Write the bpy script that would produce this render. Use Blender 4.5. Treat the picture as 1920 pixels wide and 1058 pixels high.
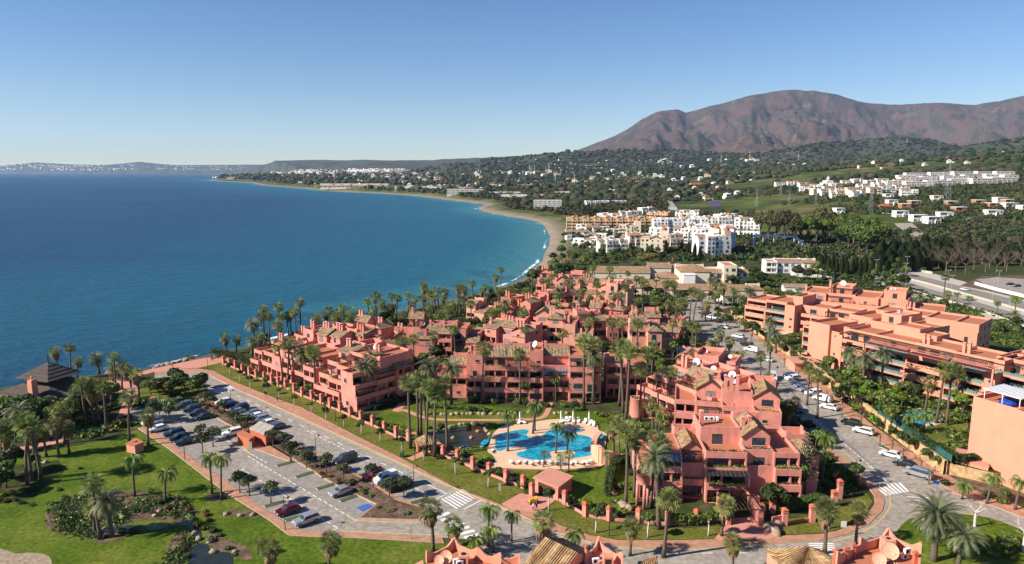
import bpy, math, random
import numpy as np
R=math.radians
for o in list(bpy.data.objects): bpy.data.objects.remove(o)
S=bpy.context.scene; COL=S.collection
# ---------------- camera, sky, sun ----------------
PITCH=math.atan(207/1280); SP,CP=math.sin(PITCH),math.cos(PITCH); F=1280.; H=65.
cd=bpy.data.cameras.new('camera'); cam=bpy.data.objects.new('camera',cd); COL.objects.link(cam)
cam.location=(0,0,H); cam.rotation_euler=(math.pi/2-PITCH,0,0); cd.sensor_width=36; cd.lens=24
cd.clip_start=1; cd.clip_end=80000; S.camera=cam
SUN_EL=R(34); SUN_DIR=(-.955,-.297)          # horizontal direction towards the sun
wd=bpy.data.worlds.new('World'); S.world=wd; wd.use_nodes=True; nt=wd.node_tree; nt.nodes.clear()
sky=nt.nodes.new('ShaderNodeTexSky'); sky.sky_type='NISHITA'; sky.sun_disc=False
sky.sun_elevation=SUN_EL; sky.sun_rotation=math.atan2(SUN_DIR[0],SUN_DIR[1]); sky.altitude=60
sky.air_density=1.0; sky.dust_density=0.0; sky.ozone_density=3.5
bg=nt.nodes.new('ShaderNodeBackground'); bg.inputs[1].default_value=0.068
out=nt.nodes.new('ShaderNodeOutputWorld'); hsv=nt.nodes.new('ShaderNodeHueSaturation'); hsv.inputs['Saturation'].default_value=1.25; hsv.inputs['Hue'].default_value=.512; nt.links.new(sky.outputs[0],hsv.inputs['Color']); nt.links.new(hsv.outputs[0],bg.inputs[0]); nt.links.new(bg.outputs[0],out.inputs[0])
sl=bpy.data.lights.new('sun','SUN'); sl.energy=5.0; sl.angle=R(.5); sl.color=(1,.93,.83)
so=bpy.data.objects.new('sun',sl); COL.objects.link(so)
_h=math.hypot(*SUN_DIR); _d=(-SUN_DIR[0]/_h*math.cos(SUN_EL),-SUN_DIR[1]/_h*math.cos(SUN_EL),-math.sin(SUN_EL))
from mathutils import Vector, Matrix
so.rotation_euler=Vector(_d).to_track_quat('-Z','Y').to_euler(); so.location=(-100,-50,200)
S.view_settings.view_transform='Standard'; S.view_settings.look='None'; S.view_settings.exposure=.80; S.view_settings.gamma=1
S.render.engine='CYCLES'
try: S.cycles.volume_bounces=1
except Exception: pass
# ---------------- helpers ----------------
def W(px,py,z=0.):
    u=(px-960)/F; v=(py-529)/F; t=(H-z)/(SP+v*CP)
    return (u*t,(CP-v*SP)*t,z)
def zat(y,py):                       # height of what is seen at picture row py when it stands y away
    v=(py-529)/F; return H-y*(SP+v*CP)/(CP-v*SP)
def PX(x,y,z=0.):
    zc=y*CP+(H-z)*SP; return 960+F*x/zc
class RNG(random.Random): pass
def tag(o,label,cat,group=None):
    o['label']=label; o['category']=cat
    if group: o['group']=group
    return o
def thing(name,label,cat,loc=(0,0,0),rz=0,group=None,sc=None):
    o=bpy.data.objects.new(name,None); COL.objects.link(o); o.location=loc; o.rotation_euler=(0,0,rz)
    o.empty_display_size=.5
    if sc is not None: o.scale=(sc,)*3 if not isinstance(sc,tuple) else sc
    return tag(o,label,cat,group)
def link(name,me,parent=None):
    o=bpy.data.objects.new(name,me); COL.objects.link(o)
    if parent: o.parent=parent
    return o
class MB:
    def __init__(s): s.v=[]; s.f=[]; s.m=[]; s.uv=None; s.uvd={}
    def add(s,vs,fs,m=0):
        n=len(s.v); s.v.extend(vs)
        for f in fs: s.f.append(tuple(i+n for i in f)); s.m.append(m)
    def box(s,x0,x1,y0,y1,z0,z1,m=0):
        s.add([(x0,y0,z0),(x1,y0,z0),(x1,y1,z0),(x0,y1,z0),(x0,y0,z1),(x1,y0,z1),(x1,y1,z1),(x0,y1,z1)],
              [(3,2,1,0),(4,5,6,7),(0,1,5,4),(1,2,6,5),(2,3,7,6),(3,0,4,7)],m)
    def taper(s,x,y,z0,z1,a0,a1,m=0,b0=None,b1=None):
        b0=b0 or a0; b1=b1 or a1
        s.add([(x-a0,y-b0,z0),(x+a0,y-b0,z0),(x+a0,y+b0,z0),(x-a0,y+b0,z0),(x-a1,y-b1,z1),(x+a1,y-b1,z1),(x+a1,y+b1,z1),(x-a1,y+b1,z1)],
              [(3,2,1,0),(4,5,6,7),(0,1,5,4),(1,2,6,5),(2,3,7,6),(3,0,4,7)],m)
    def prism(s,poly,z0,z1,m=0,mt=None):
        a=sum(poly[i][0]*poly[(i+1)%len(poly)][1]-poly[(i+1)%len(poly)][0]*poly[i][1] for i in range(len(poly)))
        if a<0: poly=poly[::-1]
        n=len(poly); s.add([(p[0],p[1],z0) for p in poly]+[(p[0],p[1],z1) for p in poly],[tuple(range(n-1,-1,-1))]+[(i,(i+1)%n,(i+1)%n+n,i+n) for i in range(n)],m)
        s.f.append(tuple(range(len(s.v)-n,len(s.v)))); s.m.append(m if mt is None else mt)
    def vprof(s,poly,y0,y1,m=0):      # profile in the x-z plane given thickness in y
        n=len(poly); a=sum(poly[i][0]*poly[(i+1)%n][1]-poly[(i+1)%n][0]*poly[i][1] for i in range(n))
        if a<0: poly=poly[::-1]
        s.add([(p[0],y0,p[1]) for p in poly]+[(p[0],y1,p[1]) for p in poly],[tuple(range(n)),tuple(range(2*n-1,n-1,-1))]+[((i+1)%n,i,i+n,(i+1)%n+n) for i in range(n)],m)
    def vprofx(s,poly,x0,x1,m=0):     # profile in the y-z plane
        n=len(poly); a=sum(poly[i][0]*poly[(i+1)%n][1]-poly[(i+1)%n][0]*poly[i][1] for i in range(n))
        if a<0: poly=poly[::-1]
        s.add([(x0,p[0],p[1]) for p in poly]+[(x1,p[0],p[1]) for p in poly],[tuple(range(n-1,-1,-1)),tuple(range(n,2*n))]+[(i,(i+1)%n,(i+1)%n+n,i+n) for i in range(n)],m)
    def tube(s,pts,rad,k=6,m=0,cap=True):
        n0=len(s.v); N=len(pts); pts=[Vector(p) for p in pts]
        if not hasattr(rad,'__len__'): rad=[rad]*N
        for i,p in enumerate(pts):
            t=(pts[min(i+1,N-1)]-pts[max(i-1,0)]).normalized(); a=Vector((0,1,0)) if abs(t.y)<.9 else Vector((1,0,0))
            b=t.cross(a).normalized(); c=t.cross(b)
            for j in range(k):
                q=2*math.pi*j/k; w=p+rad[i]*(math.cos(q)*b+math.sin(q)*c); s.v.append(tuple(w))
        for i in range(N-1):
            for j in range(k):
                a=n0+i*k+j; b=n0+i*k+(j+1)%k; s.f.append((a,b,b+k,a+k)); s.m.append(m)
        if cap: s.f.append(tuple(n0+(N-1)*k+j for j in range(k))); s.m.append(m); s.f.append(tuple(n0+j for j in range(k-1,-1,-1))); s.m.append(m)
    def cyl(s,x,y,z0,z1,r,k=10,m=0,r1=None): s.tube([(x,y,z0),(x,y,z1)],[r,r if r1 is None else r1],k,m)
    def lathe(s,prof,k=12,c=(0,0,0),m=0):
        n0=len(s.v)
        for r,z in prof:
            for j in range(k):
                q=2*math.pi*j/k; s.v.append((c[0]+r*math.cos(q),c[1]+r*math.sin(q),c[2]+z))
        for i in range(len(prof)-1):
            for j in range(k):
                a=n0+i*k+j; b=n0+i*k+(j+1)%k; s.f.append((a,b,b+k,a+k)); s.m.append(m)
    def mesh(s,name,mats,smooth=False):
        me=bpy.data.meshes.new(name); me.from_pydata(s.v,[],s.f)
        for m in (mats if isinstance(mats,(list,tuple)) else [mats]): me.materials.append(m)
        if any(s.m): me.polygons.foreach_set('material_index',s.m)
        if s.uvd:
            ul=me.uv_layers.new(name='UVMap')
            for p in me.polygons:
                e=s.uvd.get(p.index)
                if e:
                    e=Vector(e); nn=p.normal; w=nn.cross(e)
                    for li in p.loop_indices:
                        co=me.vertices[me.loops[li].vertex_index].co; ul.data[li].uv=(co.dot(e),co.dot(w))
        if smooth: me.polygons.foreach_set('use_smooth',[True]*len(me.polygons))
        me.update(); return me
    def build(s,name,mats,parent=None,smooth=False): 
        if not s.f: return None
        return link(name,s.mesh(name,mats,smooth),parent)
    def tile(s,vs,e,m=0):             # a sloping tiled face, e = eave direction
        n=len(s.v); s.v.extend(vs); s.f.append(tuple(range(n,n+len(vs)))); s.m.append(m); s.uvd[len(s.f)-1]=e
def struct(o): o['kind']='structure'; return o
# ---------------- materials ----------------
def nn(m,t,**k):
    n=m.node_tree.nodes.new(t)
    for a,b in k.items(): setattr(n,a,b)
    return n
def mat(name,c,rough=.8,var=.18,scale=.6,bump=0,bscale=8,spec=.3,c2=None,detail=4,metal=0,stain=0,transl=0):
    m=bpy.data.materials.new(name); m.use_nodes=True; t=m.node_tree; L=t.links.new; b=t.nodes['Principled BSDF']
    b.inputs['Roughness'].default_value=rough; b.inputs['Specular IOR Level'].default_value=spec; b.inputs['Metallic'].default_value=metal
    tc=nn(m,'ShaderNodeNewGeometry'); no=nn(m,'ShaderNodeTexNoise'); no.inputs['Scale'].default_value=scale; no.inputs['Detail'].default_value=detail; no.inputs['Roughness'].default_value=.65
    L(tc.outputs['Position'],no.inputs['Vector'])
    r=nn(m,'ShaderNodeValToRGB'); r.color_ramp.elements[0].position=.3; r.color_ramp.elements[1].position=.7
    if c2 is None: a1=tuple(x*(1-var) for x in c); a2=tuple(min(1,x*(1+var)) for x in c)
    else: a1,a2=c,c2
    r.color_ramp.elements[0].color=(*a1,1); r.color_ramp.elements[1].color=(*a2,1); L(no.outputs['Fac'],r.inputs[0]); col=r.outputs[0]
    if stain:
        n2=nn(m,'ShaderNodeTexNoise'); n2.inputs['Scale'].default_value=.35; n2.inputs['Detail'].default_value=6
        mp=nn(m,'ShaderNodeMapping'); mp.inputs['Scale'].default_value=(2.2,2.2,.5); L(tc.outputs['Position'],mp.inputs[0]); L(mp.outputs[0],n2.inputs['Vector'])
        mr=nn(m,'ShaderNodeMapRange'); mr.inputs[1].default_value=.5; mr.inputs[2].default_value=.75; mr.inputs[4].default_value=stain; L(n2.outputs['Fac'],mr.inputs[0])
        mx=nn(m,'ShaderNodeMix',data_type='RGBA'); L(mr.outputs[0],mx.inputs['Factor']); L(col,mx.inputs['A']); mx.inputs['B'].default_value=(c[0]*.5,c[1]*.55,c[2]*.6,1); col=mx.outputs['Result']
    L(col,b.inputs['Base Color'])
    if bump:
        bn=nn(m,'ShaderNodeTexNoise'); bn.inputs['Scale'].default_value=bscale; L(tc.outputs['Position'],bn.inputs['Vector'])
        bu=nn(m,'ShaderNodeBump'); bu.inputs['Strength'].default_value=bump; bu.inputs['Distance'].default_value=.1; L(bn.outputs['Fac'],bu.inputs['Height']); L(bu.outputs[0],b.inputs['Normal'])
    if transl:
        tr=nn(m,'ShaderNodeBsdfTranslucent'); L(col,tr.inputs[0]); mx=nn(m,'ShaderNodeMixShader'); mx.inputs[0].default_value=transl
        L(b.outputs[0],mx.inputs[1]); L(tr.outputs[0],mx.inputs[2]); L(mx.outputs[0],t.nodes['Material Output'].inputs[0])
    return m
def leafmat(name,c,c2,sc=1.2,tr=.25,rough=.55):
    m=mat(name,c,rough,scale=sc,c2=c2,detail=3,transl=tr,spec=.35); t=m.node_tree; L=t.links.new
    oi=nn(m,'ShaderNodeObjectInfo'); hs=nn(m,'ShaderNodeHueSaturation'); mr=nn(m,'ShaderNodeMapRange'); mr.inputs[3].default_value=.7; mr.inputs[4].default_value=1.3
    L(oi.outputs['Random'],mr.inputs[0]); L(mr.outputs[0],hs.inputs['Value'])
    m2=nn(m,'ShaderNodeMath',operation='MULTIPLY_ADD'); m2.inputs[1].default_value=.05; m2.inputs[2].default_value=.475
    m3=nn(m,'ShaderNodeMath',operation='MULTIPLY'); m3.inputs[1].default_value=7.3; m4=nn(m,'ShaderNodeMath',operation='FRACT'); L(oi.outputs['Random'],m3.inputs[0]); L(m3.outputs[0],m4.inputs[0]); L(m4.outputs[0],m2.inputs[0]); L(m2.outputs[0],hs.inputs['Hue'])
    ramp=[n for n in t.nodes if n.type=='VALTORGB'][0]
    for l in list(ramp.outputs[0].links): to=l.to_socket; t.links.remove(l); L(hs.outputs[0],to)
    L(ramp.outputs[0],hs.inputs['Color']); return m
M={}; HAZE=1.7e-5
M['pink']=mat('salmon_stucco',(.63,.245,.185),.9,.16,.35,.25,5,stain=.5); M['pinkred']=mat('red_salmon_stucco',(.58,.20,.13),.9,.16,.35,.25,5,stain=.5); M['pinklight']=mat('faded_salmon_stucco',(.68,.32,.22),.9,.15,.35,.25,5,stain=.5)
M['coral']=mat('coral_stucco',(.62,.265,.17),.9,.07,.3,.12,6,stain=.15)
M['coral2']=mat('pale_coral_stucco',(.66,.30,.195),.9,.07,.3,.12,6,stain=.12); M['peach']=mat('peach_stucco',(.70,.36,.23),.9,.07,.3,.12,6,stain=.12)
M['brickred']=mat('brick_red_stucco',(.48,.13,.07),.9,.15,.8,.2,6)
M['white']=mat('white_render',(.78,.74,.68),.9,.06,.2,stain=.12)
M['cream']=mat('cream_render',(.72,.60,.44),.9,.06,.2,stain=.12)
M['ochre']=mat('ochre_render',(.68,.45,.25),.9,.08,.2,stain=.12)
M['rawbrick']=mat('bare_brick',(.40,.17,.09),.95,.2,2)
M['terra']=mat('terracotta_floor',(.42,.15,.075),.8,.2,3)
M['concrete']=mat('concrete',(.44,.385,.31),.9,.15,1)
M['paint']=mat('white_road_paint',(.72,.70,.66),.7,.12,3)
M['yellow']=mat('yellow_road_paint',(.62,.40,.08),.7,.15,3)
M['wood']=mat('dark_timber',(.07,.035,.022),.7,.3,4)
M['red_metal']=mat('dark_red_awning',(.14,.018,.02),.6,.1,3)
M['metal']=mat('grey_metal',(.25,.26,.27),.4,.08,2,metal=.6)
M['whitemetal']=mat('white_metal',(.75,.74,.72),.4,.04,2)
M['glass']=mat('window_glass',(.03,.045,.055),.08,.3,.6,spec=.9)
M['curtain']=mat('curtained_glass',(.22,.23,.23),.2,.6,2.5,spec=.7)
M['greenglass']=mat('green_balcony_glass',(.16,.24,.22),.15,.1,2,spec=.7)
M['rubber']=mat('tyre_rubber',(.015,.015,.016),.7,.1,2)
M['black']=mat('black_plastic',(.02,.02,.02),.5,.1,2)
M['rock']=mat('pale_rock',(.30,.225,.15),.95,.45,1.5,.6,4)
M['trunk']=mat('palm_trunk_bark',(.12,.09,.068),.95,.3,3,.5,6)
M['bark']=mat('tree_bark',(.13,.10,.075),.95,.25,3,.5,6)
M['whitebark']=mat('limewashed_bark',(.55,.50,.44),.95,.15,3)
M['dead']=mat('dry_frond_thatch',(.22,.14,.07),.9,.3,3)
M['thatch']=mat('grey_brown_thatch',(.085,.065,.052),.95,.35,1.2,.8,7)
M['blueglass']=mat('solar_panel_glass',(.02,.03,.06),.12,.2,1,spec=.9)
M['skin']=mat('skin',(.45,.24,.16),.6,.05,5)
M['cloth1']=mat('dark_clothing',(.05,.06,.10),.9,.1,5); M['cloth2']=mat('pale_clothing',(.6,.6,.6),.9,.1,5)
M['fan']=leafmat('fan_palm_leaf',(.07,.115,.02),(.29,.31,.10),1.2,.35)
M['date']=leafmat('date_palm_leaf',(.09,.12,.045),(.25,.26,.13),1.2,.3)
M['queen']=leafmat('feather_palm_leaf',(.07,.13,.02),(.22,.28,.05),1.2,.35)
M['leafdark']=leafmat('dark_leaf',(.025,.045,.009),(.075,.105,.024))
M['leafmid']=leafmat('mid_green_leaf',(.045,.09,.012),(.17,.215,.04))
M['leafolive']=leafmat('grey_olive_leaf',(.05,.07,.028),(.12,.14,.06))
M['leaflime']=leafmat('lime_leaf',(.09,.15,.012),(.20,.26,.03))
M['leafeuc']=leafmat('eucalyptus_leaf',(.055,.06,.02),(.13,.115,.035))
M['leafred']=leafmat('red_shrub_leaf',(.10,.02,.012),(.20,.05,.03))
M['leafgold']=leafmat('golden_leaf',(.4,.2,.01),(.6,.36,.03))
M['pine']=leafmat('pine_needles',(.018,.04,.008),(.07,.10,.02))
M['cyp']=leafmat('cypress_needles',(.012,.022,.008),(.035,.05,.014))
M['twig']=mat('bare_twigs',(.16,.12,.09),.95,.25,3)
def tilemat(name,a,b,c):
    m=bpy.data.materials.new(name); m.use_nodes=True; t=m.node_tree; L=t.links.new; bs=t.nodes['Principled BSDF']; bs.inputs['Roughness'].default_value=.9; bs.inputs['Specular IOR Level'].default_value=.15
    uv=nn(m,'ShaderNodeUVMap'); sx=nn(m,'ShaderNodeSeparateXYZ'); L(uv.outputs[0],sx.inputs[0])
    def mth(op,x,v):
        n=nn(m,'ShaderNodeMath',operation=op); L(x,n.inputs[0]); 
        if v is not None: n.inputs[1].default_value=v
        return n.outputs[0]
    u=mth('DIVIDE',sx.outputs[0],.42); v=mth('DIVIDE',sx.outputs[1],.45)
    fu=mth('FLOOR',u,None); fv=mth('FLOOR',v,None); cb=nn(m,'ShaderNodeCombineXYZ'); L(fu,cb.inputs[0]); L(fv,cb.inputs[1])
    wn=nn(m,'ShaderNodeTexWhiteNoise',noise_dimensions='2D'); L(cb.outputs[0],wn.inputs['Vector'])
    geo=nn(m,'ShaderNodeNewGeometry'); no=nn(m,'ShaderNodeTexNoise'); no.inputs['Scale'].default_value=.7; no.inputs['Detail'].default_value=5; L(geo.outputs['Position'],no.inputs['Vector'])
    ad=nn(m,'ShaderNodeMath',operation='MULTIPLY_ADD'); L(wn.outputs['Value'],ad.inputs[0]); ad.inputs[1].default_value=.5; sb=mth('SUBTRACT',no.outputs['Fac'],.25); L(sb,ad.inputs[2])
    r=nn(m,'ShaderNodeValToRGB'); e=r.color_ramp.elements; e[0].position=.12; e[0].color=(*a,1); e[1].position=.85; e[1].color=(*c,1); x=e.new(.45); x.color=(*b,1); L(ad.outputs[0],r.inputs[0])
    fr=mth('FRACT',u,None); s1=mth('MULTIPLY',fr,2*math.pi); s2=mth('COSINE',s1,None)   # +1 in the channel
    mr=nn(m,'ShaderNodeMapRange'); mr.inputs[1].default_value=.2; mr.inputs[2].default_value=1; mr.inputs[4].default_value=.55; L(s2,mr.inputs[0])
    mx=nn(m,'ShaderNodeMix',data_type='RGBA'); L(mr.outputs[0],mx.inputs['Factor']); L(r.outputs[0],mx.inputs['A']); mx.inputs['B'].default_value=(a[0]*.5,a[1]*.5,a[2]*.5,1); L(mx.outputs['Result'],bs.inputs['Base Color'])
    bu=nn(m,'ShaderNodeBump'); bu.inputs['Strength'].default_value=.8; bu.inputs['Distance'].default_value=.12; bu.invert=True; L(s2,bu.inputs['Height']); L(bu.outputs[0],bs.inputs['Normal']); return m
M['tile']=tilemat('barrel_tiles',(.14,.075,.04),(.36,.22,.11),(.52,.37,.20))
M['tileold']=tilemat('weathered_tiles',(.12,.085,.05),(.33,.225,.13),(.48,.35,.21))
M['tilepale']=tilemat('pale_roof_tiles',(.22,.12,.065),(.40,.24,.13),(.52,.36,.22))
M['tilenear']=tilemat('bright_barrel_tiles',(.20,.09,.04),(.50,.30,.14),(.66,.50,.28))  # brighter version of the barrel tile palette, for the foreground roofs
M['tilered']=tilemat('orange_tiles',(.35,.10,.03),(.5,.16,.06),(.55,.22,.10))
def brickmat(name,a,b,mortar,sc=1.0,bw=.5,bh=.25,var=.5):
    m=mat(name,a,.9,.2); t=m.node_tree; L=t.links.new; g=[n for n in t.nodes if n.type=='NEW_GEOMETRY'][0]
    br=nn(m,'ShaderNodeTexBrick'); br.inputs['Scale'].default_value=sc; br.inputs['Brick Width'].default_value=bw; br.inputs['Row Height'].default_value=bh; br.inputs['Mortar Size'].default_value=.03
    br.inputs['Color1'].default_value=(*a,1); br.inputs['Color2'].default_value=(*b,1); br.inputs['Mortar'].default_value=(*mortar,1)
    mp=nn(m,'ShaderNodeMapping'); mp.inputs['Rotation'].default_value=(0,0,R(41)); L(g.outputs['Position'],mp.inputs[0]); L(mp.outputs[0],br.inputs['Vector'])
    rp=[n for n in t.nodes if n.type=='VALTORGB'][0]; rp.color_ramp.elements[0].color=(.75,.75,.75,1); rp.color_ramp.elements[1].color=(1.15,1.15,1.15,1)
    mx=nn(m,'ShaderNodeMix',data_type='RGBA',blend_type='MULTIPLY'); mx.inputs['Factor'].default_value=1; L(br.outputs['Color'],mx.inputs['A']); L(rp.outputs[0],mx.inputs['B']); L(mx.outputs['Result'],t.nodes['Principled BSDF'].inputs['Base Color']); return m
M['paving']=brickmat('brick_paving',(.42,.19,.11),(.50,.27,.16),(.34,.17,.11),1.2)
M['grey_paving']=brickmat('grey_block_paving',(.27,.235,.20),(.33,.29,.25),(.20,.18,.16),.8)
M['pinkpath']=mat('pink_concrete_path',(.52,.23,.16),.9,.1,.6,stain=.2)
M['kerb']=mat('kerb_stone',(.50,.42,.34),.9,.12,2)
M['redkerb']=mat('red_brick_kerb',(.36,.11,.07),.9,.12,2)
M['deck']=mat('pool_deck_stone',(.62,.42,.27),.9,.08,.8,stain=.1)
M['stone']=mat('golden_stone_wall',(.28,.17,.08),.95,c2=(.62,.43,.21),scale=.9,detail=8,bump=1,bscale=2.2)
def groundmat(name,stops,sc,det=8,bump=0,sc2=None,dark=None,rough=.95):
    m=mat(name,stops[0][1],rough,.2,sc,bump,6,detail=det,spec=.1); t=m.node_tree; L=t.links.new; rp=[n for n in t.nodes if n.type=='VALTORGB'][0]; e=rp.color_ramp.elements
    e[0].position=stops[0][0]; e[0].color=(*stops[0][1],1); e[1].position=stops[-1][0]; e[1].color=(*stops[-1][1],1)
    for p,c in stops[1:-1]: x=e.new(p); x.color=(*c,1)
    if dark:
        g=[n for n in t.nodes if n.type=='NEW_GEOMETRY'][0]; n2=nn(m,'ShaderNodeTexNoise'); n2.inputs['Scale'].default_value=sc2; n2.inputs['Detail'].default_value=6; L(g.outputs['Position'],n2.inputs['Vector'])
        r2=nn(m,'ShaderNodeMapRange'); r2.inputs[1].default_value=.35; r2.inputs[2].default_value=.65; r2.inputs[3].default_value=dark; r2.inputs[4].default_value=1.15; L(n2.outputs['Fac'],r2.inputs[0])
        mx=nn(m,'ShaderNodeMix',data_type='RGBA',blend_type='MULTIPLY'); mx.inputs['Factor'].default_value=1; L(rp.outputs[0],mx.inputs['A']); L(r2.outputs[0],mx.inputs['B']); L(mx.outputs['Result'],t.nodes['Principled BSDF'].inputs['Base Color'])
    return m
M['lawn']=groundmat('lawn_grass',[(.3,(.05,.09,.006)),(.5,(.09,.135,.010)),(.68,(.165,.17,.03))],.09,9,.3,1.3,.6)
M['verge']=groundmat('verge_grass',[(.3,(.08,.10,.012)),(.5,(.125,.13,.02)),(.7,(.19,.165,.045))],.2,9,.3,1.5,.65)
M['soil']=groundmat('garden_soil',[(.3,(.05,.045,.02)),(.48,(.13,.085,.055)),(.7,(.24,.165,.11))],.5,8,.5,3,.6)
M['under']=groundmat('undergrowth',[(.3,(.02,.033,.008)),(.5,(.045,.06,.014)),(.7,(.10,.085,.04))],.35,8,.8,1.5,.6)
M['asphalt']=groundmat('asphalt',[(.3,(.26,.225,.185)),(.5,(.31,.268,.22)),(.7,(.35,.305,.25))],.12,8,.05,.9,.76)
M['darkasphalt']=groundmat('highway_asphalt',[(.3,(.19,.17,.145)),(.6,(.235,.21,.18))],.12,8,.05,1.7,.88)
M['poolwater']=groundmat('pool_water',[(.35,(.0,.20,.33)),(.5,(.005,.30,.44)),(.62,(.04,.42,.54))],1.1,5,.5,.35,.75,rough=.08)  # broad noise blotches darken the water colour, standing in for palm shadows and tile
M['poolwater'].node_tree.nodes['Principled BSDF'].inputs['Specular IOR Level'].default_value=.5
M['pond']=mat('dark_pond_water',(.02,.025,.012),.05,.4,.5,.2,4,spec=.6)
# ---------------- coast, terrain, sea ----------------
COAST=[(-900,960),(-400,812),(-150,752),(0,728),(60,716),(130,708),(250,694),(330,680),(390,664),(470,647),(530,632),(600,612),(700,593),(780,577),(850,561),(920,545),(960,530),(985,516),(1000,502),(1014,490),(1016,480),(1027,460),(1029,444),(1018,423),(1000,414),(965,408),(909,398),(892,391),(909,384),(881,380),(839,375),(774,367),(712,363),(665,361),(600,357),(560,353),(520,350),(490,347.6),(470,343.2),(430,341),(390,339),(402,336.6),(440,334.6),(560,330.6),(500,328.6),(380,327),(180,326),(0,325.4),(-500,325.2),(-1500,325.2)]
CW=np.array([W(a,b,-4)[:2] for a,b in COAST])
LAND=np.vstack([CW,[(-60000,40000),(60000,40000),(60000,-300),(CW[0][0],-300)]])
def vnoise(x,y,seed=0):
    xi=np.floor(x).astype(np.int64); yi=np.floor(y).astype(np.int64); fx=x-xi; fy=y-yi; fx=fx*fx*(3-2*fx); fy=fy*fy*(3-2*fy)
    def h(a,b):
        n=(a*374761393+b*668265263+seed*144665)&0x7fffffff; n=((n^(n>>13))*1274126177)&0x7fffffff; return ((n^(n>>16))&0xffff)/65535.
    return (h(xi,yi)*(1-fx)+h(xi+1,yi)*fx)*(1-fy)+(h(xi,yi+1)*(1-fx)+h(xi+1,yi+1)*fx)*fy
def fbm(x,y,o=4,seed=0,ridge=False):
    s=0;a=1;t=0
    for i in range(o):
        n=vnoise(x*2**i+i*17.3,y*2**i+i*9.1,seed+i)
        if ridge: n=1-abs(2*n-1)
        s=s+a*n; t+=a; a*=.5
    return s/t
def inside(x,y,poly):
    c=np.zeros(x.shape,bool); n=len(poly)
    for i in range(n):
        x1,y1=poly[i]; x2,y2=poly[(i+1)%n]
        if y1==y2: continue
        c^=((y1>y)!=(y2>y))&(x<(x2-x1)*(y-y1)/(y2-y1)+x1)
    return c
def cdist(x,y):
    d=np.full(x.shape,1e9)
    for i in range(len(CW)-1):
        a=CW[i];b=CW[i+1];ab=b-a; t=np.clip(((x-a[0])*ab[0]+(y-a[1])*ab[1])/(ab@ab),0,1); d=np.minimum(d,np.hypot(x-a[0]-t*ab[0],y-a[1]-t*ab[1]))
    return np.where(inside(x,y,LAND),d,-d)
YS=np.log(np.array([40,450,600,700,800,900,1100,1500,2000,3000,5000,8000,14000,40000.]))
COLS=[(300,[0,0,0,0,0,0,0,0,2,6,14,30,40,60]),(1000,[0,0,0,0,0,0,0,1,4,15,30,60,70,90]),(1200,[0,0,0,1,3,4,7,16,24,45,80,120,140,150]),
 (1400,[0,0,0,2,6,11,18,32,46,75,110,150,180,190]),(1600,[0,0,1,9,18,27,39,52,66,100,140,200,220,230]),(1800,[0,0,5,17,27,36,46,66,84,120,160,220,240,250]),(2000,[0,0,8,22,32,40,52,74,95,130,170,230,250,260]),(3500,[0,0,8,22,32,40,52,74,95,130,170,230,250,260])]
CX=np.array([c[0] for c in COLS],float); CZ=np.array([c[1] for c in COLS],float)
RIDGES=[ # crest picture points, distance, width
 ([(-900,306),(0,306),(60,304.5),(140,309),(200,309),(262,303.5),(330,309),(420,309),(600,309),(900,312)],25000,5000,0,.15),
 ([(-900,312),(0,311),(40,309.5),(120,312),(190,308.5),(260,312),(420,312),(520,308),(600,305),(680,308),(760,314)],22500,1500,1,.15),
 ([(590,309),(604,304.5),(612,306),(640,302),(730,300),(780,303.5),(830,299.5),(880,298),(950,294),(1000,292),(1060,290),(1100,300)],11000,3500,2,.2),
 ([(740,318),(800,310),(880,305),(930,300),(980,292),(1020,288.5),(1060,287),(1120,284),(1200,283),(1260,283),(1320,285),(1400,292),(1500,300)],6000,2000,3,.25),
 ([(1250,300),(1320,295),(1380,292),(1450,284),(1500,276),(1560,267),(1620,263),(1690,257.5),(1740,263),(1790,276),(1850,284),(1950,290)],5200,1300,4,.3),
 ([(1700,296),(1760,284),(1830,270),(1880,263),(1920,258),(2050,245),(3000,240)],4200,1000,5,.3),
 ([(1400,325),(1500,318),(1600,309),(1700,301),(1800,294),(1860,290),(1920,284),(2050,275),(3000,260)],2100,700,6,.1)]
MOUNT=([(900,300),(1000,297),(1060,288),(1100,275),(1150,254),(1175,240),(1200,223),(1230,209),(1250,206),(1265,204),(1280,210),(1300,206),(1320,200),(1350,192),(1400,178),(1425,174),(1450,169),(1480,166),(1520,170),(1560,177),(1600,190),(1660,192),(1720,193),(1780,193),(1815,197),(1860,188),(1890,180),(1920,172),(2050,150),(3000,160)],13000)
def crest(pts,px,d):
    py=np.interp(px,[p[0] for p in pts],[p[1] for p in pts])+(fbm(px/38.,px*0+d/1000.,4,33)-.5)*(4.5 if d<12000 else 3.); v=(py-529)/F; return H-d*(SP+v*CP)/(CP-v*SP)
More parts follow.
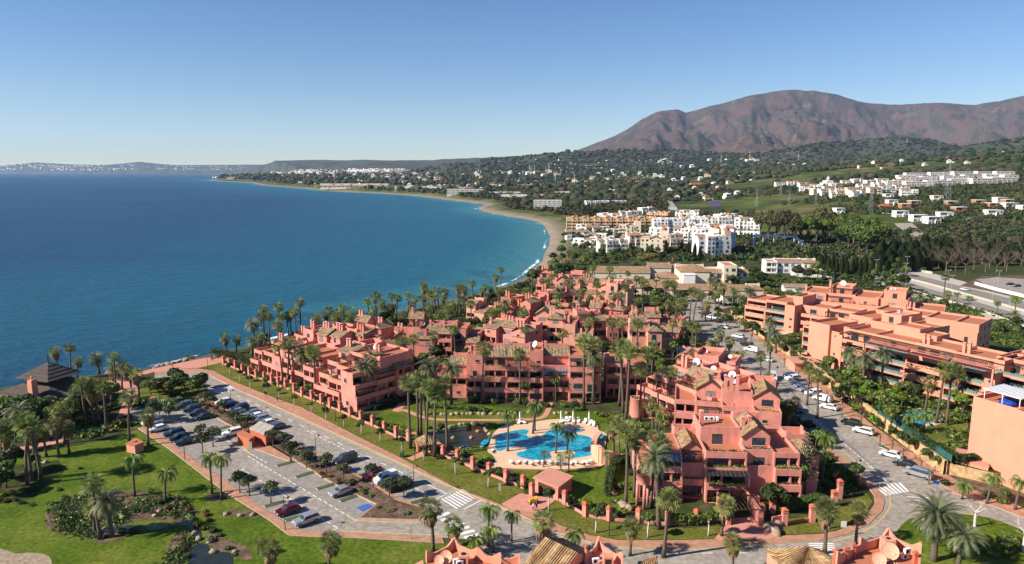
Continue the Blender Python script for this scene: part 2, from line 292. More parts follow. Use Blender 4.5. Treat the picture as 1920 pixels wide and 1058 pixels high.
def hz(x,y,d=None):
    x=np.asarray(x,float); y=np.maximum(np.asarray(y,float),40.); px=960+F*x/y/1.0*1.0
    px=np.clip(960+F*x/(y*CP+65*SP),-2000,3499); ly=np.log(y)
    k=np.clip(np.searchsorted(CX,px)-1,0,len(CX)-2); t=np.clip((px-CX[k])/(CX[k+1]-CX[k]),0,1)
    j=np.clip(np.searchsorted(YS,ly)-1,0,len(YS)-2); s=np.clip((ly-YS[j])/(YS[j+1]-YS[j]),0,1); s=s*s*(3-2*s)*.5+s*.5
    z=(CZ[k,j]*(1-s)+CZ[k,j+1]*s)*(1-t)+(CZ[k+1,j]*(1-s)+CZ[k+1,j+1]*s)*t
    amp=np.clip((y-900)/2500,0,1); z=z+amp*(fbm(x/420,y/420,5,3)-.5)*np.clip(y/70,0,45)*np.clip((px-600)/600,.08,1)
    for pts,d0,w,sd,na in RIDGES:
        c=crest(pts,px,d0)*(np.clip((px-pts[0][0]+60)/160,0,1)**1.0 if pts[0][0]>-500 else 1)*np.clip((pts[-1][0]-px+60)/160,0,1); q=(y-d0)/w; g=np.exp(-q*q*1.2)*(1-na*1.5*(fbm(x/(w*.35),y/(w*.35),5,sd+20,True))*np.clip(np.abs(q)*2,0,1)); 
        z=np.maximum(z,c*g*np.clip((y-650)/350,0,1))
    c=crest(MOUNT[0],px,MOUNT[1]); q=np.clip((y-6200)/(MOUNT[1]-6200),0,1.4); rise=np.where(q<1,q**1.15,1-(q-1)*1.5)
    wx=600*fbm(x/2500,y/2500,3,77); n=np.clip((fbm((x+wx)/1250,(y+wx)/2300,7,41,True)-.38)/.40,0,1); n2=fbm(x/330,y/520,5,61,True)
    carve=np.clip(1.7*(1-q)+.0,0,1)**.5*np.clip(q*5,0,1); mz=c*rise*(1-np.clip(carve*((1-n)*.9+.4*(1-n2)),0,.85))
    z=np.maximum(z,np.where(q>0,mz,-1)); 
    if d is None: return z
    bw=np.clip(22+(y-400)*.02,14,60); zb=-4.4+(np.clip(d,0,None)/bw)**.8*4.4
    return np.where(d<=0,np.maximum(-14,-4.4+d*.12),np.where(d<bw,np.minimum(z,zb),z))
pxs=np.concatenate([np.arange(-900,-50,14.),np.arange(-50,1980,3.4),np.arange(1980,2900,14.)]); ys=np.concatenate([np.linspace(30,130,14),np.geomspace(134,34000,640)])
UU=(pxs-960)/F
YY,XX=np.meshgrid(ys,UU,indexing='ij'); XX=XX*(YY*CP+65*SP)
DD=cdist(XX,YY); ZZ=hz(XX,YY,DD)
def gridmesh(name,X,Y,Z,attrs):
    nr,nc=X.shape; me=bpy.data.meshes.new(name); co=np.stack([X,Y,Z],-1).reshape(-1,3)
    i=np.arange(nr-1)[:,None]*nc+np.arange(nc-1)[None]; fs=np.stack([i,i+1,i+nc+1,i+nc],-1).reshape(-1,4)
    me.vertices.add(len(co)); me.vertices.foreach_set('co',co.astype(np.float32).ravel()); me.loops.add(fs.size); me.loops.foreach_set('vertex_index',fs.astype(np.int32).ravel())
    me.polygons.add(len(fs)); me.polygons.foreach_set('loop_start',np.arange(0,fs.size,4,dtype=np.int32)); me.polygons.foreach_set('use_smooth',np.ones(len(fs),bool))
    me.update(calc_edges=True)
    for k,a in attrs.items(): at=me.attributes.new(k,'FLOAT','POINT'); at.data.foreach_set('value',a.astype(np.float32).ravel())
    return me
def attr(m,n): a=nn(m,'ShaderNodeAttribute'); a.attribute_name=n; return a.outputs['Fac']
def terrainmat():
    m=groundmat('land',[(.28,(.025,.034,.012)),(.42,(.045,.055,.018)),(.5,(.07,.10,.018)),(.57,(.12,.115,.04)),(.70,(.20,.14,.08))],.006,12,0,.03,.55)
    t=m.node_tree; L=t.links.new; b=t.nodes['Principled BSDF']; cur=b.inputs['Base Color'].links[0].from_socket; g=[n for n in t.nodes if n.type=='NEW_GEOMETRY'][0]
    def layer(cols,sc,fac,det=8,lo=.3,hi=.7):
        nonlocal cur
        n=nn(m,'ShaderNodeTexNoise'); n.inputs['Scale'].default_value=sc; n.inputs['Detail'].default_value=det; n.inputs['Roughness'].default_value=.65; L(g.outputs['Position'],n.inputs['Vector'])
        r=nn(m,'ShaderNodeValToRGB'); e=r.color_ramp.elements; e[0].position=lo; e[0].color=(*cols[0],1); e[1].position=hi; e[1].color=(*cols[-1],1)
        for i,c in enumerate(cols[1:-1]): x=e.new(lo+(hi-lo)*(i+1)/(len(cols)-1)); x.color=(*c,1)
        L(n.outputs['Fac'],r.inputs[0]); mx=nn(m,'ShaderNodeMix',data_type='RGBA'); L(fac,mx.inputs['Factor']); L(cur,mx.inputs['A']); L(r.outputs[0],mx.inputs['B']); cur=mx.outputs['Result']
    layer([(.02,.033,.008),(.045,.055,.016),(.10,.085,.045)],.3,attr(m,'near'))
    layer([(.022,.032,.024),(.05,.056,.04),(.09,.08,.06)],.0022,attr(m,'far'))
    layer([(.022,.028,.018),(.095,.050,.040),(.10,.062,.050),(.04,.043,.028),(.165,.088,.055)],.0022,attr(m,'mount'),12,.34,.66)
    layer([(.17,.13,.09),(.26,.20,.14),(.33,.265,.19)],.08,attr(m,'sand'))
    layer([(.07,.055,.045),(.12,.10,.085),(.20,.165,.13)],.4,attr(m,'wet'))
    L(cur,b.inputs['Base Color']); 
    bn=nn(m,'ShaderNodeTexNoise'); bn.inputs['Scale'].default_value=.006; bn.inputs['Detail'].default_value=6; bn.inputs['Roughness'].default_value=.7; L(g.outputs['Position'],bn.inputs['Vector'])
    bu=nn(m,'ShaderNodeBump'); bu.inputs['Strength'].default_value=1; bu.inputs['Distance'].default_value=70; L(bn.outputs['Fac'],bu.inputs['Height'])
    mv=nn(m,'ShaderNodeMix',data_type='VECTOR'); L(attr(m,'mount'),mv.inputs['Factor']); L(g.outputs['Normal'],mv.inputs['A']); L(bu.outputs[0],mv.inputs['B']); L(mv.outputs['Result'],b.inputs['Normal']); return m
bw=np.clip(20+(YY-400)*.012,14,42); sandy=np.clip((YY-440)/60,0,1)
PXX=960+F*XX/(YY*CP+65*SP)
sand=np.clip(1.3-DD/bw,0,1)*(DD>-40)*np.clip((YY-380)/80,0,1)*(YY<6500)
attrs=dict(near=np.clip(1-(YY-480)/120,0,1),far=np.clip((YY-2600)/2000,0,1),mount=np.clip((YY-6500)/900,0,1)*(PXX>1000)*(YY<16000),sand=sand,wet=np.clip(1.2-DD/12,0,1)*(YY<480)*1.0)
struct(link('ground',gridmesh('ground',XX,YY,ZZ,attrs))).data.materials.append(terrainmat())
def seamat():
    m=bpy.data.materials.new('sea_water'); m.use_nodes=True; t=m.node_tree; L=t.links.new; b=t.nodes['Principled BSDF']
    b.inputs['Roughness'].default_value=.3; b.inputs['IOR'].default_value=1.33; b.inputs['Specular IOR Level'].default_value=.10
    g=nn(m,'ShaderNodeNewGeometry'); mp=nn(m,'ShaderNodeMapping'); mp.inputs['Scale'].default_value=(.0012,.006,1); mp.inputs['Rotation'].default_value=(0,0,R(-8)); L(g.outputs['Position'],mp.inputs[0])
    n=nn(m,'ShaderNodeTexNoise'); n.inputs['Scale'].default_value=1; n.inputs['Detail'].default_value=8; L(mp.outputs[0],n.inputs['Vector'])
    r=nn(m,'ShaderNodeValToRGB'); e=r.color_ramp.elements; e[0].position=.35; e[0].color=(.001,.030,.078,1); e[1].position=.68; e[1].color=(.004,.062,.125,1); L(n.outputs['Fac'],r.inputs[0])
    def mixc(fac,col,cur):
        mx=nn(m,'ShaderNodeMix',data_type='RGBA'); L(fac,mx.inputs['Factor']); L(cur,mx.inputs['A']); mx.inputs['B'].default_value=(*col,1); return mx.outputs['Result']
    cur=mixc(attr(m,'teal'),(.004,.11,.16),r.outputs[0]); cur=mixc(attr(m,'shallow'),(.05,.19,.20),cur)
    # dark weed patches under the shallows
    n3=nn(m,'ShaderNodeTexNoise'); n3.inputs['Scale'].default_value=.035; n3.inputs['Detail'].default_value=5; L(g.outputs['Position'],n3.inputs['Vector'])
    r3=nn(m,'ShaderNodeMapRange'); r3.inputs[1].default_value=.45; r3.inputs[2].default_value=.65; r3.inputs[4].default_value=.75; L(n3.outputs['Fac'],r3.inputs[0])
    m3=nn(m,'ShaderNodeMath',operation='MULTIPLY'); L(r3.outputs[0],m3.inputs[0]); L(attr(m,'weed'),m3.inputs[1]); cur=mixc(m3.outputs[0],(.012,.06,.10),cur)
    # foam
    n4=nn(m,'ShaderNodeTexNoise'); n4.inputs['Scale'].default_value=.22; n4.inputs['Detail'].default_value=8; n4.inputs['Roughness'].default_value=.7; L(g.outputs['Position'],n4.inputs['Vector'])
    a4=nn(m,'ShaderNodeMath',operation='MULTIPLY_ADD'); L(attr(m,'foam'),a4.inputs[0]); a4.inputs[1].default_value=1.1; L(n4.outputs['Fac'],a4.inputs[2])
    r4=nn(m,'ShaderNodeMapRange'); r4.inputs[1].default_value=1.05; r4.inputs[2].default_value=1.3; L(a4.outputs[0],r4.inputs[0]); cur=mixc(r4.outputs[0],(.75,.78,.78),cur); L(cur,b.inputs['Base Color'])
    mr=nn(m,'ShaderNodeMapRange'); mr.inputs[3].default_value=.32; mr.inputs[4].default_value=.9; L(r4.outputs[0],mr.inputs[0]); L(mr.outputs[0],b.inputs['Roughness'])
    w=nn(m,'ShaderNodeMapping'); w.inputs['Scale'].default_value=(.5,1.1,1); w.inputs['Rotation'].default_value=(0,0,R(25)); L(g.outputs['Position'],w.inputs[0])
    w1=nn(m,'ShaderNodeTexNoise'); w1.inputs['Scale'].default_value=.16; w1.inputs['Detail'].default_value=7; w1.inputs['Roughness'].default_value=.62; L(w.outputs[0],w1.inputs['Vector'])
    bu=nn(m,'ShaderNodeBump'); bu.inputs['Strength'].default_value=1; bu.inputs['Distance'].default_value=3.4; L(w1.outputs['Fac'],bu.inputs['Height']); L(bu.outputs[0],b.inputs['Normal']); return m
sub=(slice(0,None,1),slice(0,None,2)); X2,Y2,D2=XX[sub],YY[sub],DD[sub]
surf=.5+.5*np.sin(-D2*2*np.pi/13+3*fbm(X2/40,Y2/40,2,7)); P2=PXX[sub]
foam=np.clip(1-np.abs(-D2-2)/3.5,0,1)*.95; foam=np.maximum(foam,np.clip(1-np.abs(-D2-14-10*fbm(X2/60,Y2/60,2,8))/3,0,1)*.55*(P2>380)); foam=np.where(Y2<3000,foam,0)*np.clip((fbm(X2/35,Y2/35,3,9)-.35)*4,0,1)*np.where(Y2<420,1.1,1)
seaat=dict(shallow=np.clip(1+D2/70,0,1)**1.5*(Y2>330)*.9,teal=np.clip(1+D2/420,0,1)*np.clip((Y2-150)/200,.3,1)*.8,weed=np.clip(1+D2/160,0,1)*(Y2<480),foam=foam)
smx=gridmesh('sea',X2,Y2,np.full(X2.shape,-4.),seaat); struct(link('sea',smx)).data.materials.append(seamat())
_ys=np.geomspace(60,30000,420)
def PB(px,py):                         # where sight lines through picture points meet the land
    px=np.atleast_1d(np.asarray(px,float)); py=np.atleast_1d(np.asarray(py,float)); u=((px-960)/F)[:,None]; v=(py-529)/F; s=((SP+v*CP)/(CP-v*SP))[:,None]; out=np.full((len(px),3),np.nan)
    Y=np.broadcast_to(_ys[None],(len(px),len(_ys)))
    for it in range(2):
        zr=H-Y*s; d=zr-hz(u*(Y*CP+(H-zr)*SP),Y); hit=d<=0; k=np.argmax(hit,1); ok=hit.any(1)&(k>0); r=np.arange(len(px)); k=np.maximum(k,1); a0=d[r,k-1]; a1=d[r,k]; y0=Y[r,k-1]; y1=Y[r,k]
        if it==0: Y=y0[:,None]+(y1-y0)[:,None]*np.linspace(0,1,9)[None]; ok0=ok
    t=a0/(a0-a1+1e-9); y=y0+np.clip(t,0,1)*(y1-y0); z=H-y*s[:,0]; x=u[:,0]*(y*CP+(H-z)*SP); out[:,0]=x; out[:,1]=y; out[:,2]=z; out[~ok0]=np.nan; return out
def P(px,py):
    o=PB(px,py)[0]; return None if o[0]!=o[0] else tuple(float(v) for v in o)
def sheet(name,pts,z,m,px=True,thick=0,side=None,kind=True):
    mb=MB(); pp=[W(a,b,z)[:2] for a,b in pts] if px else pts
    if thick: mb.prism(pp,z-thick,z,1 if side else 0,0)
    else:
        mb.add([(a,b,z) for a,b in pp],[tuple(range(len(pp)))])
    o=mb.build(name,[m,side] if side else m)
    if o.data.polygons[-1].normal.z<0: o.data.flip_normals()
    if kind: struct(o)
    return o
def smooth(pts,n=4,closed=True):
    out=[]; N=len(pts)
    for i in range(N if closed else N-1):
        p0,p1,p2,p3=[pts[(i+k)%N] if closed else pts[max(0,min(N-1,i+k))] for k in (-1,0,1,2)]
        for j in range(n):
            t=j/n; out.append(tuple(.5*((2*p1[c])+(-p0[c]+p2[c])*t+(2*p0[c]-5*p1[c]+4*p2[c]-p3[c])*t*t+(-p0[c]+3*p1[c]-3*p2[c]+p3[c])*t**3) for c in (0,1)))
    if not closed: out.append(tuple(pts[-1]))
    return out
def ribbon(pts,w):                     # world polyline to polygon of given width
    L_=[];R_=[]
    for i,p in enumerate(pts):
        a=Vector(pts[max(0,i-1)][:2]); b=Vector(pts[min(len(pts)-1,i+1)][:2]); d=(b-a).normalized(); n=Vector((-d.y,d.x))*w/2; L_.append((p[0]+n.x,p[1]+n.y)); R_.append((p[0]-n.x,p[1]-n.y))
    return L_+R_[::-1]
def strips(name,segs,m,z):             # painted marks: list of polygons (world xy)
    mb=MB()
    for s in segs:
        a=sum(s[i][0]*s[(i+1)%len(s)][1]-s[(i+1)%len(s)][0]*s[i][1] for i in range(len(s)))
        if a<0: s=s[::-1]
        mb.add([(p[0],p[1],z) for p in s],[tuple(range(len(s)))])
    return struct(mb.build(name,m))
# ---------------- streets, lawns, pool ----------------
NK=[(290,702),(330,697),(372,698),(395,704),(440,728),(520,763),(606,802),(746,866),(846,912),(900,935),(955,957),(996,975),(1042,998),(1108,1017),(1160,1024),(1250,1028),(1350,1025),(1460,1019),(1540,1013),(1590,1001),(1630,982),(1655,957),(1659,938),(1645,914),(1624,898),(1587,860),(1558,842),(1520,805),(1491,775),(1440,724),(1395,686),(1345,648),(1300,612),(1278,592),(1275,575)]
SK=[(1275,575),(1300,568),(1345,585),(1390,606),(1425,640),(1460,672),(1500,702),(1545,742),(1600,790),(1650,828),(1700,862),(1740,892),(1790,925),(1860,948),(1930,975),(1990,1005),(1990,1140),(900,1140),(900,1013),(829,1008),(771,1006),(647,998),(603,998),(555,994),(492,952),(424,901),(372,868),(341,845),(275,800),(235,785),(240,772),(300,757),(352,750),(384,742),(391,730),(384,722),(365,713),(340,708),(315,707),(290,710)]
sheet('road',NK+SK,.03,M['asphalt'])
def side(name,outer,inner,z=.14,m='paving',s='kerb'): return sheet(name,outer+inner[::-1],z,M[m],thick=.2,side=M[s])
# brick pavement along the avenue, above the kerb line
UP=[(290,697),(330,692),(372,691),(400,695),(440,716),(520,748),(564,763),(672,819),(751,858),(854,914),(920,938),(960,955),(1010,962),(1050,985),(1105,1003),(1160,1013),(1250,1013),(1350,1011),(1455,1005),(1540,1001),(1570,995),(1600,982),(1626,965),(1640,944),(1638,928),(1628,914),(1605,895),(1570,868),(1535,832),(1500,802),(1465,765),(1418,722),(1370,682),(1325,648),(1280,615),(1258,592),(1262,575)]
side('pavement',NK,UP)
LO=[(829,1008),(771,1006),(647,998),(603,998),(555,994),(492,952),(424,901),(372,868),(341,845),(275,800)]
LI=[(833,1018),(771,1014),(647,1007),(586,1006),(541,1003),(506,976),(424,924),(364,878),(316,841),(258,803)]
side('pavement',LO,LI)
RW=[(1345,585),(1390,606),(1425,640),(1460,672),(1500,702),(1545,742),(1600,790),(1650,828),(1700,862),(1740,892),(1790,925),(1860,948),(1930,975)]
RWo=[(1385,590),(1420,612),(1455,640),(1490,668),(1530,702),(1575,745),(1630,792),(1680,828),(1730,862),(1775,888),(1810,912),(1870,934),(1935,958)]
side('pavement',RW,RWo,z=.1)
# ground strips left in the road polygon: planted median of the car park
side('pavement',[(366,752),(384,744),(410,757),(430,766),(470,792),(512,812),(552,838)],[(363,755),(385,770),(420,792),(454,810),(470,822),(452,832),(545,866)],z=.16)
side('pavement',[(535,819),(580,842),(606,858),(650,878),(697,904),(746,934),(800,952)],[(500,832),(564,870),(626,908),(705,945),(690,958),(672,972),(786,976)],z=.16)
sheet('planting_bed',[(505,832),(534,822),(600,858),(690,904),(742,938),(795,954),(784,973),(676,970),(708,945),(628,906),(566,868)],.2,M['soil'])
sheet('planting_bed',[(368,754),(384,747),(420,768),(452,790),(470,806),(456,808),(420,790),(386,768)],.2,M['soil'])
# hedge island at the turning circle
sheet('lawn',smooth([(262,748),(270,720),(300,711),(340,709),(368,716),(385,729),(384,741),(350,748),(305,752)]),.12,M['verge'],thick=.15,side=M['kerb'])
# seafront promenade and path
sheet('promenade',[(-60,760),(60,742),(150,724),(215,712),(262,697),(330,682),(360,676),(400,668),(440,668),(430,676),(372,690),(330,692),(290,697),(240,712),(262,730),(250,760),(235,785),(230,802),(140,822),(60,845),(-40,862),(-60,852),(60,835),(140,812),(212,795),(225,770),(235,735),(150,742),(60,760),(-60,775)],.05,M['pinkpath'])
# big lawns
sheet('lawn',[(-80,874),(0,860),(83,847),(186,828),(258,806),(316,842),(364,879),(424,925),(506,977),(541,1004),(586,1007),(647,1008),(771,1015),(833,1019),(900,1015),(900,1140),(-80,1140)],.03,M['lawn'])
sheet('lawn',[(262,802),(140,823),(150,800),(215,790),(240,790)],.03,M['lawn'])
sheet('lawn',[(100,828),(210,802),(262,801)],.045,M['lawn'])
FEN=[(372,690),(400,676),(440,690),(481,707),(530,723),(567,744),(603,757),(638,771),(677,790),(743,822),(766,828),(800,838),(831,860),(887,881),(917,893),(949,905),(981,917)]
sheet('lawn',[(360,690),(395,672),(440,688)]+FEN[3:]+[(985,925),(940,945),(920,937),(854,913),(751,857),(672,818),(564,762),(520,747),(440,715),(400,694),(375,690)],.04,M['verge'])
sheet('lawn',[(1010,962),(1042,936),(1059,945),(1097,968),(1142,978),(1197,985),(1252,990),(1305,990),(1350,986),(1350,1010),(1250,1012),(1160,1012),(1105,1002),(1050,984)],.04,M['verge'])
sheet('lawn',[(1455,1004),(1456,985),(1470,975),(1540,965),(1600,938),(1625,925),(1636,940),(1622,963),(1598,980),(1568,993),(1540,999)],.04,M['verge'])
sheet('driveway',[(1340,1010),(1372,972),(1430,968),(1446,998),(1460,1005),(1440,1012),(1350,1014)],.17,M['pinkpath'])
sheet('driveway',[(940,945),(975,925),(1005,930),(1045,935),(1010,962),(960,956)],.16,M['pinkpath'])
sheet('lawn',[(690,790),(720,770),(800,745),(860,755),(960,765),(1060,770),(1180,780),(1195,800),(1190,950),(1180,965),(1060,935),(1000,905),(940,870),(885,860),(830,838),(766,818)],.02,M['lawn'])
sheet('lawn',[(1478,915),(1560,920),(1625,912),(1600,892),(1570,868),(1550,860),(1500,880)],.03,M['lawn'])
sheet('roundabout_lawn',smooth([(1690,985),(1720,968),(1760,962),(1850,970),(1930,1000),(1990,1030),(1990,1100),(1700,1100),(1670,1030)],4),.16,M['lawn'],thick=.2,side=M['kerb'])
# curved brick kerb verge right of the crossroads
sheet('planting_bed',[(1735,890),(1790,905),(1870,930),(1960,955),(1990,930),(1990,880),(1900,870),(1800,850),(1775,885)],.06,M['soil'])
# garden path to the pool
def path(pts,w,z=.06,m='pinkpath',n=5):
    return sheet('garden_path',ribbon([W(a,b)[:2] for a,b in smooth(pts,n,False)],w),z,M[m],px=False)
path([(742,772),(760,770),(785,780),(820,787),(900,788),(960,788),(1010,785),(1025,775),(1032,755)],1.5)
path([(742,772),(752,760),(756,752)],2.4,.075)
path([(745,805),(775,812),(800,820),(840,845),(862,862),(890,876)],1.6)
path([(768,862),(785,855),(805,845)],2,.075)
path([(1465,940),(1492,928),(1500,905),(1488,898),(1470,902)],1.8)
# pool
def c900(l): return [(900+a/6.4,760+b/6.4) for a,b in l]
sheet('pool_deck',smooth(c900([(110,480),(150,350),(250,260),(370,225),(480,232),(700,190),(930,165),(1300,180),(1400,220),(1430,300),(1520,350),(1500,500),(1500,700),(1300,752),(900,768),(500,762),(160,742),(70,712),(175,690),(165,600),(90,540)]),3),.3,M['deck'],thick=.3,side=M['pinkpath'])
POOL=smooth(c900([(182,440),(230,350),(380,310),(520,290),(585,300),(556,352),(600,386),(680,385),(760,358),(830,300),(950,270),(1080,270),(1180,285),(1230,312),(1135,332),(1200,355),(1310,380),(1365,440),(1350,580),(1280,610),(1130,632),(1100,605),(1142,575),(1100,543),(960,538),(850,556),(838,590),(860,620),(800,650),(700,658),(560,640),(460,612),(440,580),(480,560),(550,540),(540,508),(450,488),(340,508),(240,547),(192,520)]),4)
sheet('pool_water',POOL,.325,M['poolwater'])
sheet('pool_water',[W(a,b,1.2)[:2] for a,b in c900([(1400,355),(1440,335),(1490,360),(1470,395),(1415,405)])],1.2,M['poolwater'],px=False)
sheet('pool_water',c900([(8,450),(60,400),(115,385),(110,430),(40,500),(20,510)]),.33,M['poolwater'])
# rock pond left of the pool, streams and ponds of the left garden
sheet('pond',smooth([(800,815),(830,808),(862,800),(905,800),(915,815),(905,832),(880,838),(850,838),(820,830)],3),.05,M['pond'])
sheet('pond',smooth([(135,948),(140,935),(143,975),(190,990),(240,985),(300,985),(365,975),(375,990),(378,1010),(365,1018),(360,1000),(350,985),(300,992),(230,998),(190,1000),(150,990)],3),.07,M['pond'])
sheet('pond',smooth([(352,1040),(365,1022),(388,1020),(396,1034),(430,1036),(437,1050),(430,1080),(360,1085)],3),.07,M['pond'])
sheet('planting_bed',smooth([(212,925),(255,918),(305,925),(350,940),(372,962),(350,978),(290,975),(235,980),(220,990),(165,1012),(150,1000),(110,1000),(85,985),(90,960),(130,935),(170,925)],3),.05,M['soil'])
sheet('planting_bed',smooth([(175,1000),(215,1000),(240,1002),(225,1012),(185,1018)],3),.055,M['soil'])
sheet('planting_bed',smooth([(385,930),(405,922),(425,930),(420,940),(395,940)],3),.055,M['soil'])
sheet('planting_bed',smooth([(416,966),(420,958),(455,955),(485,960),(488,966),(460,970)],3),.055,M['soil'])
sheet('planting_bed',smooth([(325,1010),(345,1000),(360,1010),(352,1022),(345,1050),(330,1075),(310,1060),(312,1035)],3),.055,M['soil'])
sheet('planting_bed',smooth([(385,1002),(398,995),(420,1010),(450,1018),(470,1035),(470,1050),(440,1045),(400,1032)],3),.055,M['soil'])
sheet('rubble_path',smooth([(-20,1030),(5,1030),(30,1038),(60,1036),(90,1042),(97,1058),(90,1080),(-20,1090)],3),.055,M['rock'])
sheet('planting_bed',[(-80,905),(0,872),(60,870),(110,862),(120,885),(90,905),(60,935),(0,945),(-80,955)],.055,M['under'])
# terrace of the gardens right of the wall
TZ=2.6
TP=[(101,306),(99.6,228),(96.2,178),(95.6,158),(94.6,140),(101,135),(125,137),(160,150),(215,170),(205,250),(200,330),(110,330)]
sheet('garden_terrace',TP,TZ,M['under'],px=False,thick=2.8,side=M['stone'])
sheet('lawn',[W(a,b,TZ)[:2] for a,b in smooth([(1665,800),(1700,775),(1780,770),(1815,790),(1812,840),(1860,860),(1820,868),(1760,840),(1690,822)],3)],TZ+.03,M['verge'],px=False)
0 and sheet('lawn',[W(a,b,TZ)[:2] for a,b in smooth([(1400,655),(1420,630),(1480,625),(1500,640),(1500,665),(1450,680)],3)],TZ+.03,M['verge'],px=False)
def rp(name,pts,m,z): sheet(name,[W(a,b,TZ)[:2] for a,b in smooth(pts,4)],z,M[m],px=False)
rp('pool_deck',[(1680,785),(1700,770),(1740,766),(1770,778),(1772,790),(1745,800),(1700,802)],'deck',TZ+.08)
rp('pool_water',[(1686,785),(1702,774),(1735,770),(1762,778),(1764,786),(1740,795),(1700,798)],'poolwater',TZ+.11)
rp('pool_deck',[(1422,622),(1435,608),(1475,608),(1490,618),(1480,626),(1440,630)],'deck',TZ+.08)
rp('pool_water',[(1449,614),(1455,610.5),(1472,611),(1476,616),(1466,620),(1452,619)],'poolwater',TZ+.11)
rp('pool_water',[(1424,623),(1436,620),(1450,622),(1448,627),(1432,628)],'poolwater',TZ+.12)
# second carriageway system: highway to the right
def hw(name,pts,m,z): sheet(name,pts,z,M[m])
hw('highway_ground',[(1640,498),(1700,500),(1930,560),(1990,590),(1990,690),(1880,640),(1700,560),(1640,540)],'concrete',.03)
hw('highway',[(1640,492),(1692,508),(1740,521),(1830,544),(1940,571),(1990,585),(1990,606),(1920,582),(1830,556),(1738,531),(1695,518),(1640,503)],'darkasphalt',.06)
hw('highway',[(1640,509),(1695,526),(1740,541),(1830,566),(1920,592),(1990,615),(1990,632),(1900,602),(1838,582),(1748,553),(1697,538),(1640,520)],'darkasphalt',.06)
hw('service_road',[(1640,528),(1700,548),(1760,566),(1840,592),(1900,612),(1990,650),(1990,662),(1880,618),(1820,596),(1740,570),(1690,556),(1640,536)],'asphalt',.06)
hw('car_park',[(1830,524),(1870,520),(1990,528),(1990,560),(1900,548),(1860,540)],'asphalt',.08)
hw('verge',[(1800,536),(1840,518),(1990,515),(1990,590),(1920,562),(1850,545)],'soil',.05)
hw('road',[(1380,455),(1385,448),(1440,462),(1545,500),(1560,512),(1500,500),(1430,475)],'asphalt',.06)
rs=[(1260,575),(1280,560),(1330,556),(1370,563),(1420,560),(1418,568),(1370,575),(1340,585),(1300,570)]
sheet('road',rs,.036,M['asphalt'])
# ---- painted marks
def seg(a,b,w): return ribbon([W(*a)[:2],W(*b)[:2]],w)
def dashes(a,b,L,g,w):
    A=Vector(W(*a)[:2]);B=Vector(W(*b)[:2]);d=(B-A);n=d.length;d/=n;s=0;o=[]
    while s<n: e=min(n,s+L); o.append(ribbon([tuple(A+d*s),tuple(A+d*e)],w)); s+=L+g
    return o
mk=dashes((427,734),(763,891),2.2,3.6,.22)+dashes((1010,988),(1090,1023),2,3.5,.2)+dashes((1120,1040),(1480,1036),2,4,.2)
mk+=[seg((795,906),(838,926),.22),seg((838,926),(815,938),.22),seg((903,938),(870,955),.25)]
def zebra(a,b,c,d,n):                  # stripes between line a-b and line c-d
    A,B,C,D=[Vector(W(*q)[:2]) for q in (a,b,c,d)]; o=[]
    for i in range(n):
        t=(i+.5)/n; p=A.lerp(B,t); q=C.lerp(D,t); w=(B-A).length/n*.5; o.append(ribbon([tuple(p),tuple(q)],w))
    return o
mk+=zebra((826,937),(868,917),(855,956),(898,931),8)+zebra((815,960),(805,985),(845,958),(880,1010),0)+zebra((838,958),(905,1006),(815,968),(875,1012),7)
mk+=zebra((396,733),(432,720),(412,740),(442,726),8)+zebra((1512,1040),(1517,1018),(1572,1042),(1562,1018),6)+zebra((1634,912),(1690,905),(1660,930),(1706,922),7)
mk+=[seg((385,728),(403,724),.2),seg((424,734),(446,728),.2),seg((1570,868),(1600,885),.2),seg((1625,902),(1655,900),.25),seg((1700,932),(1742,934),.3),seg((1628,873),(1662,902),.18)]
for a,b in (((372,797),(500,868)),((453,880),(632,990)),((465,856),(668,977)),((575,808),(700,870)),((730,895),(800,925)),((1500,765),(1640,880)),((620,995),(640,990))): mk+=dashes(a,b,1.3,.7,.2)
strips('road_markings',mk,M['paint'],.045)
yl=[]
def poly(pts,w): return [ribbon([W(*q)[:2] for q in smooth(pts,4,False)],w)]
yl+=poly([(400,709),(470,742),(606,806),(746,870),(846,916),(955,962),(1042,1003),(1108,1021)],.2)+poly([(1160,1028),(1250,1032),(1350,1029),(1440,1023)],.2)+poly([(1560,1016),(1600,1005),(1640,985),(1665,958),(1669,936),(1655,912),(1600,862),(1560,828),(1520,790)],.2)
yl+=poly([(652,968),(676,977),(786,981)],.25)+poly([(640,996),(771,1002),(829,1003)],.25)+poly([(432,822),(455,838),(470,853)],.25)+poly([(1750,950),(1860,975),(1930,1000)],.2)
yl2=[y for y in yl]; strips('yellow_road_lines',yl2,M['yellow'],.05)
strips('asphalt_repair_strip',[ribbon([W(*q)[:2] for q in [(1470,722),(1600,842),(1690,925),(1740,955)]],.9)]+[ribbon([W(*q)[:2] for q in [(1300,585),(1400,664),(1470,722)]],.7)],M['darkasphalt'],.038)
strips('disabled_bay_marking',[[W(*q)[:2] for q in [(668,952),(690,945),(702,950),(680,960)]]],mat('blue_paint',(.05,.12,.35),.7,.2,3),.05)
# paler block paving of the parking bays
sheet('parking_bay_paving',[(452,832),(500,832),(626,908),(700,948),(672,974),(640,958),(545,905),(470,858)],.037,M['grey_paving'])
sheet('parking_bay_paving',[(300,760),(352,756),(454,812),(430,826),(372,795),(345,775)],.037,M['grey_paving'])
sheet('parking_bay_paving',[(258,803),(275,800),(341,845),(372,868),(424,901),(492,952),(555,994),(610,996),(600,984),(520,935),(440,885),(352,818),(300,790)],.037,M['grey_paving'])
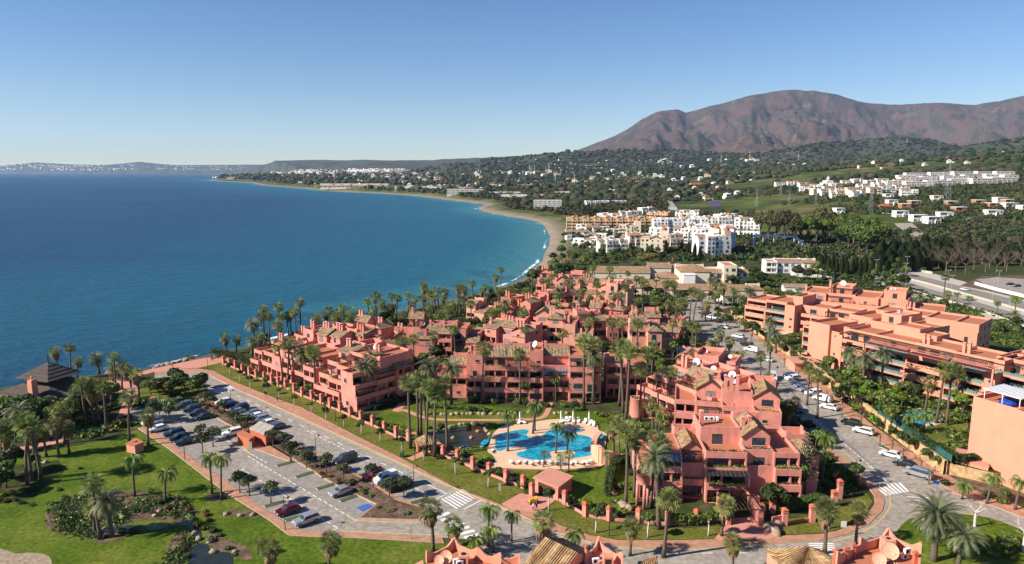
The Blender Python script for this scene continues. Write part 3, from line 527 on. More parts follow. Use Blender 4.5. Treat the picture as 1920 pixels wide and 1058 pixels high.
# parking island kerbs (each a planted strip)
pik=mat('island_groundcover',(.07,.09,.03),.9,.4,2)
for a,b in [((403,807),(431,800)),((519,875),(551,866)),((554,896),(587,886)),((594,918),(627,908)),((637,941),(668,930)),((427,902),(452,896)),((461,924),(494,917)),((496,951),(533,941)),((535,977),(572,967)),((490,838),(520,832)),((672,893),(700,885)),((770,945),(800,937)),((1583,785),(1610,800)),((1652,838),(1680,850))]:
    q=ribbon([W(*a)[:2],W(*b)[:2]],1.1); sheet('parking_island',q,.2,pik,px=False,thick=.25,side=M['kerb'])
# ---------------- plants ----------------
ORD=['first','second','third','fourth','fifth','sixth','seventh','eighth','ninth','tenth','eleventh','twelfth','thirteenth','fourteenth','fifteenth','sixteenth','seventeenth','eighteenth','nineteenth']
TENS={20:'twent',30:'thirt',40:'fort',50:'fift',60:'sixt',70:'sevent',80:'eight',90:'ninet'}
def ordw(i):
    if i<20: return ORD[i-1]
    t,u=i//10*10,i%10
    return TENS[t]+('ieth' if u==0 else 'y-'+ORD[u-1])
ASSET={}
def put(key,loc,rz,label,cat,group=None,sc=1.,zs=None,names=None):
    nm,parts=ASSET[key]
    T=thing(nm,label,cat,loc,rz,group,(sc,sc,zs or sc))
    for pn,me in parts: link(pn,me,T)
    return T
def npmesh(name,V,Fc,mats,midx=None,smooth=False):
    me=bpy.data.meshes.new(name); V=np.asarray(V,np.float32).reshape(-1,3); Fc=np.asarray(Fc,np.int32); n=Fc.shape[1]
    me.vertices.add(len(V)); me.vertices.foreach_set('co',V.ravel()); me.loops.add(Fc.size); me.loops.foreach_set('vertex_index',Fc.ravel()); me.polygons.add(len(Fc)); me.polygons.foreach_set('loop_start',np.arange(0,Fc.size,n,dtype=np.int32))
    for m in mats: me.materials.append(m)
    if midx is not None: me.polygons.foreach_set('material_index',np.asarray(midx,np.int32))
    if smooth: me.polygons.foreach_set('use_smooth',np.ones(len(Fc),bool))
    me.update(calc_edges=True); return me
def trunk_mesh(h,r0,r1,mt,lean=.4,seed=0,k=7):
    rn=RNG(seed); a=rn.uniform(0,6.28); pts=[];rad=[]
    for i in range(7):
        t=i/6; pts.append((math.cos(a)*lean*t*t,math.sin(a)*lean*t*t,h*t)); rad.append(r0*1.35 if i==0 else r0+(r1-r0)*t)
    mb=MB(); mb.tube(pts,rad,k); return mb.mesh('trunk',mt,True),Vector(pts[-1])
def fan_crown(c,seed,n=38,pl=1.15,fl=.95):
    rn=RNG(seed); V=[];T=[]
    for i in range(n):
        az=i*2.39996+rn.uniform(-.2,.2); t=(i+.5)/n; el=R(80-118*t**.9+rn.uniform(-8,8)); d=Vector((math.cos(az)*math.cos(el),math.sin(az)*math.cos(el),math.sin(el)))
        s=Vector((-math.sin(az),math.cos(az),0)); up=s.cross(d)*-1; L=pl*rn.uniform(.8,1.15); b=c+d*L; 
        k=len(V); V+= [c+s*.03,c-s*.03,b]; T.append((k,k+1,k+2))
        m=10; droop=rn.uniform(.15,.5)
        for j in range(m):
            a=R(-100+200*j/(m-1)); w=R(6.8); ll=fl*(1-.25*abs(a)/R(100))*rn.uniform(.85,1.1)
            def pt(an,rr,z=0):
                v=d*math.cos(an)*rr+s*math.sin(an)*rr-up*abs(math.sin(an))*rr*.25; return b+v+Vector((0,0,-droop*rr*rr*.7+z))
            k=len(V); V+=[b,pt(a-w,ll*.7),pt(a,ll*1.1),pt(a+w,ll*.7)]; T+= [(k,k+1,k+2),(k,k+2,k+3)]
    return npmesh('crown',[tuple(v) for v in V],T,[M['fan']])
def skirt(c,seed,r=.55,L=1.5,n=46):
    rn=RNG(seed); V=[];T=[]
    for i in range(n):
        a=rn.uniform(0,6.28); z=rn.uniform(-.2,.4); l=L*rn.uniform(.6,1.1); rr=r*rn.uniform(.7,1.5); s=Vector((-math.sin(a),math.cos(a),0))*.22
        p=c+Vector((math.cos(a)*.15,math.sin(a)*.15,z)); q=c+Vector((math.cos(a)*rr,math.sin(a)*rr,z-l*.55)); e=c+Vector((math.cos(a)*rr*.7,math.sin(a)*rr*.7,z-l))
        k=len(V); V+=[p,q-s,q+s,e]; T+=[(k,k+1,k+2),(k+1,k+3,k+2)]
    return npmesh('dead_fronds',[tuple(v) for v in V],T,[M['dead']])
def feather_crown(c,seed,n,L,el0,el1,bend,leaf,mt,droop,pairs=14):
    rn=RNG(seed); V=[];T=[]
    for i in range(n):
        az=i*2.39996+rn.uniform(-.2,.2); t=(i+.5)/n; el=R(el0+(el1-el0)*t+rn.uniform(-7,7)); l=L*rn.uniform(.85,1.1)*(1-.12*t); s=Vector((-math.sin(az),math.cos(az),0)); h=Vector((math.cos(az),math.sin(az),0))
        p=c.copy(); e=el; st=l/pairs; prev=p.copy()
        for j in range(pairs):
            e-=bend/pairs*(1+.9*j/pairs); d=h*math.cos(e)+Vector((0,0,math.sin(e))); q=p+d*st; up=s.cross(d)*-1
            k=len(V); V+=[p-s*.035,p+s*.035,q]; T.append((k,k+1,k+2))
            w=leaf*(math.sin(math.pi*min(1,(j+1.2)/(pairs+1)))**.6)*rn.uniform(.85,1.1)
            if j>0:
                for sg in (-1,1):
                    for rep in (0,.5):
                        b=p+d*st*rep; tip=b+s*sg*w*(1-droop*.5)+d*w*.45+up*w*.15*(1-2*droop)+Vector((0,0,-w*droop)); k=len(V); V+=[b-d*st*.1,b+d*st*.36,tip]; T.append((k,k+1,k+2))
            p=q
    return npmesh('crown',[tuple(v) for v in V],T,[mt])
FANH=[13.,13.,11.,8.,12.,14.]
for k in range(6):
    h=FANH[k]; tm,top=trunk_mesh(h,.26,.17,M['trunk'],[.5,1.2,.3,.5,.8,.2][k],k)
    ASSET['F%d'%k]=('fan_palm',[('trunk',tm),('crown',fan_crown(top+Vector((0,0,.1)),k,[44,34,26,38,30,40][k],[1.1,1.25,.85,1.0,1.2,.95][k],[.95,.9,1.05,.85,1.,.9][k])),('dead_fronds',skirt(top-Vector((0,0,.2)),k,[.5,.6,.35,.7,.5,.45][k],[1.,1.9,.7,2.3,1.2,.9][k],[40,60,20,80,46,30][k]))])
def fc(c,seed,n,L,el0,el1,bend,leaf,mt,droop,pairs=13): return feather_crown(c,seed,n,L,el0,el1,bend,leaf,mt,droop,pairs)
for k in range(3):
    h=[9.,7.,8.][k]; tm,top=trunk_mesh(h,.34,.26,M['trunk'],.4,k+10); ASSET['D%d'%k]=('date_palm',[('trunk',tm),('crown',fc(top,k+5,60,3.4,82,-30,R(62),.55,M['date'],.25)),('dead_fronds',skirt(top-Vector((0,0,.1)),k+3,.6,.8,26))])
for k in range(3):
    h=[9.,7.,8.][k]; tm,top=trunk_mesh(h,.22,.15,M['whitebark'] if 0 else M['trunk'],.5,k+20); ASSET['Q%d'%k]=('feather_palm',[('trunk',tm),('crown',fc(top,k+15,20,2.9,74,0,R(115),.75,M['queen'],.8))])
tm,top=trunk_mesh(6.5,.55,.48,M['trunk'],.3,40,10); ASSET['DB']=('date_palm',[('trunk',tm),('crown',fc(top,47,120,5.6,84,-42,R(62),.62,M['date'],.25,20)),('dead_fronds',skirt(top-Vector((0,0,.1)),44,.9,1.1,60))])
# broadleaf crowns made of many leaf sprays
def leaves(seed,lobes,n,s,mt,flat=1.,name='crown'):
    rs=np.random.RandomState(seed); L=np.array(lobes,float); w=L[:,3]**2; idx=rs.choice(len(L),n,p=w/w.sum()); c=L[idx,:3]; r=L[idx,3]
    d=rs.normal(size=(n,3)); d/=np.linalg.norm(d,axis=1)[:,None]; rad=r*(rs.rand(n)**.28); p=c+d*rad[:,None]*np.array([1,1,flat])
    nrm=d+rs.normal(size=(n,3))*.55; nrm/=np.linalg.norm(nrm,axis=1)[:,None]; a=np.cross(nrm,rs.normal(size=(n,3))); a/=np.linalg.norm(a,axis=1)[:,None]; b=np.cross(nrm,a); q=s*(.55+.9*rs.rand(n))[:,None]
    V=np.stack([p-a*q,p-b*q*.7,p+a*q,p+b*q*.7],1).reshape(-1,3); Fc=np.arange(4*n).reshape(n,4); return npmesh(name,V,Fc,[mt])
def tree_asset(key,name,th,cr,ch,nl,n,s,leaf,bark,seed,limbs=5,flat=.8,r0=.18,conical=False,core=True):
    rn=RNG(seed); lobes=[]
    for i in range(nl):
        a=i*2.4+rn.uniform(-.5,.5); rr=cr*math.sqrt((i+.3)/nl)*rn.uniform(.5,.72); z=th+ch*(.5+.36*math.cos(rr/cr*2.3)*rn.uniform(.6,1.1)); lobes.append((rr*math.cos(a),rr*math.sin(a),z,cr*rn.uniform(.32,.5)))
    mb=MB(); top=th+ch*.3; mb.tube([(0,0,-.2),(.05,0,th*.5),(0,.06,th),(0,0,top)],[r0*1.3,r0,r0*.8,r0*.5],7)
    for i in range(min(limbs,nl)):
        x,y,z,_=lobes[(i*2)%nl]; mb.tube([(0,0,th*.85),(x*.45,y*.45,th+(z-th)*.45),(x*.9,y*.9,z)],[r0*.6,r0*.4,r0*.15],5)
    ASSET[key]=(name,[('trunk',mb.mesh('trunk',bark,True)),('crown',leaves(seed,lobes,n,s,leaf,flat))])
tree_asset('T0','broadleaf_tree',1.6,3.1,3.8,9,2200,.26,M['leafdark'],M['bark'],1)
tree_asset('T1','broadleaf_tree',2.0,2.6,3.2,8,1800,.26,M['leafmid'],M['bark'],2)
tree_asset('O0','olive_tree',2.0,2.0,2.0,7,900,.2,M['leafolive'],M['bark'],3,r0=.11)
tree_asset('O1','olive_tree',2.1,1.8,1.9,6,700,.2,M['leafolive'],M['bark'],4,r0=.10)
tree_asset('L0','street_tree',2.2,1.3,1.5,6,900,.15,M['leafdark'],M['whitebark'],5,3,r0=.12)
tree_asset('L1','street_tree',2.2,1.1,1.4,6,700,.15,M['leafmid'],M['whitebark'],6,3,r0=.12)
tree_asset('U0','umbrella_pine',6.,5.5,3.2,14,3600,.34,M['pine'],M['bark'],7,8,.55,.35)
tree_asset('E0','eucalyptus_tree',6.,5.5,13,16,3400,.55,M['leafeuc'],M['bark'],8,8,1.1,.4)
tree_asset('E1','eucalyptus_tree',5.,6.0,11,16,3400,.55,M['leafmid'],M['bark'],9,8,1.1,.4)
tree_asset('G0','garden_tree',1.6,2.4,4.0,9,1500,.28,M['leafmid'],M['bark'],10)
tree_asset('G1','garden_tree',1.4,2.2,3.2,8,1500,.26,M['leaflime'],M['bark'],11)
tree_asset('G2','garden_tree',1.5,2.8,3.4,9,1500,.30,M['leafdark'],M['bark'],12)
tree_asset('M0','woodland_tree',2.5,3.6,5.5,9,1100,.55,M['leafmid'],M['bark'],13,4)
tree_asset('M1','woodland_tree',2.5,3.6,5.5,9,1100,.55,M['leafdark'],M['bark'],14,4)
def bush_asset(key,name,r,h,n,s,leaf,seed,nl=5):
    rn=RNG(seed); lobes=[(rn.uniform(-.45,.45)*r,rn.uniform(-.45,.45)*r,h*.45,r*.62) for _ in range(nl)]
    ASSET[key]=(name,[('foliage',leaves(seed,lobes,n,s,leaf,h/r*.8,'foliage'))])
bush_asset('B0','shrub',1.,1.3,420,.16,M['leafdark'],21); bush_asset('B1','shrub',1.,1.1,380,.16,M['leafmid'],22); bush_asset('B2','shrub',.9,1.2,340,.16,M['leaflime'],23); bush_asset('B3','shrub',.9,.9,340,.14,M['leafred'],24); bush_asset('B4','shrub',1.,1.0,300,.18,M['leafolive'],25)
def conical(key,name,h,r,n,s,leaf,seed):
    rs=np.random.RandomState(seed); z=rs.rand(n)**.8; a=rs.rand(n)*6.28; rr=r*np.sin(np.pi*np.clip(z*.85+.13,0,1))**.8*(.75+.3*rs.rand(n)); p=np.stack([rr*np.cos(a),rr*np.sin(a),.3+z*h],1)
    q=s*(.6+.8*rs.rand(n))[:,None]; u=np.stack([-np.sin(a),np.cos(a),0*a],1)*q; w=np.stack([np.cos(a)*.3,np.sin(a)*.3,1+0*a],1)*q*1.5; V=np.stack([p-u,p+u,p+w],1).reshape(-1,3)
    mb=MB(); mb.tube([(0,0,-.2),(0,0,h*.7)],[.16,.05],6)
    ASSET[key]=(name,[('trunk',mb.mesh('trunk',M['bark'])),('crown',npmesh('crown',V,np.arange(3*n).reshape(n,3),[leaf]))])
conical('C0','cypress_tree',10,1.25,1600,.28,M['cyp'],31); conical('C1','conifer_tree',8,2.2,1500,.45,M['cyp'],32)
# leafless pollarded street tree, leafless shrubby tree, tall layered conifer
def bare(key,name,h,spread,n,mt,seed,r0=.14,sub=3):
    rn=RNG(seed); mb=MB(); mb.tube([(0,0,-.1),(.05,0,h*.6),(0,0,h)],[r0*1.3,r0,r0],7)
    def br(p,d,l,r,k):
        q=p+d*l; mb.tube([tuple(p),tuple(p+d*l*.5+Vector((0,0,l*.06))),tuple(q)],[r,r*.8,r*.5],4)
        if k>0:
            for _ in range(3): br(q,(d+Vector((rn.uniform(-1,1),rn.uniform(-1,1),rn.uniform(-.2,.9)))*.6).normalized(),l*.7,r*.5,k-1)
    for i in range(n):
        a=i*6.28/n+rn.uniform(-.3,.3); br(Vector((0,0,h*rn.uniform(.85,1))),Vector((math.cos(a),math.sin(a),rn.uniform(.4,1.1))).normalized(),spread,r0*.5,sub-1)
    ASSET[key]=(name,[('trunk',mb.mesh('trunk',mt))])
bare('P0','pollarded_tree',2.6,.75,5,M['bark'],51); bare('P1','pollarded_tree',3.2,1.0,5,M['whitebark'],52,.2,3); bare('K0','leafless_tree',2.5,2.0,6,M['twig'],53,.12,4)
def layered():
    mb=MB(); h=14.; mb.tube([(0,0,-.2),(.1,0,6),(0,0,h)],[.28,.2,.05],8); V=[];T=[]; rn=RNG(3)
    z=4.5
    while z<h:
        L=2.6*(1-(z-3)/(h-2.2))+.35; o=rn.uniform(0,1)
        for i in range(6):
            a=i*1.047+o; d=Vector((math.cos(a),math.sin(a),.12)); s=Vector((-math.sin(a),math.cos(a),0)); mb.tube([(0,0,z),tuple(Vector((0,0,z))+d*L)],[.05,.02],3,cap=False)
            for j in range(2,14):
                b=Vector((0,0,z))+d*L*j/14
                for sg in (-1,1):
                    k=len(V); V+=[b,b+d*.2,b+s*sg*.45*(1-j/20)+d*.2+Vector((0,0,.08))]; T.append((k,k+1,k+2))
        z+=.75
    ASSET['N0']=('layered_conifer',[('trunk',mb.mesh('trunk',M['bark'])),('crown',npmesh('crown',[tuple(v) for v in V],T,[M['leafolive']]))])
layered()
# --- individual palms: (kind, crown px, crown py, base px, base py)
PALMS={
'by the seafront restaurant':[('F',104,660,110,705),('F',128,655,134,713),('F',143,678,145,709),('D',178,672,186,702),('F',211,672,217,732),('F',226,688,229,730),('F',248,693,248,740),('F',259,703,262,759),('F',132,732,145,794),('F',153,720,161,800),('F',166,722,166,782),('F',184,723,186,794),('F',195,728,200,804),('D',206,690,212,715),('F',172,735,176,796),('D',148,745,150,790)],
'on the big lawn':[('F',234,744,243,829),('F',273,779,278,835),('Q',248,860,253,931),('Q',306,885,310,943),('Q',398,860,398,926),('Q',414,862,415,937),('S',481,1019,484,1041)],
'in the dark grove at the left edge':[('F',14,823,16,852),('F',27,802,52,910),('F',50,790,60,902),('F',75,798,77,897),('F',106,798,111,858),('F',83,810,87,856),('F',128,802,130,850),('D',5,757,5,800),('F',60,815,64,860),('F',5,800,3,850),('D',40,770,42,820),('F',118,770,122,832)],
'by the left foreground stream':[('F',174,906,188,1011),('F',160,947,178,1001),('D',209,940,210,1007)],
'at the bottom edge left of centre':[('F',620,1017,618,1090),('F',516,1032,512,1085),('F',806,957,812,1034),('F',857,986,857,1045),('Q',911,954,915,1025),('Q',922,992,925,1035),('Q',960,968,959,1015),('Q',890,1010,895,1045),('F',1022,980,1022,1050),('Q',1080,1000,1080,1052)],
'along the road at the bottom edge':[('F',1181,985,1181,1042),('F',1244,933,1244,1045),('F',1353,948,1353,1006),('F',1374,1022,1374,1085),('F',1548,952,1546,1038),('F',1605,958,1604,1022)],
'left of the lowest salmon house':[('F',1212,823,1220,950),('F',1235,835,1238,938),('F',1163,813,1173,947),('F',1193,824,1190,932),('D',1239,862,1235,992),('F',1158,795,1162,870),('F',1222,761,1224,805),('Q',1233,780,1235,820),('F',1178,800,1184,880),('F',1146,800,1150,850)],
'on the roundabout lawn':[('DB',1751,968,1750,1052),('D',1793,1002,1795,1070)],
'on the bank right of the crossroads':[('Q',1850,895,1850,945),('Q',1903,905,1903,956),('Q',1804,908,1804,936)],
'along the road lined with parked cars':[('F',1365,641,1366,682),('F',1440,645,1440,722),('F',1423,669,1425,728),('F',1511,694,1513,760),('F',1532,707,1532,784),('F',1471,763,1471,818),('D',1436,709,1436,736),('Q',1335,640,1335,680),('Q',1380,662,1380,695),('D',1351,668,1351,694),('F',1300,640,1302,676)],
'in the terrace gardens of the flats':[('D',1474,576,1477,613),('D',1440,604,1440,648),('F',1434,545,1434,575),('D',1374,546,1374,572),('D',1402,547,1402,585),('D',1586,663,1588,715),('D',1602,684,1600,720),('D',1621,672,1616,740),('D',1652,663,1650,740),('D',1833,676,1833,722),('F',1776,698,1775,797),('F',1755,690,1755,794),('F',1736,716,1735,770),('Q',1703,782,1700,812),('Q',1732,780,1732,810),('D',1455,625,1455,662),('F',1790,700,1792,760),('F',1497,548,1497,590),('F',1480,552,1480,585),('F',1530,545,1530,580),('D',1810,705,1810,745)],
'beside the highway':[('D',1720,557,1721,583),('F',1767,520,1768,566),('F',1775,552,1775,582),('Q',1794,551,1794,572),('Q',1814,558,1814,582),('Q',1870,568,1870,592),('Q',1901,560,1901,602),('D',1898,588,1898,606)],
'left of the salmon houses':[('F',490,581,497,648),('F',523,577,525,645),('F',525,595,528,648),('F',542,594,543,645),('F',562,568,564,640),('D',477,608,478,652),('F',481,634,489,668),('F',444,636,444,662),('F',426,634,426,664),('D',470,640,472,668)],
'in front of the left salmon block':[('F',519,647,530,717),('F',537,647,541,717),('D',562,664,568,719),('F',577,659,585,732),('F',586,664,592,737),('D',694,671,700,747),('D',682,693,683,760)],
'in the group behind the gatehouse':[('F',755,719,770,841),('F',780,711,784,818),('F',790,722,790,816),('F',797,726,799,855),('F',808,734,801,811),('F',816,740,815,857),('F',837,720,839,846),('D',800,690,803,765)],
'in front of the poolside block':[('F',899,653,904,756),('F',973,665,975,758),('Q',1041,709,1042,754),('F',1088,648,1095,759),('F',1106,646,1111,758),('D',1109,668,1113,758),('F',1150,650,1161,762),('F',1163,651,1168,777),('F',1172,656,1173,792),('F',1192,692,1199,790),('F',1211,665,1215,765),('F',1249,700,1249,790),('D',845,690,847,760)],
'behind the poolside block':[('F',1167,607,1168,668),('F',1190,608,1194,690),('F',1235,619,1237,667),('F',1255,608,1256,660),('F',1043,585,1044,637),('F',1057,603,1058,645),('F',1082,600,1082,645),('F',1109,605,1110,648),('F',1072,612,1073,650),('F',1281,612,1281,655)],
'by the swimming pool':[('Q',950,781,952,848),('Q',997,761,999,815),('Q',1003,763,1003,810),('Q',1042,799,1042,852),('Q',1063,813,1064,849),('S',1017,852,1019,878),('S',1050,857,1052,888),('S',1066,853,1066,885),('S',1135,855,1137,890)],
'right of the lowest salmon house':[('Q',1544,823,1542,906),('Q',1499,839,1497,902),('Q',1487,873,1486,931),('Q',1530,849,1531,920),('Q',1446,790,1447,830)],
'on the shore behind the village':[('F',886,532,887,573),('F',908,538,909,560),('F',904,546,905,566),('F',918,541,918,558),('F',928,520,930,550),('F',795,540,797,575),('F',803,551,806,580),('F',810,553,811,580),('F',831,548,831,578),('D',870,563,871,592),('F',849,575,850,605),('F',730,575,731,606),('F',723,580,722,608),('F',705,554,706,600),('F',692,566,693,606),('F',702,579,703,612),('F',719,579,719,608),('F',735,576,737,606),('F',693,592,694,622),('D',861,560,862,590)],
'among the left salmon roofs':[('F',636,585,638,630),('F',617,582,620,630),('F',624,593,627,648),('F',660,585,661,630),('F',657,596,658,640),('F',675,602,676,646),('D',638,616,640,652),('F',626,600,628,640)],
'among the far salmon roofs':[('F',977,560,979,606),('F',994,558,996,604),('F',977,586,980,632),('F',920,586,921,624),('F',938,580,940,627),('D',946,572,948,622),('F',1031,529,1033,575),('F',1043,556,1044,602),('D',1049,546,1051,596),('F',1069,532,1074,584),('F',1086,530,1088,566),('F',1097,516,1098,558),('F',1105,560,1106,602),('F',1078,512,1079,548),('F',1107,605,1107,605),('F',836,579,841,648),('F',856,606,859,648),('F',926,590,928,630),('D',830,610,832,650)],
'along the upper street':[('F',1228,524,1229,560),('F',1190,523,1191,556),('F',1203,526,1204,558),('F',1245,533,1246,566),('F',1263,533,1264,565),('F',1231,565,1230,640),('F',1263,567,1264,606),('F',1283,567,1284,606),('F',1292,548,1293,602),('F',1302,550,1299,608),('F',1328,526,1329,562),('F',1338,533,1339,566),('F',1348,548,1348,590),('F',1315,555,1316,596),('F',1275,585,1276,625),('F',1322,572,1323,604),('F',1357,540,1357,575),('D',1386,560,1387,592)],
'in the white hotel garden':[('F',1047,485,1047,512),('F',1069,478,1069,515),('F',1060,492,1061,520),('F',1030,495,1031,520),('F',1110,470,1111,500),('F',1128,462,1129,494),('F',1090,456,1091,486),('F',1150,440,1151,464),('F',1165,452,1166,476),('F',1205,440,1206,462),('F',1190,430,1191,452),('F',1308,425,1309,446),('F',1275,430,1276,450)]}
KIND={'F':'tall fan palm','Q':'green feather palm','D':'grey-green date palm','DB':'large date palm','S':'short young fan palm'}
tm,top=trunk_mesh(3.,.16,.12,M['trunk'],.1,60); ASSET['S']=('fan_palm',[('trunk',tm),('crown',fan_crown(top,61,24,.55,.6))])
_rn=RNG(5)
for reg,L_ in PALMS.items():
    tz=TZ if 'terrace' in reg else 0.
    cnt={}
    for k,cx,cy,bx,by in sorted(L_,key=lambda q:q[3]):
        if by<=cy+3: continue
        cnt[k]=cnt.get(k,0)+1; tot=sum(1 for q in L_ if q[0]==k and q[4]>q[2]+3)
        x,y,z=W(bx,by,tz) if by>475 else P(bx,by); h=zat(y,cy)-z
        h=max(2.2,min(h,19))
        lab=KIND[k]+' '+reg; lab=lab if tot==1 else lab+', '+ordw(cnt[k])+' from the left'
        if k=='F':
            v=min(range(6),key=lambda i:abs(FANH[i]-h)+_rn.uniform(0,2)); key='F%d'%v; base=FANH[v]
        elif k in 'DQ': v=_rn.randrange(3); key=k+str(v); base=[9.,7.,8.][v]
        elif k=='DB': key='DB'; base=6.5
        else: key='S'; base=3.
        w=min(1.25,max(.8,.55+.45*h/base))*(1.28 if k=='F' else 1.15 if k!='S' else 1.)*_rn.uniform(.92,1.08)
        if k=='DB': w=1.0
        T=put(key,(x,y,z),_rn.uniform(0,6.28),lab,'palm tree','palms '+reg if tot>1 else None,w,h/base)
        if k!='DB': T.rotation_euler=(_rn.uniform(-.05,.05),_rn.uniform(-.05,.05),T.rotation_euler[2])
        for c in T.children:                    # keep crowns round when only the trunk is longer
            if c.name.split('.')[0] in('crown','dead_fronds'):
                r=w/(h/base); c.scale=(1,1,r); c.location=(0,0,base*(1-r)); 
# ---------------- buildings ----------------
MATL=['pink','glass','curtain','wood','terra','metal','white','greenglass','tile','black','red_metal','whitemetal']
def part(mb,name,parent,mats,loc=None): return mb.build(name,mats,parent)
_chm={}
def chimney(T,x,y,z,h,wall,s=.42):
    k=(round(h,1),wall,s)
    if k not in _chm:
        mb=MB(); mb.taper(0,0,0,h,s,s*.86); mb.box(-s*.7,s*.7,-s*.7,s*.7,h,h+.18,1); mb.taper(0,0,h+.18,h+.5,s*1.1,s*.5,0)
        for a in (-.5,.1): mb.box(-s*.87,s*.87,a*s,a*s+.14,h-.55,h-.15,1) if 0 else None
        _chm[k]=mb.mesh('chimney',[M[wall],M['black']])
    o=link('chimney',_chm[k],T); o.location=(x,y,z); return o
_dish={}
def dish(T,x,y,z,r=1.,az=-2.2,col='white'):
    r=round(r*.8,2) if col=='white' else r
    if (r,col) not in _dish:
        mb=MB(); n=16; mb.lathe([(0,.0)]+[(r*t,.28*r*t*t) for t in (.35,.7,1)],n,(0,0,0)); mb.lathe([(r,.28*r),(r*.98,.33*r),(r*.7,.2*r),(.01,.05*r)],n)
        mb.tube([(0,-r*.9,.25*r),(0,0,r*.9)],.025,4,1); mb.cyl(0,0,r*.85,r*.98,.07,6,1)
        rot=Matrix.Rotation(R(62),4,'X'); vs=[rot@Vector(v) for v in mb.v]; mb.v=[(v.x,v.y,v.z+r*.9+.3) for v in vs]; mb.cyl(0,.12,0,r*.9+.3,.06,6,1)
        _dish[(r,col)]=mb.mesh('satellite_dish',[M[col],M['metal']],False)
    o=link('satellite_dish',_dish[(r,col)],T); o.location=(x,y,z); o.rotation_euler=(0,0,az); return o
_ac=[]; FOOT=[]
def aircon(T,x,y,z,rz=0):
    if not _ac:
        mb=MB(); mb.box(-.5,.5,-.2,.2,.1,.85,0); mb.box(-.4,-.3,-.2,.2,0,.1,1); mb.box(.3,.4,-.2,.2,0,.1,1); mb.add([(-.1+.3*math.cos(a*.628),-.205,.47+.3*math.sin(a*.628)) for a in range(10)],[tuple(range(10))],1)
        _ac.append(mb.mesh('air_conditioner',[M['whitemetal'],M['black']]))
    o=link('air_conditioner',_ac[0],T); o.location=(x,y,z); o.rotation_euler=(0,0,rz); return o
_win={}; WFR=['wood']
def window(T,x,y,z,w,h,rz=0,kind='glass',frame=None,canopy=None):
    frame=frame or WFR[0]
    w=round(w*2)/2; h=round(h*5)/5; k=(w,h,kind,frame)
    if k not in _win:
        mb=MB(); mb.box(-w/2,w/2,-.03,0,0,h,0); n=max(1,round(w/1.1))
        for i in range(n+1): a=-w/2+w*i/n; mb.box(a-.03,a+.03,-.06,-.031,0,h,1)
        mb.box(-w/2-.1,w/2+.1,-.16,0,-.12,-.0,2); mb.box(-w/2,w/2,-.07,-.032,h-.05,h+.02,1)
        _win[k]=mb.mesh('window',[M[kind],M[frame],M['kerb']])
    o=link('window',_win[k],T); o.location=(x,y,z); o.rotation_euler=(0,0,rz); return o
def planter(T,x0,x1,y,z,rn,leaf=None,h=.5,dpt=.35):
    n=int((x1-x0)*26)+6; rs=np.random.RandomState(rn.randrange(9999)); p=np.stack([x0+(x1-x0)*rs.rand(n),y+(rs.rand(n)-.5)*dpt*2,z+rs.rand(n)**1.5*h*(.4+1.2*vnoise(rs.rand(n)*0+(x0+(x1-x0)*rs.rand(n))*1.3,np.zeros(n)))],1)
    a=rs.normal(size=(n,3)); a/=np.linalg.norm(a,axis=1)[:,None]; b=np.cross(a,rs.normal(size=(n,3))); b/=np.linalg.norm(b,axis=1)[:,None]; q=.2
    V=np.stack([p-a*q,p-b*q,p+a*q,p+b*q],1).reshape(-1,3); return link('planter_greenery',npmesh('planter_greenery',V,np.arange(4*n).reshape(n,4),[leaf or M[rn.choice(['leafmid','leafdark','leaflime'])]]),T)
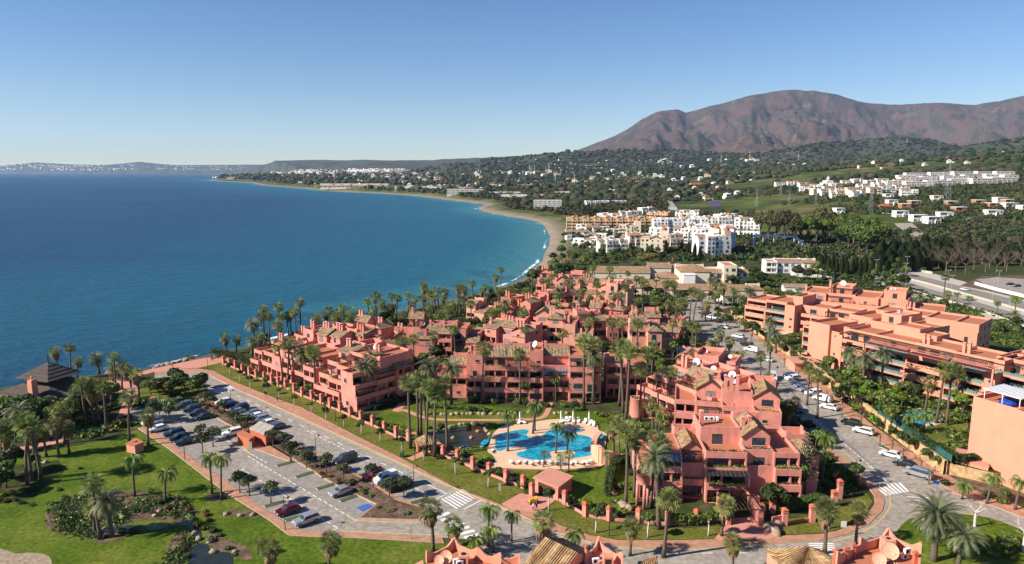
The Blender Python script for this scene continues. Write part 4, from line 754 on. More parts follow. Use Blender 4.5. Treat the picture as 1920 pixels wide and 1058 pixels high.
def roofpart(T,x0,x1,y0,y1,z,kind,rh,m='tile',wall='pink',ov=.45,fasc=True):
    mb=MB(); X0,X1,Y0,Y1=x0-ov,x1+ov,y0-ov,y1+ov; xm=(x0+x1)/2; ym=(y0+y1)/2; t=.16
    if kind=='R':      # ridge along x
        k=rh/((y1-y0)/2); ze=z-ov*k
        mb.tile([(X0,Y0,ze),(X1,Y0,ze),(X1,ym,z+rh),(X0,ym,z+rh)],(1,0,0)); mb.tile([(X1,Y1,ze),(X0,Y1,ze),(X0,ym,z+rh),(X1,ym,z+rh)],(1,0,0))
        for xx in (x0,x1): mb.vprofx([(y0,z-.02),(y1,z-.02),(ym,z+rh-.12)],xx-.12 if xx==x1 else xx,xx if xx==x1 else xx+.12,1)
        mb.add([(X0,Y0,ze-.01),(X0,Y0,ze-t),(X1,Y0,ze-t),(X1,Y0,ze-.01)],[(0,1,2,3)],1); mb.add([(X0,Y0,ze-t),(X0,ym,z+rh-t),(X1,ym,z+rh-t),(X1,Y0,ze-t)],[(0,1,2,3)],2); mb.add([(X1,Y1,ze-t),(X1,ym,z+rh-t),(X0,ym,z+rh-t),(X0,Y1,ze-t)],[(0,1,2,3)],2)
    elif kind=='C':    # ridge along y, gable towards the front
        k=rh/((x1-x0)/2); ze=z-ov*k
        mb.tile([(X0,Y1,ze),(X0,Y0,ze),(xm,Y0,z+rh),(xm,Y1,z+rh)],(0,1,0)); mb.tile([(X1,Y0,ze),(X1,Y1,ze),(xm,Y1,z+rh),(xm,Y0,z+rh)],(0,1,0))
        for yy in (y0,y1): mb.vprof([(x0,z-.02),(x1,z-.02),(xm,z+rh-.12)],yy if yy==y0 else yy-.12,yy+.12 if yy==y0 else yy,1)
        for sx,xa in ((1,X0),(-1,X1)): mb.add([(xa,Y0,ze-t),(xm,Y0,z+rh-t),(xm,Y1,z+rh-t),(xa,Y1,ze-t)],[(0,1,2,3)],2)
    elif kind=='H':    # hipped
        r=min(x1-x0,y1-y0)/2; ze=z-ov*rh/r
        if x1-x0>=y1-y0: A,B=(X0+(r+ov),ym,z+rh),(X1-(r+ov),ym,z+rh)
        else: A,B=(xm,Y0+(r+ov),z+rh),(xm,Y1-(r+ov),z+rh)
        c=[(X0,Y0,ze),(X1,Y0,ze),(X1,Y1,ze),(X0,Y1,ze)]
        if x1-x0>=y1-y0: mb.tile([c[0],c[1],B,A],(1,0,0)); mb.tile([c[1],c[2],B],(0,1,0)); mb.tile([c[2],c[3],A,B],(1,0,0)); mb.tile([c[3],c[0],A],(0,1,0))
        else: mb.tile([c[0],c[1],A],(1,0,0)); mb.tile([c[1],c[2],B,A],(0,1,0)); mb.tile([c[2],c[3],B],(1,0,0)); mb.tile([c[3],c[0],A,B],(0,1,0))
        mb.box(X0,X1,Y0,Y1,ze-t,ze-.01,2)
    elif kind=='S':    # single slope falling to the front
        mb.tile([(X0,Y0,z),(X1,Y0,z),(X1,Y1,z+rh),(X0,Y1,z+rh)],(1,0,0)); mb.add([(X0,Y0,z-t),(X0,Y1,z+rh-t),(X1,Y1,z+rh-t),(X1,Y0,z-t)],[(0,1,2,3)],2); mb.add([(X0,Y0,z-.01),(X0,Y0,z-t),(X1,Y0,z-t),(X1,Y0,z-.01)],[(0,1,2,3)],1)
        for xx in (x0,x1): mb.vprofx([(y0,z-.15),(y1,z-.15),(y1,z+rh-.2),(y0,z-.05)],xx-.1 if xx==x1 else xx,xx if xx==x1 else xx+.1,1)
    return mb.build('roof',[M[m],M[wall],M['terra']],T)
def parapet(mb,x0,x1,y0,y1,z,h=.7,t=.25,wavy=None,rn=None):
    mb.box(x0,x1,y0,y0+t,z,z+h); mb.box(x0,x1,y1-t,y1,z,z+h); mb.box(x0,x0+t,y0+t,y1-t,z,z+h); mb.box(x1-t,x1,y0+t,y1-t,z,z+h)
    if wavy:                          # raised scrolled corners
        for xx in (x0,x1-.9): mb.box(xx,xx+.9,y0,y0+t,z+h,z+h+.45); 
        mb.box(x0,x0+t,y0+t,y0+1.1,z+h,z+h+.45); mb.box(x1-t,x1,y1-1.6,y1-t,z+h,z+h+.5)
def pergola(T,x0,x1,y0,y1,z,m='wood',step=.55,post=True):
    mb=MB()
    for yy in (y0,y1-.15): mb.box(x0,x1,yy,yy+.14,z-.18,z)
    n=max(2,int((x1-x0)/step))
    for i in range(n+1): a=x0+(x1-x0-.09)*i/n; mb.box(a,a+.09,y0-.35,y1+.1,z+.002,z+.13)
    if post:
        for a in (x0+.1,x1-.3): mb.box(a,a+.2,y0+.01,y0+.15,z-2.4,z-.19)
    return mb.build('pergola',[M[m]],T)
def awning(T,x0,x1,y0,y1,z,drop=.5,m='metal'):
    mb=MB(); n=max(2,int((x1-x0)/.8))
    mb.add([(x0,y0,z-drop),(x1,y0,z-drop),(x1,y1,z),(x0,y1,z),(x0,y0,z-drop-.06),(x1,y0,z-drop-.06),(x1,y1,z-.06),(x0,y1,z-.06)],[(0,1,2,3),(7,6,5,4),(0,4,5,1)],0)
    for i in range(n+1):
        a=x0+(x1-x0-.06)*i/n; mb.add([(a,y0,z-drop+.003),(a+.06,y0,z-drop+.003),(a+.06,y1,z+.003),(a,y1,z+.003),(a,y0,z-drop+.05),(a+.06,y0,z-drop+.05),(a+.06,y1,z+.05),(a,y1,z+.05)],[(4,5,6,7),(0,1,5,4),(1,2,6,5),(3,0,4,7)],1)
    for a in (x0,x1-.12): mb.box(a,a+.12,y0+.05,y0+.17,z-drop-2.2,z-drop-.07,1)
    return mb.build('awning',[M[m],M['whitemetal'] if m!='black' else M['metal']],T)
def block(label,org,deg,depth,bays,fh=3.1,wall='pink',seed=0,z0=0.,name='apartment_block',cat='apartment building',tile='tileold',group=None,under=3,greens=.5,dishes=0,sidewin=True,beam=.35):
    rn=RNG(seed); T=thing(name,label,cat,(org[0],org[1],z0),R(deg),group); w=MB(); FOOT.append((org[0],org[1],R(deg),sum(b[0] for b in bays),depth)); fl=MB(); x=0.; tops=[]
    for bi,b in enumerate(bays):
        bw,fs,opt=b[0],b[1],(b[2] if len(b)>2 else {}); off=opt.get('off',0.); sb=opt.get('sb') or [0]*len(fs); dep=opt.get('dep',depth); x1=x+bw; yp=None; top=opt.get('top','F'); dz=opt.get('dz',0)
        for i,c in enumerate(fs):
            z=i*fh-(under if i==0 else 0); zf=i*fh; zt=(i+1)*fh+(dz if i==len(fs)-1 else 0); yf=off+sb[i]
            rec=2.4 if c in 'LgO' else 0.
            w.box(x,x1,yf+rec,dep,z,zt)
            if i and yf>yp+.3:          # terrace on the storey below
                gl=c=='g' or opt.get('gl'); h=1.0
                if gl: w.box(x,x1,yp,yp+.2,zf,zf+.35); q=MB(); q.box(x+.1,x1-.1,yp+.08,yp+.14,zf+.352,zf+1.1); q.build('balcony_glass',[M['greenglass']],T)
                else: w.box(x,x1,yp,yp+.25,zf,zf+h)
                if yf-yp>.6: w.box(x,x+.2,yp+.25,yf,zf,zf+h*.95); w.box(x1-.2,x1,yp+.25,yf,zf,zf+h*.95)
                fl.add([(x+.2,yp+.25,zf+.03),(x1-.2,yp+.25,zf+.03),(x1-.2,yf+rec,zf+.03),(x+.2,yf+rec,zf+.03)],[(0,1,2,3)])
                if rn.random()<greens: planter(T,x+.3,x1-.3,yp+.45,zf+.75,rn)
                if c=='P' and yf-yp>1.2: pergola(T,x+.3,x1-.3,yp+.5,yf,zf+2.75)
                if c=='A': awning(T,x+.2,x1-.2,yp+.3,yf,zf+2.9)
                if c=='Z': awning(T,x+.2,x1-.2,yp+.3,yf,zf+2.9,.25,'black')
            xm=(x+x1)/2
            if c in 'LgO':
                # party walls, floor slab edge with parapet, lintel and columns
                w.box(x,x+.3,yf,yf+rec,z,zt); w.box(x1-.3,x1,yf,yf+rec,z,zt); a,bb=x+.3,x1-.3
                w.box(a,bb,yf,yf+rec,z,zf+.02) if i==0 else None
                w.box(a,bb,yf+.02,yf+rec,zt-.25,zt)
                w.box(a,bb,yf,yf+.02+.2,zt-beam,zt-.251)
                if c=='g':
                    w.box(a,bb,yf,yf+.15,zf+.021,zf+.25); q=MB(); q.box(a,bb,yf+.04,yf+.09,zf+.252,zf+1.1); q.box(a,bb,yf+.02,yf+.11,zf+1.101,zf+1.15,1); q.build('balcony_glass',[M['greenglass'],M['metal']],T)
                elif i>0 or rn.random()<.4: w.box(a,bb,yf,yf+.22,zf+.021,zf+opt.get('ph',1.0))
                if opt.get('bal'):      # balcony pushed out past the wall line
                    w.box(x+.4,x1-.4,yf-1.1,yf-.001,zf-.3,zf-.02); w.box(x+.4,x1-.4,yf-1.1,yf-.9,zf-.019,zf+1.0); w.box(x+.4,x+.6,yf-.899,yf-.001,zf-.019,zf+1.); w.box(x1-.6,x1-.4,yf-.899,yf-.001,zf-.019,zf+1.)
                if bw>4.5 and not opt.get('nocol'): cx=x+bw*rn.choice([.4,.5,.6]); w.box(cx-.2,cx+.2,yf+.23,yf+.6,zf+.02,zt-beam if 0 else zt-.252)
                ww=min(bw-1.2,3.5); window(T,xm,yf+rec,zf+.1,ww if not opt.get('nocol') else bw*.6,2.3,0,rn.choice(['glass','glass','curtain']) if not opt.get('nocol') else 'glass')
                if rn.random()<greens and c!='O': planter(T,a,bb,yf+.35,zf+.75,rn)
                if c=='O' : pergola(T,a,bb,yf-1.2,yf,zt-.5,post=False)
                if c=='L' and rn.random()<.25 and wall.startswith('pink'): pergola(T,a,bb,yf-.4,yf+1.2,zt-.4,post=False)
            elif c in 'WPAZT':
                n=1 if wall in('pink','pinkred','pinklight','coral','peach') and rn.random()<.6 else max(1,int(bw//3.2)); jx=rn.uniform(-.6,.6) if n==1 else 0
                for j in range(n):
                    cx=x+bw*(j+.5)/n; hh=2.2 if c!='W' or rn.random()<.4 else 1.5; window(T,cx+jx,yf,zf+(.1 if hh>2 else .9),min(bw/n-1.4,rn.choice([1.,1.5,2.,2.5])),hh,0,rn.choice(['glass','glass','curtain']))
                if c=='T': roofpart(T,x+.4,x1-.4,yf-.9,yf,zf+2.55,'S',.5,tile,wall,.15)
            elif c=='S' and rn.random()<(.35 if wall in('peach','coral') else .55): window(T,xm+rn.uniform(-1,1),yf,zf+1.2,.8,.9,0,'glass')
            yp=yf
        zt=len(fs)*fh+dz; tops.append((x,x1,yp,dep,zt)); rd=opt.get('rd')
        if top=='F': parapet(w,x,x1,yp,dep,zt,opt.get('pp',.7),wavy=opt.get('wavy')); fl.add([(x+.25,yp+.25,zt+.03),(x1-.25,yp+.25,zt+.03),(x1-.25,dep-.25,zt+.03),(x+.25,dep-.25,zt+.03)],[(0,1,2,3)])
        elif top in 'RCHS':
            ye=yp+(rd or min(dep-yp,6.5)); roofpart(T,x,x1,yp,ye,zt,top,opt.get('rh',1.5),tile,wall)
            if ye<dep-1: parapet(w,x,x1,ye+.05,dep,zt,1.3,wavy=1); fl.add([(x+.25,ye+.35,zt+.03),(x1-.25,ye+.35,zt+.03),(x1-.25,dep-.25,zt+.03),(x+.25,dep-.25,zt+.03)],[(0,1,2,3)])
            if top=='S' : w.box(x,x1,ye+.46,ye+.8,zt,zt+opt.get('rh',1.5)+.5)
        elif top=='B':                  # roof room with its own parapet
            a,bb,c0,c1=x+bw*.12,x1-bw*.12,yp+(dep-yp)*.3,dep-.3; parapet(w,x,x1,yp,dep,zt,.8); w.box(a,bb,c0,c1,zt,zt+2.5); parapet(w,a,bb,c0,c1,zt+2.5,.6,wavy=1); window(T,(a+bb)/2,c0,zt+.15,1.5,2.)
            fl.add([(x+.25,yp+.25,zt+.03),(x1-.25,yp+.25,zt+.03),(x1-.25,dep-.25,zt+.03),(x+.25,dep-.25,zt+.03)],[(0,1,2,3)])
            if rn.random()<.5: pergola(T,x+.5,x1-.5,yp+.6,c0-.1,zt+2.4)
        zc=zt+(opt.get('rh',1.5)*.5 if top in 'RCH' else 0)
        for k in range(opt.get('ch',0)):
            cx=x+.7+k*1.35 if not opt.get('cx') else x+bw*opt['cx']+k*1.35; cy=yp+min((dep-yp)*.5,opt.get('cy',3.)) ; chimney(T,cx,cy,zt-.2,opt.get('chh',2.6)+rn.uniform(0,.6)+(2.4 if top=='B' else 0),wall)
        for k in range(opt.get('d',0)): dish(T,x+bw*(.45+.3*k),yp+(dep-yp)*.55,zt+(2.5 if top=='B' else 0),opt.get('dr',1.0) if k==0 else .55,rn.uniform(-1,.2)-.1-R(deg),'white' if k==0 else wall)
        for k in range(opt.get('ac',0)): aircon(T,x+bw*.3+1.1*k,yp+(dep-yp)*.7,zt+.03+(2.5 if top=='B' else 0),rn.choice([0,1.57]))
        x=x1
    if sidewin:
        for (xx,rz,bi) in ((0,-math.pi/2,0),(x,math.pi/2,-1)):
            b=bays[bi]; n=len(b[1]); opt=b[2] if len(b)>2 else {}; y0=opt.get('off',0)+(opt.get('sb') or [0])[-1]
            for i in range(n):
                for yy in np.arange(y0+3.5,opt.get('dep',depth)-1.5,4.2):
                    if rn.random()<.5: window(T,xx,yy+rn.uniform(-.8,.8),i*fh+1.,rn.choice([1.,1.,1.5]),1.2,rz)
    w.build('walls',[M[wall]],T); fl.build('terrace_floor',[M['terra']],T); return T
FOOTP=0
def px_org(px,py,z=0): return W(px,py,z)[:2]
# --- the salmon village: avenue side (left block)
A0=px_org(476,693)
block('long stepped salmon block at the seafront corner, nearest the sea',A0,-41,13,[
 (5,'LL',{'sb':[0,1.5],'top':'F','off':-1}),(7,'LLP',{'sb':[0,1.,4],'ch':2,'top':'F'}),(6,'LWB'[:2]+'W',{'sb':[0,.5,3],'top':'C','rh':1.8,'off':-.5}),(5,'LLP',{'sb':[0,.5,2.5],'top':'F','dz':.4}),(7,'OLL',{'sb':[0,1.,2.],'top':'F','d':0,'off':1}),(6,'LLP',{'sb':[0,0,3],'top':'F'})],seed=11,greens=.6)
v=Vector((math.cos(R(-41)),math.sin(R(-41)))); n_=Vector((-v.y,v.x))
B0=Vector(A0)+n_*13.6+v*3
block('tall salmon block with clustered chimneys and white dish, behind the seafront corner block',B0,-41,13,[
 (6,'SSW',{'sb':[0,0,0],'top':'F','ch':2,'pp':1.}),(6,'SSSW',{'sb':[0,0,0,0],'top':'F','ch':2,'d':1,'dr':1.3,'ac':2,'wavy':1}),(6,'SSWW',{'sb':[0,0,1,1],'top':'R','rh':1.8,'ch':3}),(6,'SSSW',{'sb':[0,0,0,2],'top':'R','rh':1.5,'ch':3})],seed=12,group=None)
A1=px_org(600,742)
block('stepped salmon block with deep terraces beside the avenue, left of the winding path',A1,-41,20,[
 (6,'OLPW',{'sb':[-2,0,3,7],'top':'S','rh':1.4,'rd':5,'ch':2}),(6.5,'LLLP',{'sb':[-2,-1,2,7],'top':'F','d':1,'dr':1.2,'ac':1}),(6,'LLLP',{'sb':[-1,0,3,8],'top':'F','ch':2,'wavy':1})],seed=13,greens=.8)
A2=px_org(676,777)+n_*.5 if False else (Vector(px_org(668,774))+n_*.3)
block('shaded salmon wing with timber pergolas, facing the tall palm group',A2,49,7,[
 (7,'LOL',{'sb':[0,.5,1.5],'top':'F','pp':1.}),(7,'LLO',{'sb':[0,0,1],'top':'R','rh':1.6}),(6,'SSL',{'sb':[0,0,0],'top':'R','rh':1.6,'off':-.5,'ch':1})],seed=14,fh=3.2,greens=.8)
# --- poolside block (faces the pool)
B1=px_org(812,752)
block('wide four storey salmon poolside block with glass awning and round white dish',B1,-2,14,[
 (4.5,'SLF'[:2],{'sb':[0,0],'top':'F','off':4,'dz':.3}),(5,'SLW',{'sb':[0,0,3],'top':'R','rh':1.7,'off':3}),
 (5,'LLWS',{'sb':[0,0,1.5,3],'top':'F','ch':3,'chh':1.8,'off':.5}),(6.5,'LLLP',{'sb':[0,0,1,4.5],'top':'R','rh':2,'rd':7,'ch':1}),(6.5,'LLOP',{'sb':[0,0,.5,4.5],'top':'R','rh':2,'rd':7}),
 (4,'LLLS',{'sb':[0,0,.6,3.5],'top':'F','d':1,'dr':1.3,'dz':1.,'ac':1,'wavy':1,'off':-.4}),
 (7.5,'LLAW',{'sb':[0,.4,1,5],'top':'R','rh':1.7,'rd':6,'off':1.2,'ch':1,'cx':.1}),
 (4.5,'LWLZ',{'sb':[0,0,0,3],'top':'F','off':.2,'bal':0}),(4.5,'LWTW',{'sb':[0,0,0,3.5],'top':'R','rh':1.9,'off':0,'d':1,'dr':1.3,'ch':1})],seed=21,greens=.75)
B2=(B1[0]+50,B1[1]+3)
block('dark shaded salmon wing joining the poolside block to the round tower',B2,-4,13,[
 (6,'LLL',{'sb':[0,0,1],'top':'F','ch':1}),(6,'LLP',{'sb':[0,0,3],'top':'F'})],seed=22,greens=.5)
# --- right salmon block: facade runs down towards the right
C0=px_org(1185,770)
block('salmon block with a round corner tower, stepped terraces and dark solar panels',C0,-58,20,[
 (6,'OLL',{'sb':[0,1.5,5],'top':'C','rh':1.6,'rd':6}),(6,'LLPW',{'sb':[0,1,5,9],'top':'F','ch':2,'d':1,'dr':1.3}),(7,'LOLP',{'sb':[0,1,4,8],'top':'R','rh':1.8,'d':1,'rd':5}),(6,'SSSS',{'sb':[0,0,3,7],'top':'F','dr':1.2,'d':1,'pp':1.3,'ac':1}),(5,'LLP',{'sb':[0,1,5],'top':'F'})],seed=31,greens=.7)
C1=px_org(1262,835)
block('salmon block with many slender chimneys and pale tiled gables above the lowest house',C1,-14,18,[
 (5,'LLL',{'sb':[0,0,1.5],'top':'F','off':3}),(6,'LLPW',{'sb':[0,0,2,6],'top':'C','rh':2,'off':2,'rd':6}),(7,'SSPS',{'sb':[0,0,2,5],'top':'F','ch':3,'chh':4.2,'cy':.6,'d':1,'dr':.8,'ac':2}),(6.,'SSSW',{'sb':[0,0,0,4],'top':'C','rh':2.2,'d':1,'dr':.8,'rd':8})],seed=32,tile='tile',greens=.6)
C2=px_org(1198,938)
block('lowest salmon house facing the bottom road, with striped awnings and pale tiled gable',C2,-4,15,[
 (3,'OL',{'sb':[0,0],'top':'F','off':1,'pp':.5}),(5.5,'LLA',{'sb':[0,.3,2.5],'top':'F','dep':12,'pp':.3}),(4.5,'LSP',{'sb':[0,.8,3],'top':'C','rh':1.8,'off':1.5,'rd':7}),(8,'LLLW',{'sb':[-1.2,-.6,0,6],'top':'F','off':1,'ac':3,'ch':1}),(5.5,'SSWW',{'sb':[1,1,1.5,4],'top':'C','rh':2.2,'off':1,'rd':8,'ch':2}),(5,'LLL',{'sb':[-2,-1.5,0],'top':'F','off':2}),(4.5,'STS',{'sb':[0,0,0],'top':'H','rh':1.3,'off':4})],seed=33,tile='tile',greens=.9)
CT=Vector(C2)
HT=thing('canopy_row','dark slatted canopy over the wide third floor terrace of the lowest salmon house','canopy',(CT.x,CT.y,0),R(-4)); awning(HT,13.2,21.,-1.6,1.6,6.9,.55,'black'); awning(HT,3.4,8.2,-.2,2.6,9.0,.4,'metal'); planter(HT,13.4,20.8,-.9,4.0,RNG(3),M['leafdark'],.6)
C4=px_org(1262,728)
block('upper salmon block with dark pergola roofs and coral dish, right of the solar panels',C4,-28,11,[
 (6,'LLP',{'sb':[0,0,3],'top':'C','rh':1.6}),(7,'SSS',{'sb':[0,0,0],'top':'F','pp':1.2,'wavy':1,'ac':1,'dz':1}),(4.5,'LLP',{'sb':[0,0,2],'top':'F','d':1,'dr':.8})],seed=35,tile='tile')
# --- middle rows
def mid(label,px,py,deg,seed,nb,fl=3,depth=12,tile='tileold',dishes=1,wall=None,lo=4.5,hi=6.5):
    rn=RNG(seed); wall=wall or ['pink','pinklight','pinkred'][seed%3]; bays=[]
    for i in range(nb):
        n=fl+(rn.random()<.25)-(rn.random()<.5); fs=''.join(rn.choice('LLWSWO' if j==0 else 'LLLWWST') for j in range(n-1))+rn.choice('WPSWP'); sb=[0]
        for j in range(1,n): sb.append(sb[-1]+rn.choice([0,0,.8,2.2]))
        if fs[-1]=='P': sb[-1]=sb[-1]+2.5
        top=rn.choice(['R','F','C','F','R','R','S','H','C']); o={'sb':sb,'top':top,'off':rn.choice([0,0,1,2,-1]),'rh':rn.uniform(1.3,1.9),'ch':rn.choice([0,1,2,2,3]),'wavy':rn.random()<.6,'dz':rn.choice([0,.4,.8])}
        if dishes and rn.random()<.45 and top in 'FB': o['d']=1; o['dr']=rn.choice([1.2,1.0]); dishes-=1
        if top in 'FB' and rn.random()<.4: o['ac']=2
        bays.append((rn.uniform(lo,hi),fs,o))
    return block(label,px_org(px,py),deg,depth,bays,seed=seed,tile=tile,wall=wall)
mid('red salmon block facing the camera, left of the poolside block and behind it',736,668,-6,42,4,3,11)
block('tall narrow salmon front with three stacked bay windows, near the sea',px_org(775,668),-6,12,[(5,'SWW',{'top':'F','d':1,'dr':1.1,'ch':1}),(4.5,'SWWW'[:3],{'top':'R','rh':1.5,'ch':1,'off':.5}),(4.8,'LLLW'[:3],{'top':'R','rh':1.5,'ch':2,'off':-2,'cx':.05}),(4.5,'SWW',{'top':'F','off':1,'ch':1}),(4.5,'ST',{'top':'R','rh':1.1,'off':0})],seed=43,greens=.7)
mid('low salmon row with tiled hoods behind the tall palm group',826,668,-20,44,3,2,11,dishes=0)
mid('salmon block above the pool, just behind the wide tiled roof',884,655,-34,45,4,3,12)
mid('salmon block with a white dish and crenellated tower, centre of the village',975,660,-12,46,5,3,13,dishes=2)
mid('salmon block on the sea side with three tall chimneys in a row',912,612,-38,47,5,3,12)
mid('salmon block right of the centre tower, under the fan palms',1058,655,8,48,4,3,12)
mid('salmon row along the beach at the far left of the village',872,598,-32,49,3,2,10,dishes=0)
mid('salmon block with gabled middle house, towards the hotel garden',985,590,-30,50,5,3,12)
mid('salmon house group nearest the hotel trees',1005,558,-20,51,5,3,11)
mid('salmon terraces stepping down below the hotel wall',1072,575,-24,52,5,3,12)
mid('salmon block with bright balconies, middle right of the village',1100,620,-30,53,5,3,12)
mid('sunlit salmon block with plain end wall at the right edge of the village',1150,640,-8,54,5,3,13,dishes=2)
mid('salmon house beside the upper street, lowest of the right edge group',1185,672,0,55,3,3,10)
mid('small salmon house behind the coral dish block',1218,648,-30,56,2,2,10,dishes=0)
mid('salmon row between the seafront corner block and the village centre',640,655,-35,57,4,2,11)
mid('low salmon house by the beach palms, left of the bay window front',705,640,-20,58,3,2,9,dishes=0)
mid('salmon houses in the courtyard behind the dark palms',640,700,-38,59,3,3,10)
# --- four foreground rooftops
def scroll(mb,p,q,z0,h,t=.3,hump=1.2,m=0,both=True):          # stucco parapet wall with a raised scrolled end
    a=Vector(p);b=Vector(q); d=(b-a); L=d.length; d/=L; n=Vector((-d.y,d.x))*t
    pr=[(0,0),(L,0)]; N=14; tops=[]
    for i in range(N+1):
        s=i/N; e=max(0,1-s*L/1.6); f=max(0,1-(1-s)*L/1.6); tops.append((s*L,h+hump*((e*e*(3-2*e)) if both else 0)+hump*(f*f*(3-2*f))))
    prof=[(0,0)]+[(L,0)]+tops[::-1]
    n0=len(mb.v); k=len(prof)
    for off in (0,1):
        for s,z in prof: w=a+d*s+n*off; mb.v.append((w.x,w.y,z0+z))
    mb.f.append(tuple(range(n0,n0+k))); mb.m.append(m); mb.f.append(tuple(range(n0+2*k-1,n0+k-1,-1))); mb.m.append(m)
    for i in range(k): j=(i+1)%k; mb.f.append((n0+j,n0+i,n0+i+k,n0+j+k)); mb.m.append(m)
def barrel(T,corners,m='tilenear',pitch=.34,name='roof'):     # real half-round tiles on a sloping face: corners eaveL, eaveR, ridgeR, ridgeL
    a,b,c,d=[Vector(v) for v in corners]; nrm=(b-a).cross(d-a).normalized(); n=max(2,int((b-a).length/pitch)); V=[];Fc=[]; mb=MB()
    rows=max(1,int((d-a).length/.9)); k=6
    for i in range(n):
        for r in range(rows):
            for s in range(2):
                t=(r+s)/rows; L0=a.lerp(d,t); R0=b.lerp(c,t); p=L0.lerp(R0,i/n); q=L0.lerp(R0,(i+1)/n); hgt=pitch*.42*(1.0 if s==0 else .82)+(.03 if s==0 else 0)
                for j in range(k+1):
                    u=j/k; z=math.sin(math.pi*min(1,u/.72))*hgt if u<.72 else -.02; V.append(tuple(p.lerp(q,u)+nrm*z))
            b0=len(V)-2*(k+1); Fc+=[(b0+j,b0+j+1,b0+k+2+j,b0+k+1+j) for j in range(k)]
    mb.v=V; mb.f=Fc; mb.m=[0]*len(Fc); e=(b-a).normalized(); mb.uvd={i:tuple(e) for i in range(len(Fc))}
    mb.add([tuple(a-nrm*.05),tuple(b-nrm*.05),tuple(c-nrm*.05),tuple(d-nrm*.05)],[(0,1,2,3)],1)
    return mb.build(name,[M[m],M['terra']],T)
def wz(px,py,z): return Vector(W(px,py,z))
def fore(label,loc): return thing('town_house',label,'house',(loc[0],loc[1],0))
def rel(T,v): return (v[0]-T.location.x,v[1]-T.location.y,v[2] if len(v)>2 else 0)
# rooftop 1, bottom left of centre
Z=10.5
T=fore('salmon rooftop terrace with two coral dishes, at the bottom edge left of centre',W(880,1058,Z)); mb=MB()
pts=[W(798,1048,Z)[:2],W(852,1022,Z)[:2],W(898,1042,Z)[:2],W(940,1052,Z)[:2],W(938,1105,Z)[:2],W(800,1115,Z)[:2]]
pr=[(p[0]-T.location.x,p[1]-T.location.y) for p in pts]; mb.prism(pr,-2,Z-.6); 
for i in range(5): scroll(mb,pr[i+1],pr[i],Z-.6,1.0,.28,.9)
mb.prism([rel(T,W(a,b,Z-1))[:2] for a,b in [(760,1075),(793,1058),(800,1100),(770,1110)]],-2,Z-.3)
mb.build('walls',[M['coral']],T); mb=MB(); mb.add([(p[0],p[1],Z-.58) for p in pr],[tuple(range(len(pr)))]); mb.build('terrace_floor',[M['terra']],T)
for (a,b,r) in ((824,1046,.75),(837,1042,.95)): x,y,_=rel(T,W(a,b+8,Z-.3)); dish(T,x,y,Z-1.0,r,-.2,'peach')
x,y,_=rel(T,W(856,1052,Z)); aircon(T,x,y,Z-.5,.4); aircon(T,x+.5,y-.5,Z-.5,.4)
q=MB(); x,y,_=rel(T,W(869,1050,Z)); q.box(x-.7,x+.7,y-.7,y+.7,Z-.6,Z+.9); q.cyl(x,y,Z+.91,Z+1.0,.35,10,1); q.box(x-.45,x+.35,y-.72,y-.701,Z-.2,Z+.6,1); q.build('chimney',[M['coral'],M['black']],T)
# rooftop 1b small tiled gable right of it
T=fore('salmon gable end with dark tiled slope, between the two bottom rooftops',W(915,1040,8)); mb=MB()
a=rel(T,W(893,1048,8)); b=rel(T,W(925,1058,8)); mb.prism([(a[0],a[1]),(a[0]+2.6,a[1]-.6),(a[0]+2.6,a[1]-6),(a[0],a[1]-5.4)],-1,8.2); mb.build('walls',[M['coral']],T)
barrel(T,[(a[0]+3,a[1]-6,8.0),(a[0]+3,a[1],8.0),(a[0]+.1,a[1]+.6,10.),(a[0]+.1,a[1]-5.4,10.)],'tileold')
q=MB(); a2=rel(T,W(975,1056,6.5)); q.prism([(a2[0]-4,a2[1]),(a2[0],a2[1]-.2),(a2[0],a2[1]-5),(a2[0]-4,a2[1]-5)],-1,6.5); scroll(q,(a2[0],a2[1]-.2),(a2[0]-4,a2[1]),6.5,.9,.25,.7); scroll(q,(a2[0],a2[1]-5),(a2[0],a2[1]-.2),6.5,.9,.25,.7); q.build('walls',[M['coral']],T)
# big tiled roof, bottom centre
T=fore('salmon house under a large sunlit barrel tiled roof, bottom edge centre',W(1080,1058,9)); 
ridL=wz(1022,1007,11.6); ridR=wz(1083,1036,11.6); dn=Vector((ridR.x-ridL.x,ridR.y-ridL.y,0)).normalized(); pn=Vector((dn.y,-dn.x,0))
if pn.y>0: pn=-pn
e0=ridL+pn*6.8-Vector((0,0,3.0)); e1=ridR+pn*6.8-Vector((0,0,3.0)); L3=lambda v:(v.x-T.location.x,v.y-T.location.y,v.z)
barrel(T,[L3(e0),L3(e1),L3(ridR),L3(ridL)]); f0=ridL-pn*4-Vector((0,0,1.9)); f1=ridR-pn*4-Vector((0,0,1.9)); barrel(T,[L3(f1),L3(f0),L3(ridL),L3(ridR)],'tileold')
mb=MB(); i0=[ridL+pn*6.2,ridR+pn*6.2,ridR-pn*3.6,ridL-pn*3.6]; i0=[L3(v+dn*(.3 if j in(0,3) else -.3)) for j,v in enumerate(i0)]; mb.prism([v[:2] for v in i0],-1,8.7)
for a,b,c in ((i0[0],i0[3],ridL),(i0[1],i0[2],ridR)):
    c=L3(c+(dn*.3 if c is ridL else -dn*.3)); s=.25 if c is not None else 0; mb.add([(a[0],a[1],8.7),(b[0],b[1],8.7+.9),(c[0],c[1],11.35),(a[0],a[1],8.72)],[(0,1,2)])
mb.build('walls',[M['coral']],T)
